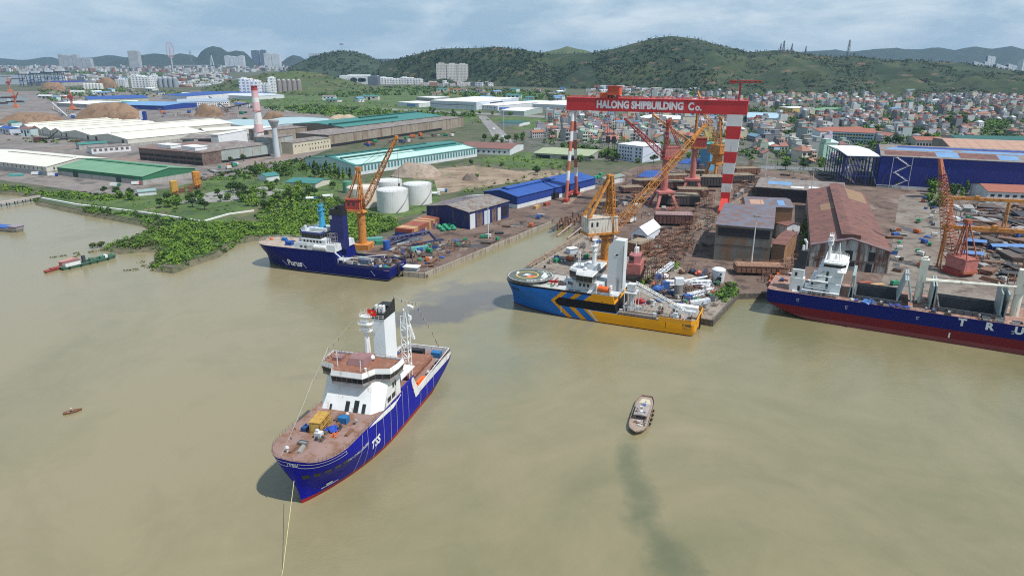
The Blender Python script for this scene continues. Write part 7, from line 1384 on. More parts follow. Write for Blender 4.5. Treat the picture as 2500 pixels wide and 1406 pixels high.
for px, yb, yt, lab in ((40, 262, 222, 'orange harbour crane at the left edge of the harbour water'), (178, 268, 218, 'orange harbour crane by the white roofed sheds'), (25, 225, 188, 'faded orange crane behind the left harbour crane')):
    p = G(px, yb); h_ = ztop(px, yt, p)-LZ; t = thing('harbour_crane', lab, 'crane', p); s_ = h_/45; OR2 = mat('harbour_orange', (.48, .15, .06), (.38, .11, .05), s=.1)
    MB().prism([(-7*s_, -6*s_), (7*s_, -6*s_), (7*s_, 6*s_), (-7*s_, 6*s_)], 0, 8*s_, [(-3*s_, -3*s_), (3*s_, -3*s_), (3*s_, 3*s_), (-3*s_, 3*s_)]).tube((0, 0, 8*s_), (0, 0, 24*s_), 2.4*s_, 2*s_, 10).build('column', OR2, t); MB().box(-6*s_, 4*s_, -3*s_, 3*s_, 24*s_, 31*s_).build('machinery_house', RDB, t); MB().lattice((2*s_, 0, 30*s_), (-2*s_, 0, h_), 3*s_, 1*s_, 5, .3*s_).lattice((3*s_, 0, 26*s_), (-20*s_ if px > 100 else 14*s_, 0, 30*s_ if px > 100 else h_*.9), 2.5*s_, 1.4*s_, 6, .3*s_).build('jib', OR2, t)
og = G(1108, 238); t = thing('gantry_crane', 'small orange gantry crane above the huge white factory roof', 'crane', og); MB().box(-17, 17, -1.5, 1.5, 21, 24).box(-13, -11, -6, 6, 0, 21).box(11, 13, -6, 6, 0, 21).box(-10, -2, -2.5, 2.5, 24, 26).build('frame', flat('pale_orange', (.58, .26, .10)), t)
# scattered works buildings on the plain
pb = random.Random(77); SW = [WHW, CREAM, GREYB, PALEB, MINTW]; SR = [(WHR, 'white'), (BLUER, 'blue'), (TEAL, 'teal'), (GREYR, 'grey'), (BRNR, 'maroon'), (mat('light_blue_roof'), 'light blue')]; ck = 0
for poly, n in (([(60, 226), (420, 222), (560, 232), (640, 262), (560, 288), (380, 262), (150, 262)], 30), ([(960, 226), (1380, 220), (1390, 262), (1290, 292), (1180, 262)], 22), ([(200, 188), (560, 182), (600, 205), (420, 215)], 20), ([(0, 318), (60, 300), (90, 330), (20, 345)], 4), ([(780, 250), (980, 258), (960, 246), (800, 238)], 5)):
    for p in scatter(poly, n, LZ, 34):
        if blocked(p, 8): continue
        w_, d, h = pb.uniform(14, 46), pb.uniform(10, 22), pb.uniform(5, 11); rm, rn = pb.choice(SR); t = thing('storage_shed', uniq(f'{"long" if w_ > 30 else "short"} shed with {rn} roof', p), 'shed', p, pb.choice((-.15, .1, .9, -.6)), 'sheds scattered over the plain'); FOOT.append((p.x-w_/2, p.y-d/2, 0, w_, d))
        MB().box(-w_/2, w_/2, -d/2, d/2, 0, h).build('wall', pb.choice(SW), t); MB().add([(-w_/2-.5, -d/2-.6, h), (w_/2+.5, -d/2-.6, h), (w_/2+.5, 0, h+2.4), (-w_/2-.5, 0, h+2.4), (-w_/2-.5, d/2+.6, h), (w_/2+.5, d/2+.6, h)], [(0, 1, 2, 3), (3, 2, 5, 4), (0, 3, 4), (1, 5, 2)]).build('roof', rm, t)
        for k in range(3): MB().box(-w_*.4+w_*.28*k, -w_*.4+w_*.28*k+w_*.14, -d/2-.1, -d/2-.04, .1 if k == 1 else h*.45, h*.75).build('door_or_gap_shade' if k == 1 else 'window', DARKG, t)
# sand heaps
SAND = soil('sand_heap', [(.22, .135, .08), (.28, .18, .11), (.17, .105, .065)], .02)
def heap(px0, px1, yb, yt, lab, m=SAND, dep=.5):
    a, b_ = G(px0, yb), G(px1, yb); c = (a+b_)/2; W = (b_-a).length; h_ = ztop((px0+px1)/2, yt, c)-LZ; n = 28; mm = 14; vs = []; sd_ = px0*.37
    for j in range(mm):
        for i in range(n):
            u = i/(n-1)*2-1; v = j/(mm-1)*2-1; e = max(0, 1-(abs(u)**2.2+abs(v)**2)); z = h_*min(1, e**.75*1.15)*(1+.28*noise.noise(Vector((u*3+sd_, v*3, sd_)))); vs.append((u*W/2, v*W*dep/2, max(z, -.3)))
    o = MB().add(vs, [(j*n+i, j*n+i+1, (j+1)*n+i+1, (j+1)*n+i) for j in range(mm-1) for i in range(n-1)]).build('sand_heap', m, smooth=True); o.location = (c.x, c.y+W*dep*.2, LZ); tag(o, lab, 'heap'); lm('the '+lab, c[:2])
heap(178, 348, 292, 256, 'largest brown sand heap behind the cream warehouses'); heap(-10, 150, 299, 279, 'low long sand heap at the left edge'); heap(258, 332, 296, 276, 'small red brown heap before the largest sand heap'); heap(472, 545, 285, 258, 'pointed brown heap left of the chimney'); heap(95, 160, 222, 203, 'sand heap by the blue container cranes'); heap(232, 285, 215, 192, 'orange sand heap at the harbour'); heap(788, 888, 306, 284, 'pale sand heap beside the dark teal roof', soil('pale_sand', [(.40, .31, .21), (.46, .36, .25), (.34, .26, .18)], .03)); heap(200, 260, 252, 238, 'red earth heap behind the white roofed sheds'); heap(640, 696, 292, 274, 'brown heap right behind the chimney'); heap(955, 1075, 430, 403, 'grey brown spoil heap beside the mint hall', soil('spoil', [(.30, .24, .185), (.37, .30, .235), (.24, .18, .14)], .04), .7); heap(1128, 1168, 441, 427, 'small dark gravel heap on the dirt lot', soil('dark_gravel', [(.15, .11, .09), (.19, .15, .12)], .1), .8)
for x0, y0, x1, y1, lab in ((222, 292, 270, 266, 'white conveyor leaning on the largest sand heap'), (131, 268, 163, 284, 'short white conveyor left of the largest heap'), (545, 268, 608, 244, 'thin dark conveyor left of the chimney'), (512, 250, 560, 272, 'second thin conveyor beside the pointed heap')):
    a, b_ = G(x0, y0), G(x1, max(y0, y1)); zt_ = 14; lo, hi = (a, b_) if y1 < y0 else (b_, a)
    mb = MB().tube(lo+Vector((0, 0, 1)), hi+Vector((0, 0, zt_)), 1.3, None, 6).tube(hi, hi+Vector((0, 0, zt_)), .6, None, 4).tube(lo.lerp(hi, .6), lo.lerp(hi, .6)+Vector((0, 0, zt_*.6)), .5, None, 4); tag(mb.build('conveyor', WHW if 'white' in lab else CABLE), lab, 'conveyor')
t = thing('mixing_tower', 'small white and blue mixing tower before the largest sand heap', 'tower', G(352, 298)); MB().box(-5, 0, -3, 3, 0, 18).build('white_bin', WHW, t); MB().box(0.1, 5, -3, 3, 0, 18).box(-4, 5, -4, -3.1, 0, 4).build('blue_bin', BLUEW, t)
t = thing('excavator', 'dark tracked excavator with raised arm on the left yard', 'excavator', G(95, 346), .2); MB().box(-6, 4, -3, 3, .2, 2).box(-5, 2, -2.5, 2.5, 2, 6).build('body', flat('digger_maroon', (.14, .05, .045)), t); MB().tube((2, 0, 4), (12, 0, 3), 1, None, 5).tube((12, 0, 3), (26, 0, 14), .9, .5, 5).build('arm', BLACK, t)
# far city mass on the plain at left and along the hill foot
fm_ = MB()
for (x0, x1, ya, yb, n, hh) in ((-60, 750, 154, 178, 900, 24), (150, 560, 180, 200, 160, 14), (380, 540, 186, 214, 90, 12), (1030, 1300, 196, 212, 110, 12), (1440, 1800, 213, 226, 130, 11), (440, 540, 178, 190, 60, 14), (2380, 2540, 166, 186, 60, 22), (640, 800, 160, 170, 120, 22)):
    for _ in range(n):
        p = G(rnd.uniform(x0, x1), rnd.uniform(ya, yb)); w_, d, h = rnd.uniform(8, 30), rnd.uniform(8, 24), hh*rnd.uniform(.35, 1.3); fm_.cm = rnd.randrange(6); fm_.T = Matrix.Translation(p) @ Matrix.Rotation(rnd.uniform(-.4, .4), 4, 'Z'); fm_.box(-w_/2, w_/2, -d/2, d/2, -1, h)
tag(fm_.build('distant_city', [F1, F2, F3, F4, F5, HR and wallm('far_terracotta', (.32, .15, .11))]), 'haze blue mass of city buildings along the far plain and hill foot', 'city', kind='stuff')
# ================================================================ quay edges
QW = mat('quay_wall', (.36, .32, .26), (.28, .25, .20), s=.3, rough=.85, rust=(.4, (.18, .13, .09)), streak=True); PW = mat('pier_wall', (.10, .085, .07), (.15, .125, .10), s=.3, rough=.9, rust=(.4, (.07, .06, .05)))
def quay(nm, pts, m, lab=None, tyres=0):
    ps = [G(x, y, LZ) for x, y in pts]; mb = MB()
    for a, b_ in zip(ps, ps[1:]):
        d = (b_-a).normalized(); n = Vector((d.y, -d.x, 0)); n = n if n.dot(Vector((0, -1, 0))) > 0 or n.x > .5 else -n
        v = [a+n*.5, b_+n*.5, b_-n*.5, a-n*.5]; mb.add([(q.x, q.y, z) for z in (-1, LZ+.32) for q in v], [(3, 2, 1, 0), (4, 5, 6, 7), (0, 1, 5, 4), (1, 2, 6, 5), (2, 3, 7, 6), (3, 0, 4, 7), (7, 6, 5, 4), (0, 4, 5, 1)][:6])
    return tag(mb.build(nm, m), kind='structure'), ps
quay('quay_wall', [(985, 664), (1036, 668), (1345, 542)], QW); quay('quay_wall', [(1417, 590), (1300, 655), (1262, 690)], QW); quay('quay_wall', [(1264, 700), (1739, 783), (1800, 718), (1870, 716)], PW); quay('quay_wall', [(1870, 716), (2620, 822)], PW)
a, b_ = G(1036, 668, 1.6), G(1345, 542, 1.6)
for k in range(18):
    p = a.lerp(b_, (k+.5)/18)+Vector((.55, -.75, 0)); o = MB().lathe([(.35, -.2), (.8, -.3), (.8, .3), (.35, .2)], 10, cap=False).build('tyre_fender', BLACK); o.location = p; o.rotation_euler = (R(90), 0, R(50)); tag(o, 'black tyre fender hanging on the left quay wall', 'fender', 'tyres along the left quay')
p = G(1018, 672, 0); d = (G(1036, 668, 0)-G(985, 664, 0)); t = thing('pontoon', 'small pontoon with white roofed hut at the quay tip', 'pontoon', p, math.atan2(d.y, d.x)); MB().box(-8, 7, -3.2, 3.2, -.3, 1.6).build('float', PW, t); MB().box(-6.5, 1, -2.2, 2.2, 1.6, 4.6).build('hut', mat('hut_glass', (.40, .43, .44), (.3, .33, .34), s=.5), t); MB().box(-7, 1.5, -2.6, 2.6, 4.6, 5).build('roof', WHITE, t); MB().tube((6, 0, 1.6), (3, -2, 5.5), .2).tube((6, 2, 1.6), (4, 0, 5), .2).tube((4, -2, 1.6), (6, 1, 5), .2).build('frame', STEEL, t)
# rails of the slipways and gantry
def strips(nm, pairs, m, z, w_, lab):
    for (x0, y0), (x1, y1) in pairs:
        a, b_ = G(x0, y0, z), G(x1, y1, z); d = (b_-a).normalized(); n = Vector((-d.y, d.x, 0))*w_/2
        tag(MB().add([a-n, a+n, b_+n, b_-n, a-n+Vector((0, 0, .15)), a+n+Vector((0, 0, .15)), b_+n+Vector((0, 0, .15)), b_-n+Vector((0, 0, .15))], [(4, 7, 6, 5), (0, 3, 7, 4), (2, 1, 5, 6), (1, 0, 4, 5), (3, 2, 6, 7)]).build(nm, m), kind='structure')
RB_ = mat('rail_bed', (.24, .175, .12), (.30, .23, .165), s=.2, rough=.9, rust=(.4, (.14, .085, .06))); RL = flat('rail_steel', (.075, .05, .04))
strips('rail_bed', [((1480, 690), (1862, 455)), ((1290, 650), (1500, 528)), ((1380, 500), (1440, 452))], RB_, LZ+.12, 5.5, '')
strips('rail_bed', [((1345, 560), (1560, 430)), ((1405, 560), (1600, 445))], flat('rail_bed_dark', (.07, .05, .04)), LZ+.13, 3, '')
strips('rail_track', [((1478, 690), (1860, 455)), ((1486, 690), (1866, 455)), ((1288, 650), (1498, 528)), ((1295, 652), (1504, 528))], RL, LZ+.28, .35, '')
strips('rail_track', [((1555, 600), (1700, 462)), ((1450, 575), (1640, 440))], RL, LZ+.14, .5, '')
# oil stains and puddles
ST = mat('wet_stain', (.045, .035, .03), (.07, .055, .05), s=.3, rough=.3)
for px, py, rx, ry in ((1150, 600, 12, 4), (1310, 528, 9, 4), (1180, 588, 5, 2), (1265, 548, 6, 2), (1640, 610, 10, 7), (1560, 690, 8, 2.5), (2215, 560, 3, 10), (2240, 480, 10, 5)):
    c = G(px, py, LZ+.17); n = 22; pts = [(c.x+rx*math.cos(i*6.2832/n)*(1+.35*noise.noise(Vector((i*.7, px, 0)))), c.y+ry*math.sin(i*6.2832/n)*(1+.35*noise.noise(Vector((i*.6, py, 5)))), c.z) for i in range(n)]; tag(MB().add(pts, [range(n)]).build('puddle', ST), kind='structure')
# ================================================================ containers
CC = {'orange': (.52, .25, .10), 'rust red': (.36, .09, .055), 'blue': (.03, .07, .30), 'brown': (.30, .13, .08), 'cream orange': (.58, .36, .17), 'green': (.04, .26, .15), 'turquoise': (.12, .42, .40), 'white': (.6, .6, .58), 'grey': (.25, .26, .28)}
_cm = {}
def container(p, rot, col, lab, L_=6.1, z=0, grp=None):
    if (col, L_) not in _cm:
        mb = MB(); n = int(L_/.6); vs = []
        mb.box(-L_/2, L_/2, -1.22, 1.22, .05, 2.55)
        for i in range(n):
            x = -L_/2+.25+(L_-.5)*i/(n-1); mb.box(x-.12, x+.12, -1.27, -1.22, .2, 2.4).box(x-.12, x+.12, 1.22, 1.27, .2, 2.4)
        for x in (-L_/2, L_/2):
            for y in (-1.22, 1.22): mb.box(x-.08, x+.08, y-.08, y+.08, 0, 2.6)
        for y in (-.6, -.2, .2, .6): mb.tube((L_/2+.04, y, .2), (L_/2+.04, y, 2.4), .04, None, 4)
        _cm[(col, L_)] = mb.mesh('container', mat('container_'+col.replace(' ', '_'), CC[col], s=.5, rust=(.2, (.2, .1, .07)), streak=True))
    o = bpy.data.objects.new('container', _cm[(col, L_)]); C.objects.link(o); o.location = (p[0], p[1], p[2]+z); o.rotation_euler = (0, 0, rot); tag(o, lab, 'container', grp); return o
a, b_ = G(972, 572), G(1062, 552); d = (b_-a); L_ = d.length; rot = math.atan2(d.y, d.x)+R(90)-.35; stackc = [('blue', 'rust red'), ('blue', 'cream orange'), ('brown', 'cream orange'), ('rust red', 'brown'), ('blue', 'rust red'), ('blue', 'rust red'), ('cream orange', 'rust red'), ('brown', 'brown'), ('cream orange', 'cream orange'), ('brown', 'rust red'), ('blue', 'cream orange'), ('cream orange', 'brown'), ('blue', 'rust red'), ('brown', 'brown'), ('blue', 'cream orange'), ('cream orange', 'rust red')]
ordn = ('first', 'second', 'third', 'fourth', 'fifth', 'sixth', 'seventh', 'eighth', 'ninth', 'tenth', 'eleventh', 'twelfth', 'thirteenth', 'fourteenth', 'fifteenth', 'sixteenth')
a, b_ = G(985, 578), G(1068, 541); th = math.atan2((b_-a).y, (b_-a).x); Lr = (b_-a).length
for i, (c0, c1) in enumerate(stackc):
    p = a.lerp(b_, (i+.5)/len(stackc))
    for k, c in enumerate((c0, c1)): container(p, th+R(90), c, f'{c} container, {("bottom", "top")[k]} of the {ordn[i]} stack from the river in the container row', 12.2, 2.62*k)
lm('the container row', ((a+b_)/2)[:2])
for px, py, r_, c, L_, lab in ((1022, 612, .55, 'turquoise', 12.2, 'turquoise container on the quay behind the navy ship stern'), (910, 590, .2, 'turquoise', 12.2, 'pale turquoise container behind the quay crane foot'), (928, 597, .2, 'green', 6.1, 'green container behind the quay crane foot'), (1335, 502, .95, 'rust red', 6.1, 'red container beside the blue roofed workshop'), (1310, 510, .95, 'cream orange', 6.1, 'pale orange container beside the blue roofed workshop'), (1555, 505, .3, 'white', 6.1, 'white container at the slipway edge'), (1500, 520, .3, 'blue', 6.1, 'blue container behind the ochre crane cabin'), (2330, 560, .1, 'white', 6.1, 'white container by the brown travelling gantry'), (2110, 700, 0.1, 'rust red', 6.1, 'faded red container before the rusty roofed hall'), (2140, 705, 0.1, 'cream orange', 6.1, 'cream container before the rusty roofed hall'), (40, 431, .1, 'turquoise', 12.2, 'turquoise container by the cream warehouse'), (1625, 430, .4, 'brown', 12.2, 'brown container between the pink cranes'), (1800, 480, .8, 'grey', 6.1, 'grey container behind the striped gantry leg')):
    container(G(px, py), r_, c, lab, L_)
for k in range(9):
    p = G(1072+k*4.6, 556+(k % 3)*5-k*.6); o = tag(MB().blob((0, 0, 1.1), 1.7, 2, .3, .75).box(-1.3, 1.3, -.9, .9, 0, 1.2).build('covered_crate', flat('net_green', (.02, .25, .13))), uniq('green tarpaulin covered crate', p), 'crate', 'green covered crates by the navy gabled shed'); o.location = p
for k in range(7):
    p = G(1425+k*7, 452-k*4+(k % 2)*3); o = tag(MB().box(-2, 2, -1.2, 1.2, 0, 1.9).box(-1.7, 1.7, -1, 1, 1.9, 2.2).build('skip', flat('skip_green', (.02, .34, .17))), uniq('bright green skip in the row', p), 'skip', 'green skips beside the blue roofed workshop'); o.location = p; o.rotation_euler = (0, 0, .9)
# ================================================================ ship blocks under construction
BLK = mat('block_brown', (.135, .06, .05), (.10, .045, .04), s=.15, rust=(.3, (.2, .1, .07)), streak=True); BLKT = soil('block_deck', [(.26, .21, .145), (.32, .26, .19), (.2, .15, .11)], .06); BLKP = mat('block_pink_top', (.34, .22, .22), (.26, .17, .16), s=.2)
def sblock(px, py, L_, W, h_, rot, lab, sm=BLK, tm=BLKT, supports=True, extra=None):
    p = G(px, py); t = thing('ship_block', lab, 'ship block', p, rot)
    mb = MB().box(-L_/2, L_/2, -W/2, W/2, 1.6, h_)
    for i in range(int(L_/2.5)): mb.box(-L_/2+2.5*i+.2, -L_/2+2.5*i+.4, -W/2-.25, -W/2, 1.8, h_-.2)
    b_ = mb.build('shell', sm, t); MB().box(-L_/2-.2, L_/2+.2, -W/2-.2, W/2+.2, h_, h_+.25).build('deck', tm, t)
    s_ = MB()
    for x in (-L_*.4, 0, L_*.4):
        for y in (-W*.35, W*.35): s_.box(x-.6, x+.6, y-.6, y+.6, 0, 1.6)
    s_.build('supports', CLUT[5], t)
    if extra: MB().box(L_/2+.02, L_/2+.2, -W/2, W/2, 2, h_).build('end_plate', extra, t)
    MB().rail([(-L_/2, -W/2, h_+.25), (L_/2, -W/2, h_+.25), (L_/2, W/2, h_+.25), (-L_/2, W/2, h_+.25)], 1.2, 2, .07, True).build('railing', RUSTY, t)
    FOOT.append((p.x-L_/2*math.cos(rot)+W/2*math.sin(rot), p.y-L_/2*math.sin(rot)-W/2*math.cos(rot), rot, L_, W)); return t
YB = mat('block_yellow', (.60, .38, .03), (.5, .3, .04), s=.4)
sblock(1643, 548, 25, 11, 7.5, -.12, 'dark red brown ship block with yellow end beside the white tent', BLK, BLKP, True, YB)
sblock(1655, 500, 30, 16, 8, -.08, 'wide dark ship block with sandy top behind the yellow ended block', mat('block_dark', (.05, .045, .05), (.07, .06, .06), s=.2)); sblock(1690, 478, 24, 12, 6, -.1, 'sandy topped ship block in front of the further pink crane'); sblock(1722, 455, 30, 14, 9, -.05, 'large open ship block left of the striped gantry leg', mat('block_dark', ())); sblock(1640, 462, 22, 12, 7, .1, 'sandy ship block behind the pink crane portal'); sblock(1650, 440, 26, 10, 5, .3, 'long rusty ship block between the two pink cranes', RUSTY); sblock(1580, 455, 24, 12, 6, .25, 'sandy topped ship block under the ochre boom'); sblock(1540, 470, 18, 10, 5, .25, 'small sandy ship block near the boom middle'); sblock(1700, 432, 20, 10, 6, 0, 'brown ship block at the foot of the blue tower', RUSTY); sblock(1800, 445, 26, 14, 7, .1, 'rust dark ship block right of the striped gantry leg', mat('block_dark', ())); sblock(1820, 425, 24, 12, 6, .1, 'brown ship block at the yard wall right of the gantry', RUSTY); sblock(1478, 505, 18, 10, 5, .3, 'dark ship block behind the ochre crane mast', mat('block_dark', ())); sblock(1560, 622, 14, 9, 8, .9, 'ship block with sandy deck among scaffolding behind the pale funnel', RUSTY)
sblock(1850, 668, 24, 9, 5, -.1, 'low rusty block in front of the tall weathered shed', RUSTY, mat('rust_plates', (.27, .14, .09), (.33, .2, .13), s=.2, rib=(0, 3, .05)))
# hull with pink wheelhouse on the slipway
p = G(1548, 690); t = thing('tugboat', 'pink and black tug hull in scaffolding behind the pale funnel', 'boat', p, R(-108)); mb = MB(); hull_small(mb, 26, 9, 0, 6, .35, .2); mb.build('hull', BLACK, t); MB().box(-8, 5, -3.4, 3.4, 5.8, 11).build('deckhouse', PNK, t); MB().prism([(-4, -2.8), (3, -2.8), (4.5, 0), (3, 2.8), (-4, 2.8)], 11, 15).build('wheelhouse', mat('wheelhouse_red', (.38, .14, .13), (.3, .1, .1), s=.4), t); wh2 = MB(); [wh2.box(-3.5+1.8*i, -2.4+1.8*i, s_*2.82-.02, s_*2.82+.02, 12.6, 14.2) for i in range(3) for s_ in (-1, 1)]; wh2.prism([(3.2, -2.4), (4.5, -.4), (4.52, -.4), (3.3, -2.6)], 12.6, 14.2); wh2.build('windows', GLASS, t); MB().tube((0, 0, 15), (0, 0, 20), .3).tube((0, -1, 18), (0, 1, 18), .1).box(-5, -2, -1, 1, 15, 17.5).build('mast', WHITE, t); lm('the pink tug hull', p[:2])
# scaffold bays
def scaffold(px, py, L_, W, h_, rot, lab):
    p = G(px, py); t = MB(); nx = max(2, int(L_/2)); nz = max(2, int(h_/2)); r = random.Random(int(px*3+py))
    for i in range(nx+1):
        for y in (0, W): t.tube((L_*i/nx, y, 0), (L_*i/nx+r.uniform(-.1, .1), y, h_+r.uniform(-1.5, .8)), .13, None, 4, False)
        t.tube((L_*i/nx, 0, h_*.5), (L_*i/nx, W, h_*.5), .1, None, 4, False)
    for k in range(nz):
        z = h_*(k+1)/nz-.6
        for y in (0, W): t.tube((0, y, z), (L_, y, z), .1, None, 4, False)
        if r.random() < .8: a = r.randrange(nx); t.box(L_*a/nx, L_*min(nx, a+r.randint(2, 4))/nx, .1, W-.1, z, z+.1)
    for i in range(nx): 
        if r.random() < .5: t.tube((L_*i/nx, 0, 0), (L_*(i+1)/nx, 0, h_*.8), .08, None, 4, False)
    o = t.build('scaffold', RUSTY); o.location = p; o.rotation_euler = (0, 0, rot); tag(o, lab, 'scaffold', 'scaffolding on the slipways'); return o
rs = random.Random(4)
for i, (px, py) in enumerate(((1560, 640), (1572, 655), (1585, 632), (1600, 648), (1615, 628), (1545, 672), (1630, 610), (1590, 668), (1645, 596), (1570, 690), (1612, 600), (1600, 575), (1690, 545), (1720, 535), (1700, 520), (1665, 575), (1730, 505), (1715, 490), (1660, 570), (1770, 470), (1790, 465), (1815, 460), (1780, 445), (1640, 520), (1500, 545), (1528, 548), (1470, 490), (1490, 478), (1520, 462), (1560, 440), (1590, 430), (1620, 445), (1680, 430), (1710, 420), (1735, 410), (1765, 430), (1800, 420), (1830, 410), (1660, 462), (1700, 500), (1610, 660), (1600, 616), (1650, 640), (1668, 612), (1900, 676), (1915, 664), (1930, 650), (1840, 470))):
    scaffold(px, py, rs.uniform(6, 11), 2.2, rs.uniform(5, 10), rs.choice((.75, .85, -.7)), uniq('rusty scaffold bay', G(px, py)))
# ramp timbers and pile wall
for i in range(15):
    p = G(1362+i*4.6, 553-i*.9-(i % 3)*6); o = MB().lathe([(.75, -1), (.75, 4.5+rs.uniform(-1, 2.5)), (.3, 5)], 8).build('mooring_pile', RUSTY); o.location = (p.x, p.y, 0.3); tag(o, uniq('rusty steel pile at the slipway mouth', p), 'pile', 'piles at the slipway mouth')
for i, (x0, y0, x1, y1) in enumerate(((1360, 576, 1395, 548), (1385, 582, 1418, 556), (1402, 570, 1440, 538), (1350, 560, 1372, 545))):
    a, b_ = G(x0, y0, .5), G(x1, y1, 2.8); tag(MB().bar(a, b_, .8).build('launch_beam', mat('pink_timber', (.40, .27, .24), (.3, .2, .18), s=.4)), uniq('pale launching beam on the slip ramp', a), 'beam')
# offshore gear at the pier behind the orange ship: white cranes and gangways laid out
GW = mat('gear_white', (.70, .73, .76), (.6, .63, .66), s=.4, rough=.45)
def laid(px0, py0, px1, py1, z0, z1, w_, lab, m=GW, k=8):
    a, b_ = G(px0, py0, LZ+z0), G(px1, py1, LZ+z1); t = thing('gangway', lab, 'gangway', (a.x, a.y, LZ)); o = Vector((a.x, a.y, LZ)); MB().lattice(a-o, b_-o, w_, w_*.8, k, .14).tube(a-o, b_-o, .35, None, 5).build('truss', m, t); MB().box(-1.8, 1.8, -1.4, 1.4, 0, z0+.6).build('cradle', flat('cradle_blue', (.04, .12, .38)), t); e = b_-o; MB().box(e.x-.9, e.x+.9, e.y-.9, e.y+.9, 0, max(.4, e.z-.5)).build('stand', STEEL, t)
laid(1605, 672, 1642, 643, 2, 4.5, 2.2, 'white steep gangway truss with blue cradle on the pier'); laid(1625, 690, 1735, 688, 3.4, 3.4, 2.0, 'long white gangway lying along the pier'); laid(1680, 722, 1740, 706, 2, 2, 1.8, 'white gangway nearest the orange stern'); laid(1700, 690, 1725, 660, 2.5, 5, 1.8, 'dark topped gangway before the white tank on the pier', flat('slate_gear', (.05, .06, .11))); laid(1640, 712, 1700, 694, 1.8, 1.8, 1.3, 'grey truss on the pier between white gangways', STEEL)
p = G(1752, 690); t = thing('motion_base', 'big round white machine drum at the pier end', 'machine', p); MB().lathe([(2.6, 0), (2.9, 1), (3.2, 5.2), (3.4, 7), (2.6, 7.6)], 20).build('drum', GW, t, False); MB().box(-1.4, .6, -3.4, -2.9, 1.6, 4).tube((0, -3, 5.4), (.4, -3.5, 5.4), .5).build('hatch', DARKG, t); lm('the white drum on the pier', p[:2])
for px, py, s_, m, lab in ((1625, 680, 2.2, GW, 'white wrapped cone cover beside the steep gangway'), (1636, 655, 2.0, TARP, 'blue wrapped load on the pier'), (1605, 712, 2.6, flat('cradle_blue', ()), 'deep blue wrapped load behind the orange ship'), (1722, 705, 2.2, GW, 'white wrapped bundle before the white drum'), (1600, 700, 1.7, ORANGE, 'orange wrapped load by the deep blue load'), (1705, 672, 1.8, flat('coral_gear', (.6, .14, .08)), 'coral red load left of the white drum'), (1690, 668, 2.0, flat('navy_cloth', (.015, .02, .04)), 'black tarpaulin heap on the pier'), (1665, 668, 1.8, mat('clutter_rust'), 'rusty wrapped pile on the pier')):
    p = G(px, py); o = MB().blob((0, 0, s_*.6), s_, 2, .35, .8).box(-s_*.7, s_*.7, -s_*.5, s_*.5, 0, s_*.5).build('wrapped_load', m); o.location = p; tag(o, lab, 'cargo')
p = G(1655, 728); t = thing('motion_base', 'silver cylinder gangway base by the orange and blue ship', 'machine', p); MB().tube((0, 0, 0), (0, 0, 7), 2.1, 2.0, 16).lathe([(2.3, 2), (2.5, 2.2), (2.3, 2.4)], 16, cap=False).build('column', STEEL, t); MB().box(-2, 2, -1.5, 1.5, 7, 10).build('cab', GW, t); MB().tube((2, 0, 8.5), (14, 4, 9.5), .6, .4, 6).build('arm', GW, t)
for i in range(5):
    p = G(1690+i*9, 748-i*1.5); o = tag(MB().box(-1.1, 1.1, -1.2, 1.2, .1, 2.6).box(-1.2, 1.2, -1.3, -1.15, 0, 2.7).box(-.4, .4, -1.34, -1.3, .3, 2.2).build('deck_cabin', GW if i < 4 else PALEB), uniq('small white cabin at the pier edge' if i < 4 else 'pale blue cabin at the pier edge', p), 'cabin'); o.location = p
# general yard clutter: each piece a thing
def k_plates(mb, r):
    mb.cm = r.choice((0, 4, 5, 1)); L_ = r.uniform(2, 4)
    for i in range(4): mb.T = Matrix.Rotation(r.uniform(-.12, .12), 4, 'Z'); mb.box(-L_, L_, -1.1, 1.1, .1+.22*i, .26+.22*i)
    mb.T = None
def k_frame(mb, r):
    mb.cm = r.choice((0, 0, 4)); w_, h_ = r.uniform(1.5, 3), r.uniform(1.5, 3.5)
    for x in (-w_, w_):
        for y in (-1.2, 1.2): mb.tube((x, y, 0), (x, y, h_), .14, None, 4)
    for y in (-1.2, 1.2): mb.tube((-w_, y, h_), (w_, y, h_), .14, None, 4).tube((-w_, y, 0), (w_, y, h_), .1, None, 4)
    mb.tube((-w_, -1.2, h_), (-w_, 1.2, h_), .12, None, 4).tube((w_, -1.2, h_), (w_, 1.2, h_), .12, None, 4)
def k_gen(mb, r):
    mb.cm = r.choice((2, 3, 6, 7)); mb.box(-1.4, 1.4, -.8, .8, .35, 1.8); mb.cm = 5; mb.box(-1.5, 1.5, -.7, .7, .1, .35).tube((.8, 0, 1.8), (.8, 0, 2.3), .1)
def k_scrap(mb, r):
    mb.cm = r.choice((0, 4, 5))
    for i in range(9): a = r.uniform(0, 6.3); p = Vector((r.uniform(-1.2, 1.2), r.uniform(-1.2, 1.2), r.uniform(.1, .9))); mb.bar(p, p+Vector((math.cos(a)*1.6, math.sin(a)*1.6, r.uniform(-.1, .7))), r.uniform(.1, .3))
YARDK = [('steel_plates', 'stack of steel plates', 'plates', k_plates), ('pipe_bundle', 'bundle of pipes', 'pipes', k_pipes), ('steel_trestle', 'rusty steel trestle', 'trestle', k_frame), ('welding_generator', 'skid mounted generator', 'generator', k_gen), ('scrap_pile', 'jumbled scrap pile', 'scrap', k_scrap), ('cable_reel', 'cable reel', 'reel', k_reel), ('tarpaulin', 'crumpled tarpaulin', 'tarpaulin', k_tarp), ('equipment_box', 'lidded tool box', 'box', k_box)]
CN = ('rusty', 'grey', 'blue', 'white', 'brown', 'black', 'green', 'orange')
yr = random.Random(31)
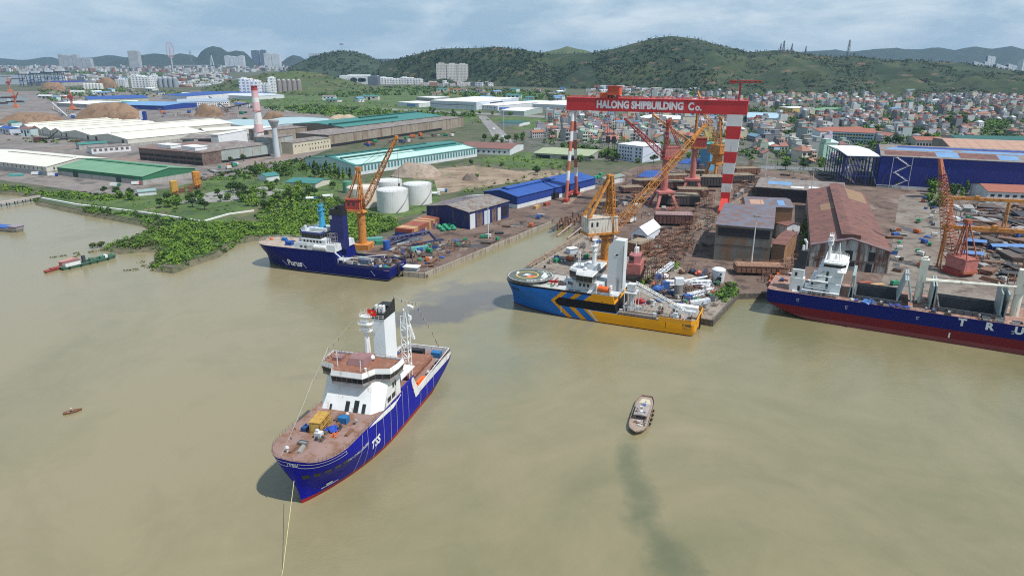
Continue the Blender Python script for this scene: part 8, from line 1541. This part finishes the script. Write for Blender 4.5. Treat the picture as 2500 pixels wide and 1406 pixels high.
def strew(poly, n, kinds, sc_=1.0, grp='gear strewn over the shipyard'):
    for p in scatter(poly, n, LZ, 3.2):
        if blocked(p, 1): continue
        nm, lab, cat, mk = YARDK[yr.choice(kinds)]; mb = MB(); mk(mb, yr); col = CN[mb.cm] if nm not in ('cable_reel', 'equipment_box', 'welding_generator') else CN[mb.mi[0]]
        o = mb.build(nm, CLUT); o.location = (p.x, p.y, LZ+.15); s_ = sc_*yr.uniform(.9, 1.5); o.scale = (s_,)*3; o.rotation_euler = (0, 0, yr.uniform(0, 3.1)); tag(o, uniq(f'{col} {lab.replace("rusty ", "")}', p), cat, grp)
strew([(1010, 655), (1045, 655), (1150, 600), (1120, 585), (1020, 600), (960, 610), (935, 640)], 70, (0, 1, 2, 3, 4, 5, 6, 7, 4)); strew([(1120, 590), (1200, 560), (1330, 520), (1350, 535), (1180, 602)], 16, (0, 1, 4, 3)); strew([(1440, 520), (1500, 480), (1560, 440), (1640, 420), (1740, 430), (1740, 480), (1660, 530), (1500, 545)], 130, (0, 0, 1, 2, 2, 4, 4, 5, 6, 3)); strew([(1540, 600), (1600, 560), (1740, 520), (1745, 600), (1640, 640), (1560, 660)], 90, (0, 1, 2, 4, 4, 4)); strew([(1770, 500), (1830, 440), (1880, 450), (1830, 490)], 26, (0, 2, 4, 4)); strew([(1590, 690), (1740, 680), (1770, 715), (1735, 765), (1600, 735)], 44, (0, 1, 3, 4, 6, 7, 2)); strew([(2230, 560), (2255, 480), (2285, 480), (2280, 640), (2240, 660)], 24, (3, 7, 5, 6, 3)); strew([(2320, 510), (2520, 515), (2540, 700), (2400, 690), (2370, 600)], 150, (0, 0, 1, 1, 2, 4, 3)); strew([(2350, 500), (2520, 505), (2540, 700), (2400, 690), (2380, 600)], 70, (0, 1, 1, 0, 4), 2.2); strew([(1280, 655), (1420, 585), (1500, 570), (1530, 600), (1420, 650)], 16, (1, 4, 7)); strew([(1590, 690), (1700, 650), (1750, 690), (1770, 715), (1735, 765), (1600, 735)], 30, (1, 2, 4, 0)); strew([(2180, 700), (2180, 560), (2200, 560), (2205, 710)], 16, (3, 7, 6, 0)); strew([(1860, 690), (1930, 660), (1950, 700), (1900, 712)], 16, (2, 2, 4, 3)); strew([(1420, 590), (1500, 565), (1520, 600), (1440, 640), (1320, 655)], 12, (3, 7, 4)); strew([(1830, 440), (2000, 415), (2060, 440), (1860, 445)], 20, (0, 2, 4))
strew([(-20, 300), (120, 345), (330, 352), (220, 345), (20, 330)], 26, (0, 4, 7), 2, 'gear on the left works yard'); strew([(150, 290), (380, 298), (560, 290), (640, 285), (560, 262), (380, 258), (150, 262)], 60, (0, 2, 4, 7, 3), 2.4, 'gear on the left works yard'); strew([(370, 470), (520, 440), (600, 400), (480, 410)], 14, (4, 3, 0), 1.4, 'gear on the left works yard'); strew([(810, 362), (960, 340), (1120, 322), (1130, 330), (900, 365)], 26, (3, 3, 7, 4), 1.8, 'trucks and gear beside the long beige factory')
for px, py, rot, lab in ((2455, 612, -.08, 'light blue low shelter roof behind the pink crawler cabin'), (2380, 600, -.5, 'second light blue shelter roof left of the long one'), (2370, 630, -.4, 'light blue shelter roof nearest the crawler crane'), (2350, 560, -.1, 'small light blue shelter under the brown travelling gantry')):
    p = G(px, py); t = thing('shelter', lab, 'shelter', p, rot); L_ = 19 if 'low' in lab else 11; rf = MB(); rf.add([(-L_/2, -3, 3), (L_/2, -3, 3), (L_/2, 0, 4.2), (-L_/2, 0, 4.2), (-L_/2, 3, 3), (L_/2, 3, 3)], [(0, 1, 2, 3), (3, 2, 5, 4)]).build('roof', mat('shelter_blue', (.10, .22, .46), (.08, .18, .40), s=.3, rib=(0, 2, .04)), t); pp = MB()
    for x in (-L_/2+.3, 0, L_/2-.3):
        for y in (-2.8, 2.8): pp.box(x-.15, x+.15, y-.15, y+.15, 0, 3)
    pp.box(-L_/2+.5, L_/2-.5, 1.5, 2.6, 0, 2.6).build('posts', BLUEW, t)
# light masts
for px, py, yt, lab in ((1832, 664, 526, 'tall floodlight mast in front of the tall weathered shed'), (1192, 582, 492, 'slender light pole on the left quay'), (1976, 500, 410, 'floodlight mast beside the dark trees'), (1868, 432, 372, 'light mast behind the long open shed'), (1230, 352, 250, 'thin lamp mast by the pale road')):
    p = G(px, py); h_ = ztop(px, yt, p)-LZ; t = thing('light_mast', lab, 'street lamp', p); MB().tube((0, 0, 0), (0, 0, h_), .42, .2, 8).build('pole', GREYW, t)
    if 'flood' in lab:
        f = MB(); 
        for k in range(8): a = k*math.pi/4; f.box(1.5*math.cos(a)-.35, 1.5*math.cos(a)+.35, 1.5*math.sin(a)-.3, 1.5*math.sin(a)+.3, h_-.7, h_-.1).tube((0, 0, h_-.3), (1.5*math.cos(a), 1.5*math.sin(a), h_-.4), .08, None, 4)
        f.build('floodlights', STEEL, t)
# trucks and cars
def truck(px, py, rot, col, lab, box_=True):
    t = thing('truck', lab, 'truck', G(px, py), rot); MB().box(2.2, 4.2, -1.15, 1.15, .6, 2.9).build('cab', col, t); MB().box(4.2, 4.26, -1, 1, 1.7, 2.6).build('windscreen', GLASS, t); (MB().box(-4.2, 2.0, -1.2, 1.2, .8, 3.2) if box_ else MB().tube((-4, 0, 2), (2, 0, 2), 1.2, None, 12)).build('body', WHITE if box_ else GW, t)
    for x in (-3, -1.8, 3):
        for y in (-1.05, 1.05): MB().tube((x, y-.15, .5), (x, y+.15, .5), .5, None, 10).build('wheel', BLACK, t)
truck(2332, 512, 1.5, WHITE, 'white truck at the top of the pale apron'); truck(2330, 540, 1.6, CRBLUE, 'blue truck below the white one on the pale apron'); truck(2265, 690, .3, CRBLUE, 'blue truck beside the first freighter crane', True) if False else None
truck(800, 484, .3, WHITE, 'white tanker truck left of the tanks', False); truck(760, 490, .2, CRBLUE, 'blue truck left of the white tanker', False); truck(1062, 478, .1, WHITE, 'white tanker truck right of the tanks', False); truck(1080, 470, .1, CRBLUE, 'blue truck behind the white tanker right of the tanks'); truck(1542, 543, .9, WHITE, 'white van crossing the slipway yard'); truck(90, 428, .2, CRBLUE, 'blue truck before the cream warehouse'); truck(130, 431, .2, TARP, 'bright blue truck beside the green warehouse corner'); truck(282, 456, .05, flat('truck_green', (.03, .25, .14)), 'green truck before the green warehouse'); truck(335, 452, .2, flat('truck_red', (.5, .08, .05)), 'red truck at the green warehouse gable'); truck(820, 350, .3, flat('truck_maroon', (.3, .05, .06)), 'maroon lorry before the cream office'); truck(1205, 318, 1.2, WHITE, 'white truck on the pale road'); truck(1228, 336, 1.2, CRBLUE, 'blue truck on the pale road')
# people working on the pier and yard
SHIRT = [flat('shirt_orange', (.6, .2, .04)), flat('shirt_navy', (.03, .04, .12)), flat('shirt_grey', (.2, .2, .22)), flat('shirt_blue', (.06, .14, .4))]; TRS = flat('trousers_navy', (.03, .035, .06)); HEL = [flat('helmet_white', (.7, .7, .7)), flat('helmet_yellow', (.65, .45, .03))]
pp = [(1330, 636), (1342, 640), (1355, 620), (1372, 612), (1388, 604), (1310, 648), (1400, 618), (1412, 600), (1300, 652), (1425, 612), (1440, 596), (1362, 630), (1680, 606), (1690, 612), (1700, 600), (1712, 618), (1640, 622), (1660, 590), (1525, 552), (1540, 560), (1205, 585), (1215, 572), (1160, 612), (1698, 645), (1725, 640)]
for i, (px, py) in enumerate(pp):
    p = G(px, py); p.z += .13; s_ = i % 4; person('person', uniq(f'worker in {("orange", "navy", "grey", "blue")[s_]} jacket {("standing", "walking")[i % 2]}', p), p, rnd.uniform(0, 6.3), SHIRT[s_], TRS, HEL[i % 2], ('stand', 'walk')[i % 2], 'person', 'shipyard workers')
# quay hut and small things on the pier
t = thing('hut', 'small grey quay hut with white front at the basin edge', 'hut', G(1396, 618), .55); MB().box(-2.6, 2.6, -2, 2, 0, 3).build('wall', PALEB, t); MB().box(-3, 3, -2.4, 2.4, 3, 3.3).build('roof', WHITE, t); MB().box(2.62, 2.66, -1.4, -.4, .6, 2.4).box(2.62, 2.66, .3, 1.3, .6, 2.4).build('window', GLASS, t)
for px, py, lab, m in ((1375, 640, 'dark mooring bollard on the pier edge', BLACK), (1330, 655, 'second dark bollard on the pier edge', BLACK), (1405, 628, 'third dark bollard on the pier edge nearest the hut', BLACK)):
    o = MB().tube((0, 0, 0), (0, 0, 1.3), .5, .45, 8).tube((0, 0, 1.2), (0, 0, 1.5), .75, .7, 8).build('bollard', m); o.location = G(px, py); tag(o, lab, 'bollard')
# folded blue and white boarding cranes on the left quay
p = G(945, 610); t = thing('boarding_crane', 'navy folded crane with blue drum and white boom on the left quay', 'crane', p, .42); MB().tube((0, 0, 0), (0, 0, 5.5), 2.1, 2.1, 14).build('drum', flat('royal_blue', (.03, .10, .40)), t); MB().lattice((1, 0, 6), (26, 0, 8), 2.2, 1.6, 9, .22).tube((2, 0, 2.5), (20, 0, 7.5), .45).tube((26, 0, 8), (30, 0, 3), .7).tube((14, -2, 2), (34, -3, 3.6), .5).build('boom', flat('navy_gear', (.015, .025, .11)), t); MB().tube((6, 1, 3), (22, 1, 4.5), 1.4, .8, 8).build('cover', GW, t)
# ================================================================ vegetation
def mass(nm, lab, cat, poly, n, m, rx=(1.6, 3.0), cl=26, leaf=.8, z=LZ, hz=1.6, ok=None):
    mb = MB()
    for p in scatter(poly, n, z):
        if ok and not ok(p): continue
        mb.cm = rnd.choices(range(len(m)), [3, 4, 2, 2][:len(m)])[0]; r = rnd.uniform(*rx); cards(mb, (p.x, p.y, p.z+r*.45), r, r*.7*hz/1.6, cl, leaf*rnd.uniform(.8, 1.3))
    return tag(mb.build(nm, m), lab, cat, kind='stuff')
mass('mangrove_thicket', 'dense green mangrove thicket between river and quay', 'bushes', [(404, 646), (400, 604), (372, 590), (392, 560), (420, 548), (560, 545), (640, 545), (760, 505), (860, 518), (965, 535), (972, 555), (900, 580), (850, 590), (760, 582), (680, 574), (610, 575), (560, 590), (520, 612), (470, 630), (425, 650)], 1450, [LEAF[1], LEAF[2], LEAF[0], LEAF[2]], (1.3, 3.0), 34, .75)
mass('mangrove_thicket', 'ragged mangrove spit reaching left into the river', 'bushes', [(282, 603), (310, 592), (360, 572), (400, 560), (402, 600), (340, 605)], 130, [LEAF[1], LEAF[3]], (1.3, 2.4), 24, .8)
mass('mangrove_thicket', 'dark scrub along the upper shore beside the white wall', 'bushes', [(190, 512), (230, 505), (330, 520), (400, 530), (480, 540), (470, 552), (386, 552), (330, 532), (230, 522)], 150, [LEAF[0], LEAF[1]], (1.2, 2.2), 24, .8)
mass('bank_scrub', 'low scrub on the river bank by the warehouses', 'bushes', [(0, 452), (60, 456), (100, 468), (190, 470), (320, 484), (250, 492), (160, 486), (92, 476), (0, 464)], 170, [LEAF[1], LEAF[2], LEAF[0]], (1.2, 2.4), 24, .9)
mass('undergrowth', 'light green undergrowth around the white tanks and quay fence', 'bushes', [(640, 500), (720, 480), (830, 480), (860, 515), (760, 520), (620, 540)], 240, [LEAF[1], LEAF[2], LEAF[0]], (1.5, 2.8), 24, .95)
mass('roadside_scrub', 'scrub and weeds between the works and the riverside meadow', 'bushes', [(470, 440), (620, 405), (760, 385), (800, 400), (700, 432), (560, 440)], 210, [LEAF[1], LEAF[0], LEAF[3]], (1.5, 3.2), 24, 1.1)
mass('field_scrub', 'dark scrub band across the green fields', 'bushes', [(640, 262), (760, 258), (950, 270), (1050, 276), (1160, 276), (1160, 288), (900, 284), (760, 280), (660, 272)], 330, [LEAF[0], LEAF[1]], (3, 6), 22, 1.9, LZ, 1.3)
mass('field_scrub', 'bushy strip at the foot of the hills', 'bushes', [(700, 222), (1000, 212), (1320, 222), (1440, 240), (1300, 250), (1050, 232), (760, 240)], 620, [LEAF[0], LEAF[1], LEAF[0]], (4, 9), 20, 2.8, LZ, 1.3)
mass('town_greenery', 'green gardens and street trees between the town houses', 'trees', [(1300, 345), (1420, 290), (1800, 262), (2150, 255), (2560, 240), (2560, 345), (2060, 400), (1860, 395), (1560, 398), (1400, 372)], 1700, [LEAF[0], LEAF[1], LEAF[0]], (2.2, 5.6), 22, 1.5, LZ, 2.2)
mass('town_greenery', 'tree belt below the hills behind the town', 'trees', [(1440, 228), (1800, 224), (2150, 236), (2560, 232), (2560, 246), (2150, 262), (1820, 244), (1440, 244)], 480, [LEAF[0], LEAF[1]], (4, 8), 20, 2.8, LZ, 1.6)
mass('town_greenery', 'wooded gaps and parks between blocks of town houses', 'trees', [(1300, 345), (1420, 290), (1800, 262), (2150, 255), (2560, 240), (2560, 345), (2060, 400), (1860, 395), (1560, 398), (1400, 372)], 7500, [LEAF[0], LEAF[1], LEAF[0]], (2.6, 5.2), 15, 1.9, LZ, 2.0, lambda p: PK(p) > .19 and not blocked(p, 2))
mass('yard_weeds', 'weeds along the track behind the orange ship', 'weeds', [(1520, 700), (1560, 690), (1660, 640), (1668, 648), (1580, 690), (1540, 710)], 60, [LEAF[1], LEAF[2]], (.8, 1.6), 20, .55)
mass('shore_bushes', 'dark bush clump at the end of the pier', 'bushes', [(1745, 735), (1760, 705), (1798, 690), (1802, 714), (1762, 742)], 48, [LEAF[0], LEAF[1]], (1.4, 2.2), 34, .6)
mass('tree_belt', 'dark trees beside the rusty roofed hall', 'trees', [(1955, 600), (1962, 540), (1985, 515), (2010, 520), (1990, 570), (1975, 610)], 34, [LEAF[0], LEAF[1]], (2, 3.4), 40, .9, LZ+2, 2.6)
mass('plain_scrub', 'dark scrub and trees over the far left plain', 'bushes', [(-60, 178), (140, 176), (420, 182), (560, 190), (500, 212), (330, 182), (-60, 181)], 260, [LEAF[0], LEAF[1]], (7, 14), 18, 4.5, LZ, 1.3)
mass('yard_scrub', 'scrub strips between the sheds of the left works', 'bushes', [(130, 228), (420, 222), (560, 236), (640, 270), (560, 262), (400, 240), (200, 238)], 200, [LEAF[0], LEAF[1]], (3, 6), 20, 2.0, LZ, 1.2)
mass('yard_scrub', 'weeds between warehouse rows and the works', 'bushes', [(0, 344), (90, 338), (300, 346), (480, 336), (470, 345), (330, 352), (100, 350)], 90, [LEAF[1], LEAF[0]], (1.5, 3), 20, 1.2, LZ, 1.2)
mass('meadow_scrub', 'loose shrubs and tall grass tufts over the green fields', 'bushes', [(640, 240), (900, 250), (1000, 262), (1180, 288), (1300, 300), (1140, 302), (830, 290), (660, 265)], 420, [LEAF[1], LEAF[2], LEAF[3]], (1.2, 3.4), 16, 1.2, LZ, .9)
mass('meadow_scrub', 'tufts and shrubs on the riverside meadow', 'bushes', [(120, 488), (330, 482), (480, 450), (640, 420), (760, 400), (850, 430), (720, 470), (560, 520), (300, 520)], 420, [LEAF[2], LEAF[1], LEAF[3]], (.5, 1.5), 14, .55, LZ, .9)
mass('rough_scrub', 'scrub on the rough grass around the dirt lot', 'bushes', [(985, 425), (1090, 405), (1180, 385), (1400, 372), (1420, 420), (1260, 450), (1150, 470), (1070, 480), (1300, 418), (1150, 405)], 160, [LEAF[1], LEAF[2], LEAF[3]], (.8, 2.4), 18, .9)
mass('left_scrub', 'dark scrub between harbour and sand heaps', 'bushes', [(90, 218), (300, 212), (330, 225), (200, 236), (130, 250), (95, 240)], 150, [LEAF[0], LEAF[1]], (4, 8), 20, 2.6, LZ, 1.2)
fl_ = MB()
for px, py in ((130, 628), (152, 625), (186, 618), (192, 622), (220, 616), (182, 627), (230, 602), (246, 600), (258, 605), (332, 658), (352, 648), (362, 652), (370, 660), (345, 640), (375, 645), (310, 660), (248, 612)):
    p = G(px, py, .1); s_ = rnd.uniform(1.2, 2.6) if py > 615 else 2.8; cards(fl_, p, s_, .5 if py > 615 else 1.2, 26, .6)
tag(fl_.build('floating_weeds', LEAF[3]), 'scattered floating weed clumps and half drowned bushes by the dredger', 'weeds', kind='stuff')
sb = MB()
ps_ = [G(x, y, .9) for x, y in SHORE[:31]]
for i, (a, b_) in enumerate(zip(ps_, ps_[1:])):
    if 4 <= i <= 7 and False: continue
    for k in range(int((b_-a).length/.8)+1):
        d_ = (b_-a).normalized(); o_ = rnd.uniform(-1, 5.2) if i >= 8 else rnd.uniform(-1, 3.4); p = a.lerp(b_, rnd.random())+Vector((d_.y, -d_.x, 0))*o_; r = rnd.uniform(.9, 2.2) if 8 <= i else rnd.uniform(.5, 1.4); sb.cm = rnd.choice((0, 1, 1, 2)); cards(sb, (p.x, p.y, .6+r*.45), r, r*.8, 24, .75)
tag(sb.build('shore_bushes', [LEAF[0], LEAF[1], LEAF[3]]), 'bushes overhanging the natural river shore', 'bushes', kind='stuff')
# trees one can tell apart
for poly, n, kd, s_, md in (([(335, 505), (420, 480), (520, 470), (600, 455), (700, 450), (740, 462), (660, 480), (560, 505), (480, 520), (380, 515)], 34, ('dark', 'dark', 'mid', 'dark'), 1.0, 5), ([(560, 500), (700, 468), (820, 452), (845, 470), (760, 490), (640, 512)], 28, ('mid', 'bright', 'dark', 'palm'), .85, 4.5), ([(600, 415), (700, 410), (820, 425), (830, 436), (700, 430), (620, 430)], 16, ('dark', 'mid', 'tallmid'), .9, 6), ([(762, 425), (862, 436), (860, 444), (765, 434)], 9, ('tall', 'tallmid'), 1.1, 4), ([(250, 470), (330, 478), (320, 490), (240, 480)], 6, ('mid', 'dark'), .9, 5), ([(2262, 500), (2275, 465), (2420, 468), (2425, 486), (2290, 505)], 13, ('mid', 'dark', 'tallmid'), 1.35, 6), ([(1960, 590), (1968, 540), (2000, 520), (1995, 555)], 6, ('dark', 'mid'), 1.2, 4), ([(2085, 352), (2200, 345), (2230, 330), (2310, 345), (2300, 352), (2100, 362)], 14, ('dark', 'mid', 'bright'), 1.5, 8), ([(1860, 410), (1960, 395), (2060, 400), (2065, 415), (1900, 420)], 18, ('dark', 'mid', 'palm'), 1.1, 7), ([(1400, 395), (1500, 398), (1640, 400), (1700, 385), (1600, 392)], 16, ('dark', 'mid'), 1.0, 6), ([(1460, 380), (1510, 370), (1515, 392), (1470, 395)], 8, ('dark', 'mid'), 1.2, 5), ([(1180, 345), (1300, 330), (1310, 350), (1210, 352)], 12, ('mid', 'dark'), 1.1, 8), ([(1050, 272), (1170, 276), (1300, 276), (1290, 284), (1060, 280)], 18, ('palm', 'mid', 'dark'), 1.2, 8), ([(580, 300), (760, 310), (780, 318), (600, 312)], 12, ('palm', 'dark'), 1.3, 8), ([(2100, 340), (2040, 335), (2160, 300), (2200, 280), (2190, 310)], 12, ('dark', 'mid'), 1.6, 9), ([(2280, 300), (2350, 295), (2360, 312), (2290, 316)], 8, ('dark', 'dark'), 1.8, 7), ([(500, 350), (620, 405), (660, 396), (560, 398)], 8, ('mid', 'dark'), .9, 7)):
    for p in scatter(poly, n, LZ, md):
        if not blocked(p, 1): tree(rnd.choice(kd), p, s_*rnd.uniform(.8, 1.2), 'trees between river, yard and town')
for px, py, k in ((1755, 728, 'bush'), (1762, 716, 'bush'), (1778, 704, 'olivebush'), (1532, 704, 'bush'), (228, 606, 'olivebush'), (250, 602, 'olivebush'), (398, 598, 'bush'), (1165, 432, 'bush'), (1225, 404, 'olivebush')): tree(k, G(px, py, LZ if px > 300 else .2), 1.1, 'bushes')
for px, py in ((1308, 424), (1312, 428), (1150, 405)): tree('dark', G(px, py), .9, 'trees between river, yard and town')
# woods on the hills
HL = [leafmat('hill_leaf_dark', (.010, .026, .008), (.026, .05, .012), (.018, .038, .010)), leafmat('hill_leaf', (.016, .036, .010), (.04, .07, .018), (.028, .052, .013)), leafmat('hill_leaf_olive', (.03, .05, .014), (.06, .08, .024), (.045, .065, .018))]
for nm, n, rr_, cs in (('main_hill', 11000, (4, 9), 3), ('western_hill', 900, (6, 10), 2), ('quarried_hill', 260, (3, 6), 3)):
    vs, nn, nx, ny = SPOTS[nm]; mb = MB()
    for _ in range(n):
        i = rnd.randrange(nx-1); j = min(ny+1, int((ny+2)*rnd.random()**.8)); a = Vector(vs[i*nn+j]); b_ = Vector(vs[(i+1)*nn+min(nn-1, j+1)]); c = Vector(vs[(i+1)*nn+j]); u, v = rnd.random(), rnd.random(); p = a+(c-a)*u+(b_-c)*v
        if noise.noise(Vector((p.x/170, p.y/170, 5)))+noise.noise(Vector((p.x/60, p.y/60, 1)))*.7 < (-.25 if p.x < 700 else -.05): continue
        r = rnd.uniform(*rr_)*(.75 if p.x > 700 else 1); mb.cm = rnd.randrange(cs); cards(mb, (p.x, p.y, p.z+r*.35), r, r*.75, 9, r*.55)
    for i in range(nx-1):
        for _ in range(2 if nm != 'quarried_hill' else 0):
            if rnd.random() < .55:
                a, b_ = Vector(vs[i*nn+ny]), Vector(vs[(i+1)*nn+ny]); p = a.lerp(b_, rnd.random()); h_ = rnd.uniform(5, 12); mb.cm = 0; cards(mb, (p.x, p.y, p.z+h_*.5), 2.6, h_*.55, 12, 2)
    tag(mb.build('hill_forest', HL[:cs]), {'main_hill': 'dark woods and scrub covering the long main hill', 'western_hill': 'dense dark woods on the western hill', 'quarried_hill': 'sparse bushes on the quarried grassy hill'}[nm], 'woods', kind='stuff')
# white river wall, causeway, fence
def wall(nm, pts, lab, h_, w_, m, cat='wall', z=LZ):
    ps = [G(x, y, z) for x, y in pts]; mb = MB()
    for a, b_ in zip(ps, ps[1:]): d = (b_-a).normalized(); n = Vector((-d.y, d.x, 0))*w_/2; mb.add([a-n, b_-n, b_+n, a+n]+[q+Vector((0, 0, h_)) for q in (a-n, b_-n, b_+n, a+n)], [(3, 2, 1, 0), (4, 5, 6, 7), (0, 1, 5, 4), (1, 2, 6, 5), (2, 3, 7, 6), (3, 0, 4, 7)])
    return tag(mb.build(nm, m), lab, cat)
PIPEW = mat('wall_white', (.74, .73, .70), (.62, .61, .58), s=.3, rough=.7)
wall('river_wall', [(103, 486), (190, 502), (350, 521), (486, 542)], 'long low white river wall running towards the mangroves', 1.2, 1.4, PIPEW); wall('river_wall', [(500, 541), (560, 524), (620, 516)], 'short white wall piece among the mangroves', 1.0, 1.2, PIPEW)
a, b_ = G(-70, 516, 0), G(96, 488, 0); d = b_-a; t = thing('jetty', 'pale concrete jetty on piles at the left edge', 'jetty', a, math.atan2(d.y, d.x)); L_ = d.length; MB().box(0, L_, -2.4, 2.4, 2.4, 3.3).box(0, L_, -2.5, -2.2, 3.3, 4.2).build('deck', mat('jetty_concrete', (.48, .44, .42), (.4, .36, .34), s=.2), t); pl = MB(); [pl.tube((x, y, -1), (x, y, 2.4), .4, None, 6) for x in range(2, int(L_), 6) for y in (-2, 2)]; pl.build('piles', PW, t)
wall('fence', [(1000, 545), (1050, 524), (1030, 520)], 'pale low fence behind the container row', 1.8, .3, QW, 'fence'); wall('yard_wall', [(1850, 412), (2060, 418), (2075, 408)], 'long pale boundary wall behind the long open shed', 2.6, .4, WHW); wall('fence', [(430, 498), (330, 520)], 'thin fence line across the riverside meadow', .8, .25, QW, 'fence')
# ================================================================ tidy: drop prototypes that were never placed
for k, o in TR.items():
    if k not in _used:
        for c in kids(o): bpy.data.objects.remove(c)
        bpy.data.objects.remove(o)
